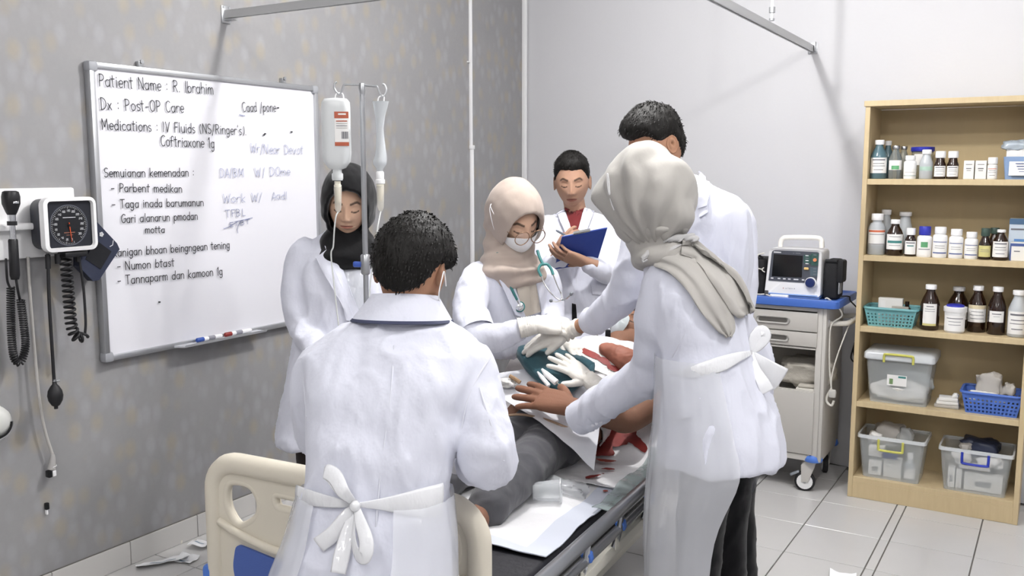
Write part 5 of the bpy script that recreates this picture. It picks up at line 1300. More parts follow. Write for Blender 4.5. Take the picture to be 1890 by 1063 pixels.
def head_point(th, ph, male=True):
    """th from crown 0..pi, ph around, 0 = face; returns local (x right, y forward, z up)"""
    s = math.sin(th); d = V((s * math.sin(ph), s * math.cos(ph), math.cos(th)))
    x, y, z = d.x * .074, d.y * .094, d.z * .118
    if y < 0: z *= 1.0
    t = max(0.0, -z / .118)
    x *= 1 - .30 * t ** 1.6 + .03 * math.exp(-((z - .03) / .05) ** 2)
    if y < 0: y *= 1 - .42 * smoothstep(.15, .9, t)
    else:
        y *= 1 - .10 * smoothstep(.5, 1, t)
        y = y * (1 - .10 * smoothstep(.3, .9, abs(x) / .08)) 
    fr = smoothstep(.35, .8, d.y)
    ax = abs(x)
    g = lambda v, c, w_: math.exp(-((v - c) / w_) ** 2)
    # forehead flatter, brow, sockets, nose, cheeks, lips, chin
    dy = 0
    dy += -.004 * g(z, .06, .03)
    dy += .0035 * g(z, .026, .009) * g(ax, .028, .02)
    dy += -.010 * g(ax, .030, .015) * g(z, .008, .012)
    dy += .0055 * g(ax, .030, .010) * g(z, .006, .0075)
    nz = smoothstep(.03, -.028, z) * (1 - smoothstep(-.030, -.042, z) if z < -.030 else 1)
    nw = .0085 + .006 * smoothstep(.01, -.03, z)
    dy += .0215 * nz * g(x, 0, nw)
    dy += .007 * g(ax, .013, .006) * g(z, -.030, .008)
    dy += .004 * g(ax, .038, .018) * g(z, -.018, .022)
    dy += .0055 * g(x, 0, .021) * g(z, -.0555, .005) + .0065 * g(x, 0, .018) * g(z, -.068, .006)
    dy += -.0045 * g(x, 0, .022) * g(z, -.0615, .0022)
    dy += .008 * g(x, 0, .022) * g(z, -.098, .014)
    dy += -.004 * g(x, 0, .03) * g(z, -.081, .007)
    y += dy * fr
    return V((x, y, z))
SKIN = {}
def skin_mat(name, base):
    """skin with lips, brows and lash lines read from a painted attribute"""
    if name in MATS: return MATS[name]
    m = mat(name, base, .6, spec=.25, sss=.08, bump=[(180, .06, (1, 1, 1))])
    nt = m.node_tree; N, L = nt.nodes, nt.links; b = N['Principled BSDF']
    at = N.new('ShaderNodeAttribute'); at.attribute_name = 'tone'
    L.new(at.outputs['Color'], b.inputs['Base Color'])
    return m
def make_head(fr, skin, lids=True, male=True, brow='#1d1614', lip=None, ears=True, nT=128, nP=136):
    """returns MB plus per-vertex colours"""
    base = V(lin(skin)); lipc = V(lin(lip)) if lip else base * .62 + V((.05, 0, 0)); bc = V(lin(brow))
    P = []; col = []
    for i in range(nT + 1):
        th = PI * i / nT; row = []
        for j in range(nP):
            q = 2 * PI * j / nP - PI; ph = q - .62 * math.sin(q)
            p = head_point(th, ph, male); row.append(fr(p.x, p.y, p.z))
            c = base.copy(); ax = abs(p.x)
            if p.y > .03:
                zb_ = .0255 + .006 * smoothstep(.012, .034, ax) - .010 * smoothstep(.036, .052, ax)
                k = smoothstep(.0060, .0024, abs(p.z - zb_)) * smoothstep(.010, .016, ax) * smoothstep(.054, .044, ax)
                c = c.lerp(bc, .85 * k)
                le = .0035 - .0035 * ((ax - .031) / .014) ** 2
                k = smoothstep(.0036, .0016, abs(p.z - (-.0005 - le))) * smoothstep(.016, .019, ax) * smoothstep(.047, .043, ax)
                c = c.lerp(V(lin('#1a1210')), .9 * k)
                lw_ = math.sqrt(max(0, 1 - (ax / .024) ** 2))
                k = smoothstep(.0, .0025, .0085 * lw_ - abs(p.z + .062)) if lw_ > 0 else 0
                c = c.lerp(lipc, .8 * k)
                k = smoothstep(.0018, .0006, abs(p.z + .0615)) * smoothstep(.024, .019, ax)
                c = c.lerp(lipc * .45, .8 * k)
            col.append(c)
        P.append(row)
    mb = MB().grid(P, wrap=True)
    if ears:
        for s in (-1, 1):
            R_ = []
            for i in range(9):
                a = i / 8; row = []
                for j in range(14):
                    t = 2 * PI * j / 14; rad = (.030 - .004 * math.sin(t)) * (1 - a) if a < 1 else 0
                    ey, ez = math.cos(t) * rad * .62, math.sin(t) * rad
                    out = .016 + .006 * math.sin(PI * min(1, (1 - a) * 1.4)) - .008 * a - .5 * ey * .4
                    row.append(fr(s * (.066 + out), -.012 + ey - .15 * ez, -.004 + ez))
                R_.append(row)
            inner = [fr(s * .066, -.006 + math.cos(2 * PI * j / 14) * .012, -.004 + math.sin(2 * PI * j / 14) * .02) for j in range(14)]
            n0 = len(mb.v)
            mb.grid([inner] + R_, wrap=True)
            col += [base * .97] * (len(mb.v) - n0)
    return mb, col
def set_tone(me, cols, default):
    at = me.attributes.new('tone', 'FLOAT_COLOR', 'POINT')
    d = V(default); n = len(me.vertices); flat = []
    for i in range(n):
        c = cols[i] if i < len(cols) else d; flat += [c[0], c[1], c[2], 1.0]
    at.data.foreach_set('color', flat)
def make_person(name_loc, head_mb, head_cols, core_mb, skin, label, voxel=.012, extra=None, matname=None):
    """one body mesh: fine head, remeshed core, fine hands"""
    core = to_mb(remesh(core_mb, voxel, 4)) if core_mb is not None else MB()
    mb = MB(); mb.v = list(head_mb.v); mb.f = [list(f) for f in head_mb.f]; cols = list(head_cols)
    mb.add(core.v, core.f)
    for ex in (extra or []):
        mb.add(ex.v, ex.f)
    me = bpy.data.meshes.new('person'); me.from_pydata([tuple(p) for p in mb.v], [], mb.f)
    bm = bmesh.new(); bm.from_mesh(me); bmesh.ops.recalc_face_normals(bm, faces=bm.faces); bm.to_mesh(me); bm.free()
    set_tone(me, cols, lin(skin))
    return link('person', me, skin_mat(matname or ('skin ' + skin), skin), smooth=180, origin=name_loc, label=label, cat='person', group='people around the bed')
# ---------------------------------------------------------------- hands
def make_hand(wrist, d, n, side, scale=1.0, curl=(.25, .3, .35, .4), thumb=(.5, .2), spread=.10, fat=1.0, voxel=.0028, wrist_len=.03, thumb_dir=None):
    """wrist point, d finger direction, n back-of-hand normal; side +1 / -1 picks the thumb side (n x d times side)"""
    d = V(d).normalized(); n = V(n); n = (n - d * n.dot(d)).normalized(); t = n.cross(d) * side
    w_ = V(wrist); S = scale
    P = lambda a, b, c: w_ + (d * a + t * b + n * c) * S
    mb = MB()
    rings = []
    for a, hw, ht, off in ((-wrist_len, .026, .021, 0), (0, .027, .020, .0), (.02, .034, .019, .002), (.045, .040, .0175, .002), (.07, .042, .015, 0), (.088, .041, .0125, -.001), (.097, .036, .009, -.002)):
        rg_ = []
        for j in range(20):
            q = 2 * PI * j / 20; ca, sa = math.cos(q), math.sin(q)
            rg_.append(P(a, off + math.copysign(abs(ca) ** .8, ca) * hw * (1 + .05 * (fat - 1)), math.copysign(abs(sa) ** .8, sa) * ht * fat))
        rings.append(rg_)
    mb.loft(rings)
    base = ((.086, .031, .0), (.092, .011, .001), (.088, -.010, .0), (.080, -.030, -.002))
    segs = ((.042, .026, .022), (.046, .029, .024), (.042, .027, .023), (.033, .021, .019))
    rad = (.0094, .0098, .0092, .0080)
    for k in range(4):
        p = P(*base[k]); ang = 0; sp_ = spread * (1.5 - k)
        dd = (d * math.cos(sp_) + t * math.sin(sp_)).normalized()
        pts = [p - dd * .015 * S]; rr = [rad[k] * fat * S * 1.05]
        for q, L_ in enumerate(segs[k]):
            ang += curl[k] * (.75, 1.0, .7)[q]
            dr = dd * math.cos(ang) - n * math.sin(ang)
            pts += [p + dr * (L_ * S * .5), p + dr * (L_ * S)]
            p = p + dr * (L_ * S); rr += [rad[k] * fat * S * (1 - .06 * q - .02), rad[k] * fat * S * (1.0 - .08 * q)]
        rr[-1] *= .8
        mb2 = limb(pts, rr, 10, 2); mb.add(mb2.v, mb2.f)
    p = P(.022, .028, -.006); td = V(thumb_dir).normalized() if thumb_dir is not None else (d * math.cos(thumb[0]) + t * math.sin(thumb[0]) - n * thumb[1]).normalized()
    td2 = (td * .9 + d * .35 - n * .1).normalized()
    pts = [p - td * .012 * S, p + td * .02 * S, p + td * .042 * S, p + td * .042 * S + td2 * .018 * S, p + td * .042 * S + td2 * .034 * S]
    mb2 = limb(pts, [.014 * fat * S, .013 * fat * S, .0112 * fat * S, .0105 * fat * S, .0085 * fat * S], 12, 2); mb.add(mb2.v, mb2.f)
    return remesh(mb, voxel * max(1, S * .9), 3, 'hand')
# ---------------------------------------------------------------- cloth
M_coat = mat('white coat cotton', '#d8dae6', .8, spec=.2, sheen=.1, bump=[(9, .45, (1, 1, .45)), (26, .22, (1, 1, .6))])
def M_cloth(name, col, **k): return mat(name, col, .85, spec=.15, sheen=.2, bump=[(18, .16, (1, 1, .5)), (500, .06, (1, 1, 1))], **k)
def wrinkles(amp, seed=0, scale=(7, 7, 3), extra=()):
    """extra: list of (point, radius, amp, direction): local fold fans"""
    s = V((seed * 3.1, seed * 1.7, seed * 2.3))
    def fn(co, n):
        q = V((co.x * scale[0], co.y * scale[1], co.z * scale[2])) + s
        w1 = V((noise.noise(q * .8), noise.noise(q * .8 + V((7, 3, 1))), noise.noise(q * .8 + V((2, 9, 5)))))
        h = noise.noise(q * .7) * .8
        rd = 1 - abs(noise.noise(q * 1.15 + w1 * .9)) * 2.2           # soft creases
        h += max(0.0, rd) ** 2 * .75
        rd = 1 - abs(noise.noise(q * 2.4 + w1 * 1.3 + V((5, 5, 5)))) * 2.4
        h += max(0.0, rd) ** 2 * .3
        h = (h - .25) * amp
        for p, rad, a, dr, fr_ in extra:
            dl = (co - p).length / rad
            if dl < 1:
                w_ = (1 - dl) ** 1.5 if dl > 0 else 1
                ph = (co - p).dot(dr) * fr_ + 1.8 * noise.noise((co + s) * 6)
                h += a * w_ * math.sin(ph)
        return h
    return fn
def coat(secs, r, f, sleeves, parent, m=M_coat, voxel=.0095, amp=.006, seed=0, folds=(), name='coat', smooth=5):
    mb = body_loft(secs, r, f)
    for pts, rad in sleeves:
        q = limb(pts, rad, 18, 5); mb.add(q.v, q.f)
    me = remesh(mb, voxel, smooth, name)
    displace(me, wrinkles(amp, seed, extra=folds))
    return link(name, me, m, parent, smooth=180)
def bvh_of(o):
    me = o.data; loc = o.location if o.parent is None else V()
    return BVHTree.FromPolygons([q.co + loc for q in me.vertices], [list(p.vertices) for p in me.polygons])
def project(bvh, p, d, off):
    """drop a point along d on to a surface and stand it off"""
    h = bvh.ray_cast(p - d * .6, d, 2.0)
    if h[0] is None or (h[0] - p).length > .32:
        h = bvh.find_nearest(p)
        if h[0] is None: return p
        return h[0] + (p - h[0]).normalized() * off
    nn = h[1] if h[1].dot(d) < 0 else -h[1]
    return h[0] - d * off
def patch(bvh, corners, d, off, th, m, name, parent, nu=10, nv=14, wav=0.0, smooth=60):
    """four corner points (a,b along top, d,c along bottom) laid on a surface along direction d; bilinear"""
    a, b, c_, e = [V(p) for p in corners]
    d = V(d).normalized(); P = []
    for i in range(nv + 1):
        row = []
        for j in range(nu + 1):
            u_, v_ = j / nu, i / nv
            p = (a * (1 - u_) + b * u_) * (1 - v_) + (e * (1 - u_) + c_ * u_) * v_
            o_ = off + wav * math.sin(u_ * 9 + v_ * 2)
            row.append(project(bvh, p, d, o_))
        P.append(row)
    # relax the drops a little
    for _ in range(2):
        Q = [[p.copy() for p in row] for row in P]
        for i in range(1, nv):
            for j in range(1, nu): Q[i][j] = (P[i - 1][j] + P[i + 1][j] + P[i][j - 1] + P[i][j + 1]) / 4
        P = Q
    mb = MB().grid(P)
    return solid(mb, th).build(name, m, parent, smooth=smooth)
def cloth_ribbon(bvh, cen, wid, d, off, th, m, name, parent, nu=18, sub=8, fold=.006, nf=2.5, seed=0):
    """a falling scarf end: centre line and widths as seen, laid on a figure"""
    c = spline([V((x, y, 0)) for x, y in cen], sub); w_ = [q.x for q in spline([V((x, 0, 0)) for x in wid], sub)]; P = []
    for i in range(len(c)):
        t = (c[min(i + 1, len(c) - 1)] - c[max(i - 1, 0)]).normalized(); s_ = V((-t.y, t.x, 0)); row = []
        for j in range(nu + 1):
            u = j / nu * 2 - 1; q = c[i] + s_ * (u * w_[i])
            o_ = off + fold * math.sin(u * nf * 3 + seed + 1.2 * noise.noise(V((u * 2, i * .12, seed)))) - fold * .8 * abs(u) ** 3
            row.append(project(bvh, W(q.x, q.y, d), ray(q.x, q.y).normalized(), o_))
        P.append(row)
    for _ in range(2):
        Q = [[p.copy() for p in row] for row in P]
        for i in range(1, len(P) - 1):
            for j in range(nu + 1): Q[i][j] = P[i][j] * .5 + (P[i - 1][j] + P[i + 1][j]) * .25
        P = Q
    return solid(MB().grid(P), th).build(name, m, parent, smooth=80)
def strip(bvh, pts, d, off, r, m, name, parent, flat=.4, n=6):
    pp = [project(bvh, V(p), V(d).normalized(), off) for p in pts]
    return MB().tube(spline(pp, 3), r, n).build(name, m, parent, smooth=60)
# ---------------------------------------------------------------- hair and hoods
def hair_cap(fr, keep, thick, m, parent, seed=0, tufts=500, tuft_len=.02, nT=60, nP=72, drop=None, name='hair', flow=(0, -.3, -1)):
    """keep(p) -> 0..1 cover; thick(p) -> metres; tufts break the outline"""
    P = []; cov = []
    rnd = random.Random(seed)
    for i in range(nT + 1):
        th = PI * i / nT; row = []
        for j in range(nP):
            ph = 2 * PI * j / nP
            p = head_point(th, ph); d = V((p.x / .074, p.y / .094, p.z / .118)).normalized()
            k = keep(p); cov.append(k)
            tck = thick(p) * (.35 + .65 * k) + .0035 * noise.noise(d * 7 + V((seed, 0, 0))) + .002 * noise.noise(V((d.x * 30, d.y * 30, d.z * 5)) + V((seed, 0, 0)))
            tck = tck * smoothstep(0, .5, k) - .006 * (1 - smoothstep(0, .25, k))
            row.append(fr(*(p + d * tck)))
        P.append(row)
    mb = MB(); nj = nP; vs_ = [p for r_ in P for p in r_]; fs = []
    for i in range(nT):
        for j in range(nj):
            q = [i * nj + j, i * nj + (j + 1) % nj, (i + 1) * nj + (j + 1) % nj, (i + 1) * nj + j]
            if sum(cov[a] for a in q) / 4 > .02: fs.append(q)
    mb.add(vs_, fs)
    fl = V(flow).normalized()
    idx = [k for k in range(len(vs_)) if cov[k] > .35]
    for _ in range(tufts):
        k = rnd.choice(idx); i, j = divmod(k, nj); th = PI * i / nT; ph = 2 * PI * j / nj
        p = head_point(th, ph); d = V((p.x / .074, p.y / .094, p.z / .118)).normalized()
        t_ = fl - d * fl.dot(d); t_ = t_.normalized() if t_.length > .05 else V((0, -1, 0))
        t_ = (t_ + V((rnd.uniform(-.3, .3), rnd.uniform(-.3, .3), rnd.uniform(-.15, .25)))).normalized()
        L_ = tuft_len * rnd.uniform(.5, 1.3); a = vs_[k]
        tw_ = fr.r * t_.x + fr.f * t_.y + fr.u * t_.z; dw = fr.r * d.x + fr.f * d.y + fr.u * d.z
        s_ = tw_.cross(dw).normalized() * .0015
        m1 = a + tw_ * L_ * .5 + dw * .0014; e_ = a + tw_ * L_ + dw * .0006
        b0 = a - dw * .003
        mb.add([b0 - s_ * 1.4, b0 + s_ * 1.4, m1 + s_, m1 - s_, e_, m1 + dw * .001], [[0, 1, 2, 3], [3, 2, 4], [0, 3, 5], [1, 5, 2], [3, 4, 5], [2, 5, 4], [0, 5, 1]])
    return mb.build(name, m, parent, smooth=80)
M_hair = mat('black hair', '#13110f', .6, spec=.3, bump=[(14, .3, (6, 6, 1.0))])
def hood(fr, opening, m, parent, inflate, seed=0, folds=None, nT=72, nP=88, tmax=PI, name='hijab', rim=.006, th=.004):
    """cloth hood over a head; opening(p) < 0 inside the face hole"""
    P = []; op = []
    for i in range(nT + 1):
        tt = tmax * i / nT; row = []
        for j in range(nP):
            ph = 2 * PI * j / nP
            s = math.sin(tt); d = V((s * math.sin(ph), s * math.cos(ph), math.cos(tt)))
            p = V((d.x * .080, d.y * .098, d.z * .122))
            k = inflate(p, d); fo = folds(p, d) if folds else 0
            q = p + d * (k + fo); row.append(fr(*q)); op.append(opening(p))
        P.append(row)
    mb = MB(); vs_ = [p for r_ in P for p in r_]; fs = []
    for i in range(nT):
        for j in range(nP):
            q = [i * nP + j, i * nP + (j + 1) % nP, (i + 1) * nP + (j + 1) % nP, (i + 1) * nP + j]
            if all(op[a] > 0 for a in q): fs.append(q)
    mb.add(vs_, fs)
    me = mb.mesh('tmp'); bm = bmesh.new(); bm.from_mesh(me)
    bmesh.ops.delete(bm, geom=[v for v in bm.verts if not v.link_faces], context='VERTS')
    bmesh.ops.remove_doubles(bm, verts=bm.verts, dist=1e-6)
    bmesh.ops.recalc_face_normals(bm, faces=bm.faces)
    bo = [e for e in bm.edges if e.is_boundary]
    # smooth the hole outline
    bvs = {v for e in bo for v in e.verts}
    for _ in range(6):
        nw = {}
        for v in bvs:
            nb = [e.other_vert(v) for e in v.link_edges if e.is_boundary]
            if len(nb) == 2: nw[v] = v.co * .5 + (nb[0].co + nb[1].co) * .25
        for v, c_ in nw.items(): v.co = c_
    # roll the rim inwards
    r_ = bmesh.ops.extrude_edge_only(bm, edges=bo)
    cen = fr(0, 0, 0)
    for g_ in r_['geom']:
        if isinstance(g_, bmesh.types.BMVert):
            g_.co = g_.co + (cen - g_.co).normalized() * rim * 2.6
    bmesh.ops.recalc_face_normals(bm, faces=bm.faces)
    bm.to_mesh(me); bm.free()
    out = solid(to_mb(me), th); bpy.data.meshes.remove(me)
    return out.mesh(name)
# ================================================================ people
M_black_tr = M_cloth('black trouser cloth', '#0d0d10'); M_shoe = mat('black shoe leather', '#141416', .4)
SK_M, SK_W, SK_D = '#ab8168', '#cba78f', '#8f5f45'
def seg_up(z0, z1, n): return [z0 + (z1 - z0) * i / (n - 1) for i in range(n)]
def stance(hip, feet, r, f, parent, m=M_black_tr, gap=.095, thigh=.085, shin=.058, yaw=0.0):
    """trouser legs and shoes from a hip centre down to the feet centre"""
    mb = MB(); q = MB()
    hip, feet = V(hip), V(feet)
    mb2 = body_loft([(hip + V((0, 0, .08)), .12, .085), (hip + V((0, 0, .02)), .135, .095), (hip + V((0, 0, -.08)), .135, .095)], r, f); mb.add(mb2.v, mb2.f)
    for s in (-1, 1):
        a = hip + r * (gap * .8 * s); c = feet + r * (gap * s) + V((0, 0, .06)); k = a.lerp(c, .5) + f * .02
        mb2 = limb([a, a.lerp(k, .5), k, k.lerp(c, .5), c], [thigh, thigh * .95, shin * 1.15, shin * 1.1, shin * 1.05], 14, 3); mb.add(mb2.v, mb2.f)
    me = remesh(mb, .012, 4, 'trousers'); displace(me, wrinkles(.006, 3.3, (9, 9, 7)))
    link('trousers', me, m, parent, smooth=180)
    for s in (-1, 1):
        c = feet + r * (gap * s); rings = []
        for t, w_, h_ in ((-.085, .025, .05), (-.075, .035, .075), (-.02, .038, .085), (.05, .042, .06), (.11, .043, .045), (.15, .034, .038), (.168, .016, .025)):
            rings.append([c + f * t + r * (math.cos(2 * PI * j / 16) * w_) + V((0, 0, max(0.002, h_ / 2 + math.sin(2 * PI * j / 16) * h_ / 2))) for j in range(16)])
        MB().loft(rings).build('shoe', M_shoe, parent, smooth=60)
def at_height(secs, z):
    """centre of the trunk at a height"""
    for a, b in zip(secs, secs[1:]):
        if min(a[0].z, b[0].z) <= z <= max(a[0].z, b[0].z):
            p = a[0].lerp(b[0], (z - a[0].z) / (b[0].z - a[0].z)); return V((p.x, p.y, z))
    return V((secs[0][0].x, secs[0][0].y, z))
def core(secs, r, f, arms, neck, hip, feet, gap=.09):
    mb = body_loft([(c[0], c[1] * .78, c[2] * .74) for c in secs], r, f)
    for pts, rad in arms: q = limb(pts, [x * .62 for x in rad], 12, 4); mb.add(q.v, q.f)
    q = limb(neck, [.058, .054, .054][:len(neck)], 14, 3); mb.add(q.v, q.f)
    for s in (-1, 1):
        a = V(hip) + r * (gap * .8 * s); c = V(feet) + r * (gap * s) + V((0, 0, .07))
        q = limb([a + V((0, 0, -.06)), a.lerp(c, .5) + f * .02, c], [.052, .042, .034], 12, 3); mb.add(q.v, q.f)
    return mb
def vray(px, py): return ray(px, py).normalized()
def lay(bvh, pxs, d, off, th, m, name, parent, **k):
    """a cloth piece laid on a figure: four outline points seen from the front"""
    return patch(bvh, [W(x, y, d) for x, y in pxs], vray(sum(p[0] for p in pxs) / 4, sum(p[1] for p in pxs) / 4), off, th, m, name, parent, **k)
def seam(bvh, pxs, d, m, parent, r=.0022, name='seam'):
    q = [W(x, y, d) for x, y in pxs]
    return strip(bvh, q, vray(*pxs[len(pxs) // 2]), -.0006, r, m, name, parent)
def scarf(parent, secs, r, f, m, seed, amp=.007, freq=5, name='scarf', voxel=.007):
    me = remesh(body_loft(secs, r, f), voxel, 3, name)
    c0 = V(secs[0][0])
    def fn(co, n):
        a = math.atan2((co - c0).dot(r), (co - c0).dot(f))
        return amp * math.sin(co.z * freq * 22 + a * 2.2 + 2.5 * noise.noise(co * 9 + V((seed, 0, 0)))) * .7 + amp * noise.noise(co * 18 + V((seed, 0, 0)))
    displace(me, fn); return link(name, me, m, parent, smooth=180)
M_seam = mat('coat seam', '#d6d8e2', .8)
M_shadow_line = mat('navy collar shadow', '#3a3f58', .7)  # dark tone standing in for the shade under a white coat collar
def gloves_mat(): return mat('latex glove', '#e6e2da', .45, spec=.4, bump=[(35, .25, (1, 1, 1))])
def glove(parent, wrist, d, n, side, scale, curl, thumb, spread, cuff_to, cuff_r=.034, name='glove', ribs=6, thumb_dir=None, fat=1.12):
    me = make_hand(wrist, d, n, side, scale, curl, thumb, spread, fat, thumb_dir=thumb_dir)
    o = link(name, me, gloves_mat(), parent, smooth=180)
    w_, c_ = V(wrist), V(cuff_to); pts = [w_.lerp(c_, k / 14) for k in range(-2, 15)]
    rr = [cuff_r * scale * (.86 + .10 * k / 14 + .045 * math.sin(k * 2 * PI / 14 * ribs / 2)) for k in range(-2, 15)]; rr[-1] *= 1.06
    dd = (w_ - c_).normalized()
    MB().tube(pts, rr, 20, up=n, flat=.86).build('glove_cuff', gloves_mat(), o, smooth=180)
    return o
# ---------------------------------------------------------------- A: man at the foot end, seen from behind
f = V((-.40, .917, 0)).normalized(); r = V((f.y, -f.x, 0))
s1 = [(W(668, 1160, 2.02), .195, .135), (W(676, 1063, 2.03), .187, .13), (W(690, 950, 2.06), .170, .12), (W(694, 890, 2.075), .162, .115), (W(702, 800, 2.10), .176, .12), (W(716, 715, 2.13), .200, .122),
      (W(727, 655, 2.155), .213, .108), (W(735, 618, 2.17), .175, .092), (W(744, 585, 2.185), .105, .075), (W(750, 556, 2.195), .078, .068)]
armR = ([W(858, 668, 2.155), W(870, 692, 2.15), W(884, 770, 2.11), W(902, 840, 2.07), W(890, 852, 2.16), W(868, 842, 2.30), W(845, 838, 2.42)], [.060, .064, .064, .062, .058, .05, .045])
armL = ([W(602, 668, 2.18), W(588, 690, 2.20), W(586, 760, 2.24), W(594, 805, 2.28), W(640, 820, 2.40), W(720, 830, 2.50)], [.06, .064, .062, .056, .05, .045])
hfr = head_frame(W(761, 502, 2.2), (f + Rv * .18), .50, .05, 1.02)
hmb, hcol = make_head(hfr, SK_M)
hip = at_height(s1, .78); feet = V((hip.x - .02, hip.y + .0, 0))
A = make_person(feet, hmb, hcol, core(s1, r, f, [armR, armL], [W(748, 600, 2.18), W(754, 555, 2.2), W(760, 515, 2.2)], hip, feet), SK_M, 'man with black hair seen from behind in white coat and plastic apron')
ca = coat(s1, r, f, [armR, armL], A, seed=1.3, amp=.013, folds=[(W(700, 880, 2.0), .22, .006, V((0.3, 0, 1)), 42), (W(850, 770, 2.0), .16, .009, V((.5, 0, 1)), 55), (W(560, 760, 2.0), .14, .007, V((-.5, 0, 1)), 50), (W(905, 850, 2.0), .10, .006, V((.3, 0, 1)), 60)])
bv_a = bvh_of(ca)
# collar: a band standing round the neck and falling over the shoulders
def collar(parent, c_top, c_bot, r, f, w_top, w_bot, m, tilt_top, tilt_bot, gap=.5, name='collar', th=.006):
    P = []
    for k in range(7):
        t = k / 6; c = V(c_bot).lerp(V(c_top), t); hw = w_bot[0] + (w_top[0] - w_bot[0]) * t; hd = w_bot[1] + (w_top[1] - w_bot[1]) * t; tl = tilt_bot + (tilt_top - tilt_bot) * t
        row = []
        for j in range(33):
            a = PI / 2 + gap / 2 + (2 * PI - gap) * j / 32
            x, y = math.cos(a) * hw, math.sin(a) * hd
            row.append(c + r * x + f * y + V((0, 0, y * tl)))
        P.append(row)
    return solid(MB().grid(P), th).build(name, m, parent, smooth=60)
collar(A, W(748, 545, 2.195), W(742, 592, 2.18), r, f, (.080, .070), (.122, .094), M_coat, -.2, -.1, gap=.9)
collar(A, W(743, 588, 2.18), W(742, 593, 2.178), r, f, (.1195, .0935), (.124, .0965), M_shadow_line, -.1, -.1, gap=2.4, name='collar_shadow', th=.002)  # thin dark band below the collar: its shadow put in as colour
seam(bv_a, [(727, 640), (722, 720), (712, 800), (702, 880), (695, 960)], 2.1, M_seam, ca)
seam(bv_a, [(905, 660), (880, 700), (862, 740), (852, 790)], 2.1, M_seam, ca)
seam(bv_a, [(556, 660), (562, 720), (566, 770)], 2.1, M_seam, ca)
seam(bv_a, [(885, 715), (905, 780), (930, 850)], 2.05, M_seam, ca)
def hair_line(front, side, back, y0=.055, y1=-.06):
    def k(p):
        if p.y > 0: h = side + (front - side) * smoothstep(.02, y0, p.y)
        else: h = side + (back - side) * smoothstep(-.028, y1, p.y)
        return smoothstep(-.012, .016, p.z - h + .004 * noise.noise(p * 90))
    return k
hair_cap(hfr, hair_line(.062, .026, -.074), lambda p: .005 + .021 * smoothstep(-.06, .06, p.z) + .004 * smoothstep(.0, -.06, p.y), M_hair, A, 3, 1600, .012, flow=(.1, -.4, -1))
# mask strings behind the ear
MB().tube(spline([hfr(.083, .02, -.02), hfr(.088, -.02, .0), hfr(.09, -.028, -.02), hfr(.083, -.01, -.05), hfr(.074, .03, -.065)], 5), .0016, 6).build('mask_string', M_white, A)
# plastic apron: sides and front, open at the back, tied in a bow
M_apron = film('thin apron film', '#eef0f6', .5, .12, .5, 9)
def apron_shell(parent, secs, r, f, grow, a0, a1, m, n=40, seed=0, name='apron', amp=.008):
    cs = spline([V(s[0]) for s in secs], 5); ws = spline([V((s[1], s[2], 0)) for s in secs], 5); P = []
    for i, (c, w_) in enumerate(zip(cs, ws)):
        row = []
        for j in range(n + 1):
            a = a0 + (a1 - a0) * j / n; ca_, sa = math.cos(a), math.sin(a); e = 2 / 2.2
            g = grow + amp * noise.noise(V((a * 3 + seed, c.z * 3.5, 1))) + amp * .6 * noise.noise(V((a * 9 + seed, c.z * 5, 4)))
            row.append(c + r * (math.copysign(abs(ca_) ** e, ca_) * (w_.x + g)) + f * (math.copysign(abs(sa) ** e, sa) * (w_.y + g)))
        P.append(row)
    return MB().grid(P).build(name, m, parent, smooth=180)
sa_ = [(W(662, 1330, 2.0), .245, .185), (W(668, 1160, 2.02), .225, .165), (W(676, 1063, 2.03), .203, .146), (W(688, 985, 2.05), .186, .132), (W(692, 930, 2.06), .174, .124), (W(694, 905, 2.07), .169, .12)]
apr = apron_shell(A, sa_, r, f, .008, math.radians(-68), math.radians(236), M_apron, 64, 1)
M_tie = film('apron tie plastic', '#f4f5f8', .86, .1, .3, 30)
bw = project(bv_a, W(657, 932, 2.05), vray(657, 932), .012)
def tie(pts, wd, name='apron_tie', fl=.16, parent=A):
    wd = [v.x for v in spline([V((x, 0, 0)) for x in wd], 6)]
    return MB().tube(spline([V(p) for p in pts], 6), wd, 10, flat=fl, up=V(Fv)).build(name, M_tie, parent, smooth=180)
pa_ = lambda x, y, o=.012: project(bv_a, W(x, y, 2.05), vray(x, y), o)
tie([bw, pa_(620, 928), pa_(585, 922), pa_(552, 915)], [.004, .011, .016, .022])
tie([bw, pa_(700, 931), pa_(740, 930), pa_(785, 928), pa_(815, 925)], [.004, .012, .022, .034, .040])
tie([bw, bw + W(640, 905, 2.05) - W(657, 932, 2.05) - Fv * .03, pa_(618, 880, .05), pa_(600, 870, .04), pa_(606, 885, .03), pa_(628, 915, .02), bw], [.006, .014, .017, .016, .016, .013, .006], 'bow_loop')
tie([bw, pa_(664, 960, .035), pa_(676, 1000, .05), pa_(672, 1026, .045), pa_(658, 1020, .03), pa_(652, 985, .02), bw], [.006, .012, .016, .017, .016, .012, .006], 'bow_loop')
tie([bw, pa_(640, 950, .02), pa_(615, 985, .02), pa_(588, 1006, .018)], [.005, .012, .017, .018], 'bow_tail')
tie([bw, pa_(645, 970, .016), pa_(632, 1020, .02), pa_(624, 1058, .02)], [.005, .013, .017, .016], 'bow_tail')
MB().lathe([(.004, -.012), (.011, -.006), (.012, .004), (.005, .012)], bw - Fv * .01, 12).build('bow_knot', M_tie, A, smooth=60)
glove(A, W(838, 838, 2.44), Fv * 1.0 - Rv * .3, V((0, 0, 1)), 1, 1.0, (.5, .5, .5, .5), (.6, .3), .06, W(848, 839, 2.40))
glove(A, W(728, 832, 2.52), Fv * 1.0 + Rv * .4, V((0, 0, 1)), -1, 1.0, (.5, .5, .5, .5), (.6, .3), .06, W(718, 830, 2.48))
stance(hip, feet, r, f, A)
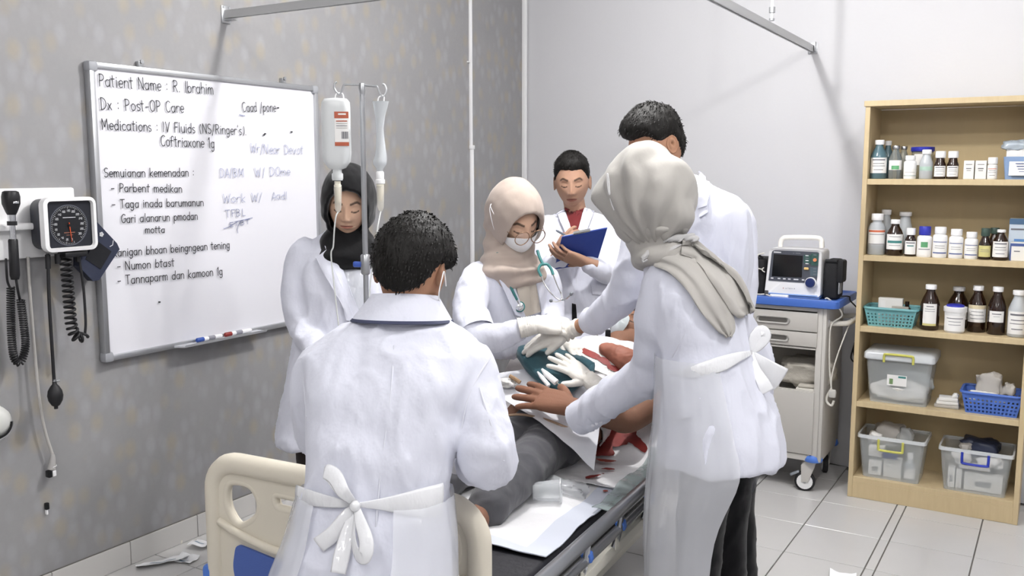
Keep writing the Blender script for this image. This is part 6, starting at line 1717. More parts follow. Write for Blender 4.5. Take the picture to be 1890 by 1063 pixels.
# ---------------------------------------------------------------- B: woman in black headscarf behind the pole
f = V((.60, -.80, 0)).normalized(); r = V((f.y, -f.x, 0)); dB = 3.45
s2 = [(W(616, 812, 3.42), .215, .17), (W(618, 740, 3.43), .20, .155), (W(622, 660, 3.44), .175, .13), (W(626, 590, 3.45), .158, .118), (W(630, 520, 3.46), .165, .12), (W(634, 470, 3.47), .172, .095), (W(638, 444, 3.475), .12, .075), (W(642, 424, 3.48), .07, .062)]
aL = ([W(566, 458, 3.46), W(556, 476, 3.45), W(545, 530, 3.42), W(552, 592, 3.40), W(580, 640, 3.30), W(622, 672, 3.2)], [.052, .058, .058, .054, .048, .042])
aR = ([W(702, 462, 3.48), W(712, 480, 3.48), W(718, 540, 3.45), W(712, 600, 3.42), W(690, 640, 3.3), W(655, 665, 3.2)], [.052, .058, .056, .052, .047, .042])
hip = at_height(s2, .80); feet = V((hip.x - .02, hip.y + .02, 0))
hfr = head_frame(W(643, 376, 3.40), V((.58, -.815, 0)), .28, -.05, 1.0)
hmb, hcol = make_head(hfr, SK_W, lip='#a8685c', ears=False)
hands = [to_mb(make_hand(W(632, 676, 3.17), Rv * .8 - Fv * .5 - V((0, 0, .2)), -Fv, 1, .95, wrist_len=.05)), to_mb(make_hand(W(645, 670, 3.17), -Rv * .7 - Fv * .6 - V((0, 0, .2)), -Fv, -1, .95, wrist_len=.05))]
Bw = make_person(feet, hmb, hcol, core(s2, r, f, [aL, aR], [W(640, 450, 3.48), W(642, 425, 3.46), W(643, 400, 3.42)], hip, feet), SK_W, 'woman in black headscarf and white coat looking down behind the infusion pole', extra=hands)
cb_ = coat(s2, r, f, [aL, aR], Bw, seed=2.2, amp=.013, folds=[(W(545, 590, 3.35), .12, .006, V((.3, 0, 1)), 60)])
bv_b = bvh_of(cb_)
M_blk = M_cloth('black scarf cloth', '#131315')
def face_hole(wx, wz, cz, low=None):
    def fn(p):
        if p.y < .0: return 1
        return (abs(p.x) / wx) ** 2.2 + (abs(p.z - cz) / wz) ** 2.2 - 1
    return fn
me = hood(hfr, face_hole(.060, .092, -.022), M_blk, Bw, lambda p, d: .020 + .010 * smoothstep(.2, -.6, d.y) + .004 * (d.z > 0) * d.z, seed=2, folds=lambda p, d: .003 * math.sin(d.z * 14 + d.x * 6) * smoothstep(.3, -.4, d.z + d.y * .3) + .003 * noise.noise(d * 4))
link('headscarf_hood', me, M_blk, Bw, smooth=180)
scarf(Bw, [(hfr(0, -.045, -.085), .072, .055), (W(641, 432, 3.46), .088, .080), (W(642, 450, 3.45), .105, .092), (W(643, 472, 3.43), .110, .092), (W(647, 494, 3.41), .08, .07)], r, f, M_blk, 3, .006, 4)
lay(bv_b, [(628, 470), (678, 470), (690, 620), (668, 640)], 3.4, .004, .003, film('apron bib film', '#dfe2ea', .7, .12, .5, 20), 'apron_bib', Bw)
lay(bv_b, [(600, 455), (622, 470), (672, 600), (640, 590)], 3.4, .011, .006, M_coat, 'lapel', Bw)
lay(bv_b, [(584, 478), (604, 462), (655, 590), (650, 598)], 3.4, .013, .006, M_coat, 'lapel', Bw)
stance(hip, feet, r, f, Bw, M_cloth('brown black skirt cloth', '#2a211f'), gap=.085)
# ---------------------------------------------------------------- C: woman in beige headscarf with mask and glasses
f = V((.93, -.36, 0)).normalized(); r = V((f.y, -f.x, 0))
s3 = [(V((-2.33, 3.33, .70)), .195, .14), (V((-2.25, 3.32, .84)), .185, .14), (W(928, 650, 3.9), .172, .13), (W(936, 590, 3.85), .17, .125), (W(942, 540, 3.81), .172, .12), (W(946, 505, 3.78), .165, .095), (W(948, 490, 3.77), .10, .07), (W(948, 480, 3.77), .06, .05)]
aN = ([W(894, 503, 3.74), W(881, 520, 3.70), W(868, 570, 3.62), W(880, 622, 3.55), W(920, 622, 3.52), W(962, 608, 3.52)], [.055, .064, .068, .062, .05, .044])
aF = ([W(1000, 506, 3.84), W(1012, 522, 3.86), W(1016, 570, 3.86), W(1018, 610, 3.80), W(1040, 622, 3.74)], [.052, .056, .055, .05, .042])
hip = V((-2.30, 3.33, .80)); feet = V((-2.40, 3.34, 0))
hfr = head_frame(W(952, 404, 3.70), V((.87, -.49, 0)), .50, .10, 1.10)
hmb, hcol = make_head(hfr, SK_W, ears=False)
Cw = make_person(feet, hmb, hcol, core(s3, r, f, [aN, aF], [W(948, 500, 3.78), W(950, 470, 3.75), W(951, 440, 3.72)], hip, feet), SK_W, 'woman in beige headscarf with face mask, round glasses and teal stethoscope')
cc_ = coat(s3, r, f, [aN, aF], Cw, seed=4.1, amp=.013, folds=[(W(885, 618, 3.5), .12, .007, V((.4, .2, 1)), 60)])
bv_c = bvh_of(cc_)
M_bei = M_cloth('beige scarf cloth', '#aea096')
me = hood(hfr, face_hole(.057, .098, -.030), M_bei, Cw, lambda p, d: .018 + .018 * smoothstep(.1, -.8, d.y) + .006 * max(0, d.z), seed=5, folds=lambda p, d: .0035 * math.sin(d.z * 10 - d.y * 9 + 1) * smoothstep(.2, -.5, d.z * .7 + d.y * .5) + .003 * noise.noise(d * 3.5))
link('headscarf_hood', me, M_bei, Cw, smooth=180)
scarf(Cw, [(hfr(0, -.05, -.045), .100, .080, (0, -.3)), (W(941, 452, 3.75), .106, .088, (0, -.45)), (W(942, 473, 3.745), .118, .098, (0, -.35)), (W(946, 494, 3.74), .140, .112), (W(950, 515, 3.75), .13, .10), (W(952, 535, 3.77), .08, .07)], r, f, M_bei, 7, .0075, 4.5)
lay(bv_c, [(945, 495), (985, 492), (1002, 575), (965, 585)], 3.7, .006, .004, M_cloth('grey beige blouse', '#c5bcb0'), 'blouse', Cw)
lay(bv_c, [(910, 492), (938, 500), (972, 590), (950, 580)], 3.7, .012, .006, M_coat, 'lapel', Cw)
lay(bv_c, [(984, 492), (1004, 500), (1010, 580), (1000, 585)], 3.7, .012, .006, M_coat, 'lapel', Cw)
# cuffed half sleeve over a light under sleeve
MB().tube([W(872, 585, 3.6), W(876, 602, 3.57), W(880, 614, 3.55)], [.070, .073, .074], 22, caps=False, up=Fv).build('sleeve_turnup', M_coat, Cw, smooth=60)
# face mask
def face_sheet(fr, x0, x1, z0, z1, off, m, name, parent, bulge=.012, n=22):
    P = []
    for i in range(n + 1):
        row = []
        for j in range(n + 1):
            x = x0 + (x1 - x0) * j / n; t = i / n
            zt_ = z1 - .018 * (abs(x) / .06) ** 1.5; zb2 = z0 + .030 * (abs(x) / .06) ** 1.6
            z = zb2 + (zt_ - zb2) * t
            y = .094 * math.sqrt(max(0.02, 1 - (x / .082) ** 2 - (min(0.0, z) / .135) ** 2)) + bulge * math.exp(-(x / .03) ** 2) * math.exp(-((z + .045) / .05) ** 2) + off
            row.append(fr(x, y, z))
        P.append(row)
    return solid(MB().grid(P), .003).build(name, m, parent, smooth=60)
M_mask = mat('white mask fabric', '#eff0f2', .8, bump=[(60, .12, (1, 1, 1))])
face_sheet(hfr, -.064, .064, -.116, -.012, .008, M_mask, 'face_mask', Cw, .022)
for sgn in (1, -1):
    MB().tube(spline([hfr(sgn * .062, .055, -.012), hfr(sgn * .088, .02, .02), hfr(sgn * .104, -.015, .055), hfr(sgn * .100, -.02, .065)], 5), .0016, 6).build('mask_string', M_white, Cw)
    MB().tube(spline([hfr(sgn * .060, .055, -.068), hfr(sgn * .090, .025, -.03), hfr(sgn * .106, -.012, .04), hfr(sgn * .100, -.02, .065)], 5), .0016, 6).build('mask_string', M_white, Cw)
# round glasses
gl = empty('glasses', hfr(0, .1, .0)); gl.parent = Cw; gl.matrix_parent_inverse = parent_inv(Cw)
M_gold = mat('thin gold wire', '#8a6f5a', .3, metal=.8)
for s in (-1, 1):
    ctr = V((s * .0325, .122, -.004))
    loop = [hfr(*(ctr + V((math.cos(a) * .028, -abs(math.cos(a) * .025 * s + .0) * .12, math.sin(a) * .027)))) for a in [2 * PI * k / 28 for k in range(28)]]
    MB().tube(loop, .0019, 6, closed=True).build('glasses_rim', M_gold, Cw)
    MB().add(loop, [list(range(28))]).build('glasses_lens', film('glasses lens', '#ffffff', .10, .02, 0), Cw, smooth=None)
    MB().tube([hfr(s * .060, .116, .0), hfr(s * .078, .06, .004), hfr(s * .084, .01, .006)], .0013, 6).build('glasses_temple', M_gold, Cw)
MB().tube(spline([hfr(-.005, .122, -.001), hfr(0, .125, .003), hfr(.005, .122, -.001)], 4), .0013, 6).build('glasses_bridge', M_gold, Cw)
bpy.data.objects.remove(gl)
# gloved hand
gdir = W(1050, 603, 3.56) - W(968, 604, 3.54)
glove(Cw, W(986, 600, 3.50), gdir + V((0, 0, .0)), V((0, 0, 1)) - Fv * .9, 1, 1.05, (.55, .55, .55, .55), (.2, .45), .02, W(958, 606, 3.50), .042, ribs=12, fat=1.4)
glove(Cw, W(1046, 626, 3.72), Rv * .4 - Fv * .8 - V((0, 0, .4)), V((0, 0, 1)), -1, 1.0, (.3, .3, .3, .3), (.4, .3), .05, W(1036, 620, 3.75))
stance(hip, feet, r, f, Cw, gap=.085)
# stethoscope round her neck
ste = empty('stethoscope', W(965, 560, 3.65), 'teal stethoscope hanging round the neck of the woman in beige', 'stethoscope')
M_tealt = mat('teal rubber tube', '#3f7d7c', .4)
pc_ = lambda x, y, o=.016: project(bv_c, W(x, y, 3.7), vray(x, y), o)
neckb = [hfr(-.10, -.03, -.155), hfr(.0, -.12, -.14)]
MB().tube(spline([W(918, 468, 3.66), pc_(922, 480, .03), pc_(932, 505, .028), pc_(943, 530, .02), pc_(954, 553)], 6), .0058, 10).build('chest_tube', M_tealt, ste)
cp_ = pc_(959, 566, .014)
MB().lathe([(.012, -.007), (.0215, -.006), (.0225, .002), (.019, .007), (.006, .008)], cp_, 26, rotto(-vray(959, 566))).build('chest_piece', M_tealt, ste)
MB().lathe([(.0165, 0), (.0175, .004), (.014, .006)], cp_ - vray(959, 566) * .005, 24, rotto(-vray(959, 566))).build('diaphragm', M_chrome, ste)
MB().cyl(pc_(954, 553), cp_, .0045, 10).build('chest_stem', M_steel, ste)
MB().tube(spline([W(992, 463, 3.68), W(996, 475, 3.66), W(1002, 488, 3.65)], 5), .0062, 10).build('neck_tube', M_tealt, ste)
fk = W(1002, 488, 3.65)
MB().tube(spline([W(999, 510, 3.64), W(994, 498, 3.645), W(998, 489, 3.65), fk, W(1010, 488, 3.65), W(1017, 496, 3.645), W(1021, 507, 3.64)], 5), .0058, 10).build('yoke_tube', M_tealt, ste)
MB().tube(spline([W(999, 510, 3.64), W(1005, 524, 3.63), W(1018, 542, 3.62), W(1032, 553, 3.61), W(1044, 552, 3.6), W(1052, 545, 3.6)], 6), .0026, 8).build('ear_tube', M_chrome, ste)
MB().tube(spline([W(1021, 507, 3.64), W(1028, 525, 3.63), W(1036, 543, 3.62), W(1036, 553, 3.6), W(1028, 557, 3.6), W(1020, 556, 3.6)], 6), .0026, 8).build('ear_tube', M_chrome, ste)
for p, q in (((1052, 545), (1057, 540)), ((1020, 556), (1014, 554))): MB().tube([W(*p, 3.6), W((p[0] + q[0]) / 2, (p[1] + q[1]) / 2, 3.6), W(*q, 3.6)], [.004, .0075, .005], 10).build('ear_tip', mat('grey ear tip', '#6c7076', .5), ste)
# ---------------------------------------------------------------- D: man with a clipboard at the back
f = V((.45, -.893, 0)).normalized(); r = V((f.y, -f.x, 0)); dD = 4.55
s4 = [(W(1083, 640, 4.52), .205, .15), (W(1080, 590, 4.53), .19, .138), (W(1076, 530, 4.54), .178, .125), (W(1072, 470, 4.55), .192, .125), (W(1069, 425, 4.56), .20, .105), (W(1066, 403, 4.57), .15, .085), (W(1062, 388, 4.57), .08, .066)]
aA = ([W(1012, 412, 4.56), W(1004, 428, 4.54), W(1002, 468, 4.48), W(1006, 492, 4.42), W(1026, 482, 4.36), W(1042, 468, 4.32)], [.056, .062, .06, .054, .048, .043])
aB = ([W(1124, 414, 4.56), W(1132, 430, 4.54), W(1137, 470, 4.48), W(1130, 502, 4.40), W(1105, 496, 4.32), W(1084, 486, 4.28)], [.056, .062, .062, .056, .05, .045])
hip = at_height(s4, .84); feet = V((hip.x, hip.y, 0))
hfr = head_frame(W(1056, 336, 4.5), V((.42, -.907, 0)), .20, .03, 1.10)
hmb, hcol = make_head(hfr, '#a98570', lip='#8a5348')
hnd = [to_mb(make_hand(W(1082, 484, 4.27), -Rv * .85 - Fv * .1 + V((0, 0, .25)), -Fv * .6 - V((0, 0, .8)), 1, 1.05, (.35, .35, .35, .35), (.9, .1), .06, wrist_len=.05)),
       to_mb(make_hand(W(1030, 470, 4.34), Rv * .55 + V((0, 0, .75)) - Fv * .3, -Fv * .8 - Rv * .4, 1, 1.0, (.6, .8, .9, .9), (.5, .6), .05, wrist_len=.05))]
D = make_person(feet, hmb, hcol, core(s4, r, f, [aA, aB], [W(1064, 410, 4.57), W(1062, 388, 4.55), W(1058, 365, 4.52)], hip, feet), '#a98570', 'man in white coat and red shirt writing on a blue clipboard', extra=hnd)
cd_ = coat(s4, r, f, [aA, aB], D, seed=6.4, amp=.013)
bv_d = bvh_of(cd_)
M_red = M_cloth('dark red shirt', '#6c2a2c')
lay(bv_d, [(1043, 385), (1076, 384), (1068, 428), (1054, 432)], 4.5, .010, .005, M_red, 'shirt', D)
lay(bv_d, [(1040, 370), (1056, 384), (1058, 394), (1042, 386)], 4.5, .018, .005, M_red, 'shirt_collar', D)
lay(bv_d, [(1062, 386), (1080, 368), (1078, 386), (1064, 398)], 4.5, .018, .005, M_red, 'shirt_collar', D)
lay(bv_d, [(1024, 386), (1040, 378), (1056, 428), (1044, 430)], 4.5, .018, .006, M_coat, 'lapel', D)
lay(bv_d, [(1080, 376), (1098, 386), (1082, 430), (1066, 430)], 4.5, .018, .006, M_coat, 'lapel', D)
seam(bv_d, [(1066, 480), (1064, 520), (1060, 570)], 4.5, M_seam, cd_)
lay(bv_d, [(1090, 524), (1120, 527), (1119, 545), (1094, 543)], 4.5, .006, .005, M_coat, 'pocket_flap', D, nu=6, nv=5)
lay(bv_d, [(1056, 560), (1063, 562), (1066, 600), (1056, 600)], 4.5, .008, .003, M_black_tr, 'trouser_front', D, nu=4, nv=6)
hair_cap(hfr, hair_line(.072, .018, -.06), lambda p: .004 + .018 * smoothstep(.02, .09, p.z), M_hair, D, 9, 600, .012, flow=(.3, .4, -.2))
stance(hip, feet, r, f, D)
cbd = empty('clipboard', W(1075, 470, 4.2), 'blue clipboard held by the man in the red shirt', 'clipboard')
q4 = [W(1037, 438, 4.20), W(1121, 421, 4.16), W(1101, 486, 4.30), W(1023, 497, 4.34)]
nq = (q4[1] - q4[0]).cross(q4[3] - q4[0]).normalized()
if nq.dot(Fv) > 0: nq = -nq
MB().prism(q4, -nq * .006).build('board', mat('blue board plastic', '#27408f', .45), cbd, smooth=None)
MB().prism([q4[0].lerp(q4[1], .04) - nq * .008, q4[0].lerp(q4[1], .96) - nq * .008, q4[3].lerp(q4[2], .96) - nq * .008, q4[3].lerp(q4[2], .04) - nq * .008], -nq * .002).build('paper', M_label, cbd, smooth=None)
tdir = (q4[0] - q4[3]).normalized()
MB().prism([q4[0].lerp(q4[1], .25), q4[0].lerp(q4[1], .62), q4[0].lerp(q4[1], .62) + tdir * .008, q4[0].lerp(q4[1], .25) + tdir * .008], -nq * .014).build('clip', M_chrome, cbd, smooth=None)
pn = empty('pen', W(1040, 432, 4.25), 'slim grey pen in the writing hand above the clipboard', 'pen')
MB().tube([W(1026, 425, 4.28), W(1030, 427, 4.28), W(1046, 436, 4.24)], [.003, .0055, .0055], 10).build('pen_barrel', mat('grey pen metal', '#6f7682', .35, metal=.4), pn)
MB().tube([W(1046, 436, 4.24), W(1050, 438, 4.23)], [.0045, .001], 8).build('pen_tip', M_steel, pn)
# ---------------------------------------------------------------- the patient on the bed
SKP = '#83604e'
upP = bnrm
def Bk(u, s, h): return hb0 + bu * u + bdir * s + bnrm * h     # on the raised back part
# body: pelvis to shoulders lies on the back rest, legs flat, head raised
tor = [(Bp(.05, 1.20, MT + .105), .165, .095), (Bk(.05, .08, .11), .165, .10), (Bk(.06, .22, .12), .165, .105), (Bk(.08, .36, .125), .175, .11), (Bk(.095, .46, .12), .18, .095), (Bk(.105, .53, .115), .12, .07)]
mb = MB(); n_ = 28
cs = spline([t[0] for t in tor], 4); ws = spline([V((t[1], t[2], 0)) for t in tor], 4)
mb.loft([ell(c, bu, upP, w_.x, w_.y, n_, 2.4) for c, w_ in zip(cs, ws)])
legL = [Bp(.11, 1.18, MT + .10), atz(1018, 818, MT + .10), atz(962, 868, MT + .092), atz(915, 918, MT + .07), atz(886, 950, MT + .055)]
legR = [Bp(-.05, 1.18, MT + .10), Bp(-.08, .98, MT + .10), Bp(-.10, .80, MT + .10), Bp(-.11, .62, MT + .075), Bp(-.12, .50, MT + .06)]
for lg in (legL, legR):
    q = limb(lg, [.085, .078, .06, .05, .036], 14, 3); mb.add(q.v, q.f)
    an = lg[-1]; tw_ = -Rv if lg is legL else bu * .1
    fo = [an + bv * .015 - V((0, 0, .012)), an - bv * .025 - V((0, 0, .005)), an - bv * .045 + tw_ * .030 + V((0, 0, .025)), an - bv * .055 + tw_ * .060 + V((0, 0, .052)), an - bv * .06 + tw_ * .082 + V((0, 0, .072))]
    q = limb(fo, [.034, .036, .036, .034, .026], 12, 3); mb.add(q.v, q.f)
    fd_ = (fo[-1] - fo[-2]).normalized(); sd_ = fd_.cross(bv).normalized()
    for k in range(5):
        o_ = fo[-1] + sd_ * ((k - 2) * .0145); q = limb([o_ - fd_ * .012, o_ + fd_ * .008, o_ + fd_ * (.026 - .003 * k)], [.010, .0098, .0085], 8, 2); mb.add(q.v, q.f)
# near arm: upper arm beside the chest, forearm under the drape
shl = W(1258, 712, 3.62); elb = W(1162, 776, 3.44); wri = W(1105, 772, 3.36)
q = limb([shl, shl.lerp(elb, .5), elb, elb.lerp(wri, .5), wri], [.05, .052, .048, .042, .03], 14, 4); mb.add(q.v, q.f)
shr = Bk(-.10, .46, .10); elr = Bp(-.2, 1.34, MT + .10); wrr = Bp(-.17, 1.22, MT + .10)
q = limb([shr, shr.lerp(elr, .5), elr, elr.lerp(wrr, .5), wrr], [.05, .047, .042, .04, .03], 14, 4); mb.add(q.v, q.f)
hc = W(1180, 612, 3.92)
q = limb([Bk(.10, .50, .115), Bk(.115, .56, .125), hc - bdir * .05], [.066, .06, .058], 14, 3); mb.add(q.v, q.f)
# head: face turned up
class _F: pass
fup = (V((0, 0, 1)) * .72 - Rv * .55 - bv * .40).normalized(); uph = (bv * .6 + Rv * .7 + V((0, 0, .3))); uph = (uph - fup * uph.dot(fup)).normalized(); rh = fup.cross(uph)
hfp = Frame(hc, rh, fup, uph)
hmb, hcol = make_head(hfp, SKP, lip='#7a4a40')
hnds = [to_mb(make_hand(wri, -Rv - V((0, 0, .05)), V((0, 0, 1)), 1, .95, wrist_len=.03)), to_mb(make_hand(wrr, Bp(-.1, 1.13, MT + .10) - wrr, V((0, 0, 1)), -1, .95, wrist_len=.03))]
Pt = make_person(Bp(0, 1.0, MT), hmb, hcol, mb, SKP, 'patient lying on the bed in grey trousers with blood stained bandages', .011, hnds)
Pt['group'] = 'people around the bed'
hair_cap(hfp, hair_line(.055, .0, -.07), lambda p: .012, M_hair, Pt, 12, 200, .010)
# trousers
tm = MB()
for lg in (legL, legR):
    q = limb([lg[0] + bv * .02, lg[1], lg[2], lg[3], lg[4] + (lg[3] - lg[4]).normalized() * .03], [.098, .092, .080, .070, .064], 18, 4); tm.add(q.v, q.f)
q = body_loft([(Bp(.045, 1.10, MT + .105), .16, .10), (Bp(.045, 1.2, MT + .108), .172, .105), (Bp(.05, 1.28, MT + .11), .172, .108)], bu, V((0, 0, 1))) if False else MB().loft([ell(Bp(.045, v_, MT + .108), bu, V((0, 0, 1)), w_, h_, 28, 2.4) for v_, w_, h_ in ((1.12, .145, .095), (1.18, .152, .10), (1.26, .152, .10))])
tm.add(q.v, q.f)
me = remesh(tm, .009, 4, 'trousers')
displace(me, wrinkles(.007, 5.5, (8, 8, 8), [(Bp(.13, .85, MT + .1), .14, .006, V((.3, 1, .3)), 50), (Bp(.13, 1.1, MT + .1), .12, .006, V((.5, 1, 0)), 50)]))
link('trousers', me, M_cloth('grey trouser cloth', '#525256'), Pt, smooth=180)
def wrap(name, u_off, s0, s1, a0, a1, grow, m, seed, amp=.006, n=44, rows=18, solidth=.004, parent=Pt, skew=0.0, mode='bk', flare=0.0):
    """cloth round the trunk between two stations; angles from the patient's left side over the front"""
    P = []
    for i in range(rows + 1):
        row = []
        for j in range(n + 1):
            t = i / rows; a = a0 + (a1 - a0) * j / n
            k = t * (len(cs) - 1); s_ = s0 + (s1 - s0) * t + skew * (j / n - .5)
            idx = max(0, min(len(cs) - 1.001, s_ * (len(cs) - 1))); i0 = int(idx); c = cs[i0].lerp(cs[i0 + 1], idx - i0); w_ = ws[i0].lerp(ws[i0 + 1], idx - i0)
            if s_ < 0: c = c - bv * (-s_ * .5)
            g = grow + amp * noise.noise(V((a * 2.5, s_ * 6, seed))) + amp * .6 * noise.noise(V((a * 7, s_ * 14, seed))) + flare * max(0, -math.sin(a) + .2)
            ca_, sa = math.cos(a), math.sin(a); e = 2 / 2.4
            row.append(c + bu * (math.copysign(abs(ca_) ** e, ca_) * (w_.x + g)) + upP * (math.copysign(abs(sa) ** e, sa) * (w_.y + g)))
        P.append(row)
    return solid(MB().grid(P), solidth).build(name, m, parent, smooth=60)
R_ = math.radians
wrap('waist_cloth', 0, -.05, .18, R_(40), R_(200), .012, M_cloth('black waist cloth', '#1b1c22'), 2)
M_shirt = M_cloth('white shirt cloth', '#dcdadb')
shirt_o = wrap('shirt', 0, .16, .90, R_(-35), R_(215), .012, M_shirt, 5, .01)
M_gz = mat('gauze bandage', '#e9e7e4', .9, bump=[(45, .5, (1, 1, 1)), (12, .4, (1, 1, 1))])
band_o = wrap('chest_bandage', 0, .45, .74, R_(5), R_(180), .024, M_gz, 8, .008)
L0, L1, R0, R1 = W(916, 690, 3.62), W(926, 736, 3.46), W(1118, 700, 3.56), W(1096, 866, 3.10)
P = []
for i in range(31):
    row = []
    for j in range(31):
        u_, v_ = j / 30, i / 30
        p = (L0 * (1 - u_) + R0 * u_) * (1 - v_) + (L1 * (1 - u_) + R1 * u_) * v_
        p.z += .030 * math.sin(PI * u_) * (1 - .3 * v_) + .006 * noise.noise(V((u_ * 3, v_ * 3, 2))) + .004 * noise.noise(V((u_ * 8, v_ * 5, 6))) - .02 * max(0, u_ - .75) * v_
        row.append(p)
    P.append(row)
solid(MB().grid(P), .003).build('paper_drape', mat('white paper drape', '#e4e5ea', .6, bump=[(9, .3, (1, 1, 1))]), smooth=60, label='stiff white paper drape over the belly of the patient', cat='drape')
# reddened shoulder and neck prop with blood
M_wound = mat('orange smeared skin', '#9c6350', .6, var=(14, .3))
bvp = bvh_of(Pt)
tbw = bvh_of(band_o)
pw_ = lambda x, y: project(tbw, W(x, y, 3.66), vray(x, y), .014)
q = limb([pw_(1113, 644), pw_(1130, 650), pw_(1152, 662), pw_(1172, 676)], [.024, .036, .046, .05], 14, 4)
me = remesh(q, .006, 2, 'shoulder_wound'); displace(me, wrinkles(.004, 9, (20, 20, 20)))
link('shoulder_wound', me, M_wound, Pt, smooth=180)
for i, (px, py, a, b) in enumerate([(1088, 652, .055, .012), (1112, 664, .035, .012), (1138, 682, .045, .010), (1162, 694, .03, .012)]):
    c = W(px, py, 3.72); pts = []
    n_ = 20
    for k in range(n_):
        t = 2 * PI * k / n_; rr = 1 + .5 * noise.noise(V((math.cos(t), math.sin(t), i * 3)))
        pts.append(c + (Rv * .9 - Uv * .45) * (math.cos(t) * a * rr) + (Uv * .9 + Rv * .4) * (math.sin(t) * b * rr))
    tb = bvh_of(band_o)
    pts = [project(tb, p, vray(px, py), .004) for p in pts]
    m_ = MB(); cc0 = project(tb, c, vray(px, py), .006); m_.v = [cc0] + pts; m_.f = [[0, 1 + k, 1 + (k + 1) % n_] for k in range(n_)]
    m_.build('blood_stain', M_blood, Pt, smooth=180)
# oxygen mask over the face
P = []
for i in range(9):
    t = i / 8; row = []
    for j in range(20):
        a = 2 * PI * j / 20; rr = (1 - t) ** .6
        row.append(hfp(math.cos(a) * (.036 * rr + .010), .092 + .045 * t + .005, -.040 + math.sin(a) * (.046 * rr + .010)))
    P.append(row)
MB().grid(P, wrap=True).build('oxygen_mask', film('soft mask plastic', '#cfdadc', .75, .12, 0), Pt, smooth=60)
MB().tube([hfp(0, .14, -.04), hfp(0, .165, -.05)], .012, 14).build('mask_port', film('mask port plastic', '#cfd8d4', .7, .2, 0), Pt)
MB().tube(spline([hfp(0, .16, -.05), hfp(.04, .15, -.10), hfp(.09, .09, -.14), hfp(.13, .03, -.18)], 6), .0055, 9).build('mask_tube', film('mask tube plastic', '#e8ece9', .7, .2, 0), Pt)
MB().tube(spline([hfp(.05, .09, -.02), hfp(.078, .05, .0), hfp(.08, .0, .01)], 4), .003, 6).build('mask_strap', M_white, Pt)
bx_ = MB().box(W(1122, 616, 3.80), (.022, .02, .035), .004, rotz(.5)).build('strap_clip', M_black, Pt)
# collar sheet under the neck
crumple(W(1098, 642, 3.76), (.09, .10, .07), 71, mat('white foam collar', '#e6e4e0', .7), 'foam_collar', parent=Pt, amp=.2)
# pulse clip and thermometer like white wands on the drape, with lead
wd = empty('sensor_wand', W(1010, 690, 3.42), 'two small white sensor clips lying against the teal cushion', 'sensor')
MB().tube([W(1000, 681, 3.42), W(1008, 690, 3.40), W(1027, 706, 3.36)], [.004, .011, .012], 10, flat=.6, up=Fv).build('sensor_clip', M_white, wd)
MB().tube([W(992, 686, 3.42), W(1000, 696, 3.40), W(1013, 712, 3.36)], [.003, .008, .008], 10, flat=.6, up=Fv).build('sensor_clip', M_white, wd)
MB().tube(spline([W(1027, 706, 3.36), W(1040, 716, 3.33), W(1050, 728, 3.27), W(1064, 741, 3.2)], 5), .0026, 7).build('sensor_lead', mat('grey lead', '#8e8a84', .5), wd)
# stained gauze wad at the edge of the drape
gw = crumple(W(938, 705, 3.50), (.075, .06, .03), 81, M_gz, 'gauze_wad', 'white gauze wad with brown stains beside the resting fingers', 'gauze', amp=.5)
MB().tube(spline([W(941, 694, 3.48), W(950, 699, 3.47), W(960, 706, 3.46)], 4), [.008] * 9, 8).build('brown_stain', mat('brown stain', '#a08263', .7), gw)
# brown lead across the trousers
lead2 = MB().tube(spline([Bp(-.14, 1.02, MT + .2), Bp(-.02, 1.06, MT + .225), Bp(.06, 1.09, MT + .215), Bp(.14, 1.08, MT + .205), Bp(.22, 1.12, MT + .16), Bp(.25, 1.16, MT + .09)], 8), .0045, 8).build('brown_lead', mat('tan rubber lead', '#a58a72', .5), label='thin tan cable lying across the grey trousers', cat='cable')
# ---------------------------------------------------------------- teal cushion on the abdomen
tq = [W(953, 648, 3.62), W(960, 639, 3.66), W(995, 640, 3.68), W(1035, 643, 3.70), W(1094, 668, 3.58), W(1088, 680, 3.54), W(1044, 718, 3.38), W(981, 684, 3.50)]
tc_ = sum(tq, V()) / len(tq)
rings = []
for k, (sc_, h_) in enumerate(((.90, -.03), (.99, -.024), (1.0, -.01), (.98, .004), (.90, .011), (.5, .017))):
    rings.append([tc_ + (p - tc_) * sc_ + V((0, 0, h_)) for p in spline(tq + [tq[0]], 4)[:-1]])
cu2 = empty('teal_cushion', tc_, 'folded teal cloth pad pressed on the abdomen by gloved hands', 'pad')
M_tealc = M_cloth('teal pad cloth', '#32525b')
MB().loft(rings).build('pad_body', M_tealc, cu2, smooth=60)
MB().tube([tq[4] + V((0, 0, -.012)), tq[5] + V((0, 0, -.016)), tq[6] + V((0, 0, -.016))], [.016, .018, .016], 12).build('folded_edge', M_tealc, cu2, smooth=60)
# ---------------------------------------------------------------- E: tall man behind the grey headscarf
f = V((-.30, -.954, 0)).normalized(); r = V((f.y, -f.x, 0))
s5 = [(V((-1.0, 3.15, .72)), .165, .12), (V((-1.0, 3.155, .95)), .165, .115), (W(1300, 560, 3.26), .17, .12), (W(1292, 470, 3.25), .20, .125), (W(1285, 405, 3.24), .215, .115), (W(1280, 372, 3.24), .20, .095), (W(1262, 342, 3.24), .11, .078), (W(1248, 322, 3.24), .078, .066)]
eR = ([W(1200, 392, 3.20), W(1188, 420, 3.18), W(1172, 490, 3.18), W(1150, 548, 3.24), W(1120, 575, 3.34), W(1090, 597, 3.44)], [.062, .068, .064, .058, .05, .046])
eL = ([W(1352, 388, 3.30), W(1362, 410, 3.30), W(1366, 480, 3.30), W(1362, 560, 3.28), W(1330, 600, 3.2), W(1290, 610, 3.15)], [.06, .064, .062, .056, .048, .044])
hip = V((-1.0, 3.16, .86)); feet = V((-.985, 3.16, 0))
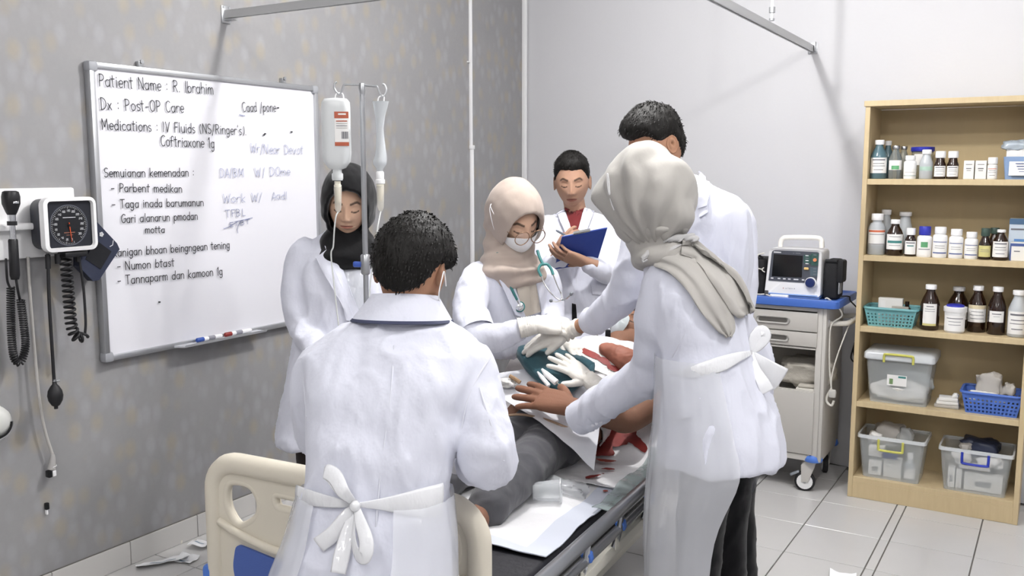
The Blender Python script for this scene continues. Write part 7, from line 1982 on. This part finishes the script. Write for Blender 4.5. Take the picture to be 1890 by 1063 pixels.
hfr = head_frame(W(1212, 268, 3.22), V((-.62, -.785, 0)), .40, .05, 1.06)
hmb, hcol = make_head(hfr, SK_M)
E_ = make_person(feet, hmb, hcol, core(s5, r, f, [eR, eL], [W(1255, 350, 3.24), W(1240, 322, 3.24), W(1225, 295, 3.23)], hip, feet, .07), SK_M, 'tall dark haired man in white coat behind the grey headscarf', extra=[to_mb(remesh(limb([W(1098, 592, 3.42), W(1080, 598, 3.48), W(1062, 606, 3.53)], [.034, .030, .028], 14, 3), .005, 1))])
ce_ = coat(s5, r, f, [eR, eL], E_, seed=8.8, amp=.013, folds=[(W(1150, 545, 3.1), .14, .008, V((.4, 0, 1)), 55)])
bv_e = bvh_of(ce_)
hair_cap(hfr, hair_line(.055, .022, -.07), lambda p: .006 + .020 * smoothstep(.0, .08, p.z) + .012 * smoothstep(.02, .08, p.y) * smoothstep(.03, .07, p.z), M_hair, E_, 15, 700, .016, flow=(-.2, .8, -.3))
lay(bv_e, [(1286, 330), (1300, 338), (1306, 390), (1290, 400)], 3.2, .010, .006, M_coat, 'lapel', E_)
lay(bv_e, [(1290, 318), (1312, 345), (1304, 378), (1288, 384)], 3.2, .016, .006, M_coat, 'coat_collar', E_)
glove(E_, W(1044, 613, 3.54), W(980, 634, 3.57) - W(1044, 613, 3.54), V((0, 0, 1)) - Fv * .7, 1, 1.0, (.20, .18, .18, .2), (.42, .25), .02, W(1066, 604, 3.50), .038, ribs=6, fat=1.3)
stance(hip, feet, r, f, E_, gap=.07, thigh=.078, shin=.054)
# ---------------------------------------------------------------- F: woman in grey headscarf in front at the right
f = V((-.985, .17, 0)).normalized(); r = V((f.y, -f.x, 0))
s6 = [(W(1332, 846, 2.80), .21, .180, (0, 0)), (W(1330, 800, 2.80), .205, .172), (W(1318, 730, 2.80), .185, .148), (W(1306, 660, 2.80), .165, .128), (W(1298, 600, 2.81), .168, .125), (W(1288, 545, 2.83), .178, .125), (W(1274, 500, 2.85), .165, .105), (W(1256, 472, 2.87), .11, .085), (W(1240, 448, 2.88), .075, .07)]
fN = ([W(1258, 500, 2.80), W(1236, 525, 2.79), W(1220, 590, 2.82), W(1208, 672, 2.92), W(1170, 708, 3.00), W(1115, 742, 3.10), W(1082, 768, 3.17)], [.062, .076, .074, .070, .066, .060, .056])
fF = ([W(1262, 500, 3.0), W(1240, 530, 3.04), W(1215, 610, 3.10), W(1190, 690, 3.18), W(1150, 715, 3.28), W(1122, 722, 3.36)], [.056, .064, .06, .055, .048, .042])
hip = V((W(1330, 800, 2.8).x, W(1330, 800, 2.8).y, .84)); feet = V((hip.x + .0, hip.y - .0, 0))
hfr = head_frame(W(1186, 372, 2.86), V((-.93, .2, 0)), .55, 0.0, 1.10)
hmb, hcol = make_head(hfr, SK_W, ears=False)
SKF = '#8a6350'
hb_f = to_mb(make_hand(W(1050, 750, 3.22), W(958, 722, 3.34) - W(1050, 750, 3.22), V((0, 0, 1)) - Fv * .75, -1, 1.28, (.12, .08, .08, .12), (.8, .12), .15, 1.22, wrist_len=.06))
ncol = len(hmb.v)
Fw = make_person(feet, hmb, hcol, core(s6, r, f, [fN, fF], [W(1250, 480, 2.87), W(1235, 450, 2.88), W(1215, 420, 2.87)], hip, feet), SK_W, 'woman in grey headscarf and plastic apron leaning over the patient', extra=None)
# resting hand: same body mesh, darker tone
bmh = bmesh.new(); bmh.from_mesh(Fw.data); n0 = len(bmh.verts); lay_ = bmh.verts.layers.float_color.get('tone')
vs2 = [bmh.verts.new(p - Fw.location) for p in hb_f.v]
for v_ in vs2: v_[lay_] = (*lin(SKF), 1)
for q in hb_f.f:
    fc_ = bmh.faces.new([vs2[i] for i in q]); fc_.smooth = True
bmh.to_mesh(Fw.data); bmh.free()
cf_ = coat(s6, r, f, [fN, fF], Fw, seed=9.7, amp=.013, folds=[(W(1205, 680, 2.8), .16, .008, V((.3, 0, 1)), 50), (W(1300, 640, 2.7), .16, .006, V((.3, .3, 1)), 45)])
bv_f = bvh_of(cf_)
# cuff end, buttons, pocket flap, seam
MB().tube([W(1100, 755, 3.13), W(1068, 772, 3.195)], [.0575, .060], 26, caps=False, up=Fv).build('sleeve_cuff', M_coat, Fw, smooth=60)
for px, py in ((1094, 785), (1101, 782), (1109, 779)):
    p = project(bv_f, W(px, py, 3.1), vray(px, py), .002); MB().lathe([(.006, 0), (.0062, .002), (.004, .003)], p, 14, rotto(-vray(px, py))).build('cuff_button', mat('coat button', '#cfd0d8', .4), Fw)
lay(bv_f, [(1243, 738), (1292, 735), (1288, 768), (1250, 772)], 2.75, .006, .005, M_coat, 'pocket_flap', Fw, nu=8, nv=5)
seam(bv_f, [(1290, 530), (1280, 570), (1262, 620), (1240, 660)], 2.7, M_seam, cf_)
M_gry = M_cloth('grey scarf cloth', '#a5a29d'); M_gry2 = M_cloth('pale undercap cloth', '#adacac')
me = hood(hfr, face_hole(.056, .08, -.012), M_gry, Fw, lambda p, d: .020 + .034 * smoothstep(.2, -.9, d.y) * smoothstep(-.9, .3, d.z + .5) + .034 * smoothstep(.35, .95, d.y) * smoothstep(-.1, .5, d.z) + .004, seed=6,
    folds=lambda p, d: .008 * math.sin(math.atan2(d.z + 1.1, d.y - .1) * 17 + 1.2 * noise.noise(d * 2.5)) * smoothstep(.55, .1, d.y) * smoothstep(1.0, .55, d.z) + .004 * noise.noise(d * 3))
link('headscarf_hood', me, M_gry, Fw, smooth=180)
scarf(Fw, [(hfr(0, -.01, -.085), .086, .094), (W(1214, 440, 2.86), .092, .098), (W(1225, 462, 2.86), .112, .112), (W(1238, 482, 2.86), .125, .12), (W(1250, 500, 2.86), .10, .10)], r, f, M_gry, 8, .009, 4)
face_sheet(hfr, -.064, .064, -.114, .0, .010, mat('grey mask fabric', '#aeaaa4', .8), 'face_mask', Fw, .024)
MB().tube(spline([hfr(-.062, .05, -.05), hfr(-.102, .03, .01), hfr(-.116, -.005, .07), hfr(-.118, -.012, .085)], 5), .0018, 6).build('mask_string', M_white, Fw)
MB().tube(spline([hfr(-.064, .05, -.02), hfr(-.104, .025, .03), hfr(-.117, -.005, .08), hfr(-.118, -.012, .085)], 5), .0018, 6).build('mask_string', M_white, Fw)
# tails of the headscarf over the back
cloth_ribbon(bv_f, [(1212, 470), (1250, 482), (1290, 520), (1322, 570), (1342, 606), (1346, 622)], [22, 26, 27, 26, 17, 5], 2.75, .022, .005, M_gry, 'scarf_tail', Fw, seed=1)
cloth_ribbon(bv_f, [(1258, 452), (1300, 458), (1335, 495), (1362, 545), (1374, 572), (1378, 580)], [18, 30, 32, 28, 22, 10], 2.75, .032, .005, M_gry, 'scarf_tail', Fw, seed=3)
cloth_ribbon(bv_f, [(1182, 478), (1215, 458), (1252, 440), (1288, 424), (1298, 420)], [10, 14, 15, 13, 8], 2.75, .040, .005, M_gry2, 'scarf_band', Fw, seed=5, fold=.004, nf=1.2)
# gloved far hand pressing on the pad
glove(Fw, W(1088, 701, 3.40), W(1034, 662, 3.44) - W(1088, 701, 3.40), V((0, 0, 1)) - Fv * .8, 1, .92, (.14, .10, .12, .16), (.95, .1), .17, W(1116, 724, 3.34), .042, ribs=12, fat=1.28)
# apron
M_apron2 = film('thin apron film front', '#e6e8ee', .52, .14, .45, 8)
sf = [(W(1280, 1300, 2.80), .17, .120), (W(1286, 1120, 2.80), .18, .13), (W(1296, 960, 2.80), .195, .148), (W(1326, 846, 2.80), .218, .190), (W(1322, 780, 2.80), .204, .172), (W(1316, 730, 2.80), .192, .156), (W(1306, 668, 2.80), .175, .138), (W(1304, 650, 2.80), .172, .134)]
apron_shell(Fw, sf, r, f, .006, R_(-20), R_(228), M_apron2, 70, 7, amp=.006)
pf = lambda x, y, o=.012: project(bv_f, W(x, y, 2.75), vray(x, y), o)
bwf = pf(1388, 650, .02)
tie([pf(1236, 690), pf(1280, 686), pf(1330, 672), pf(1365, 658), bwf], [.003, .018, .022, .014, .006], parent=Fw)
tie([bwf, bwf + W(1392, 628, 2.8) - W(1388, 650, 2.8), bwf + W(1404, 615, 2.8) - W(1388, 650, 2.8), bwf + W(1410, 622, 2.8) - W(1388, 650, 2.8), bwf + W(1398, 640, 2.8) - W(1388, 650, 2.8), bwf], [.006, .018, .023, .021, .015, .006], 'bow_loop', parent=Fw)
tie([bwf, bwf + W(1405, 670, 2.8) - W(1388, 650, 2.8), bwf + W(1425, 690, 2.82) - W(1388, 650, 2.8), bwf + W(1440, 700, 2.84) - W(1388, 650, 2.8)], [.006, .022, .036, .040], 'bow_tail', parent=Fw)
tie([bwf, bwf + W(1395, 680, 2.78) - W(1388, 650, 2.8), bwf + W(1408, 705, 2.76) - W(1388, 650, 2.8), bwf + W(1416, 722, 2.76) - W(1388, 650, 2.8)], [.006, .014, .02, .022], 'bow_tail', parent=Fw)
stance(hip, feet, r, f, Fw, gap=.085, thigh=.082, shin=.062)
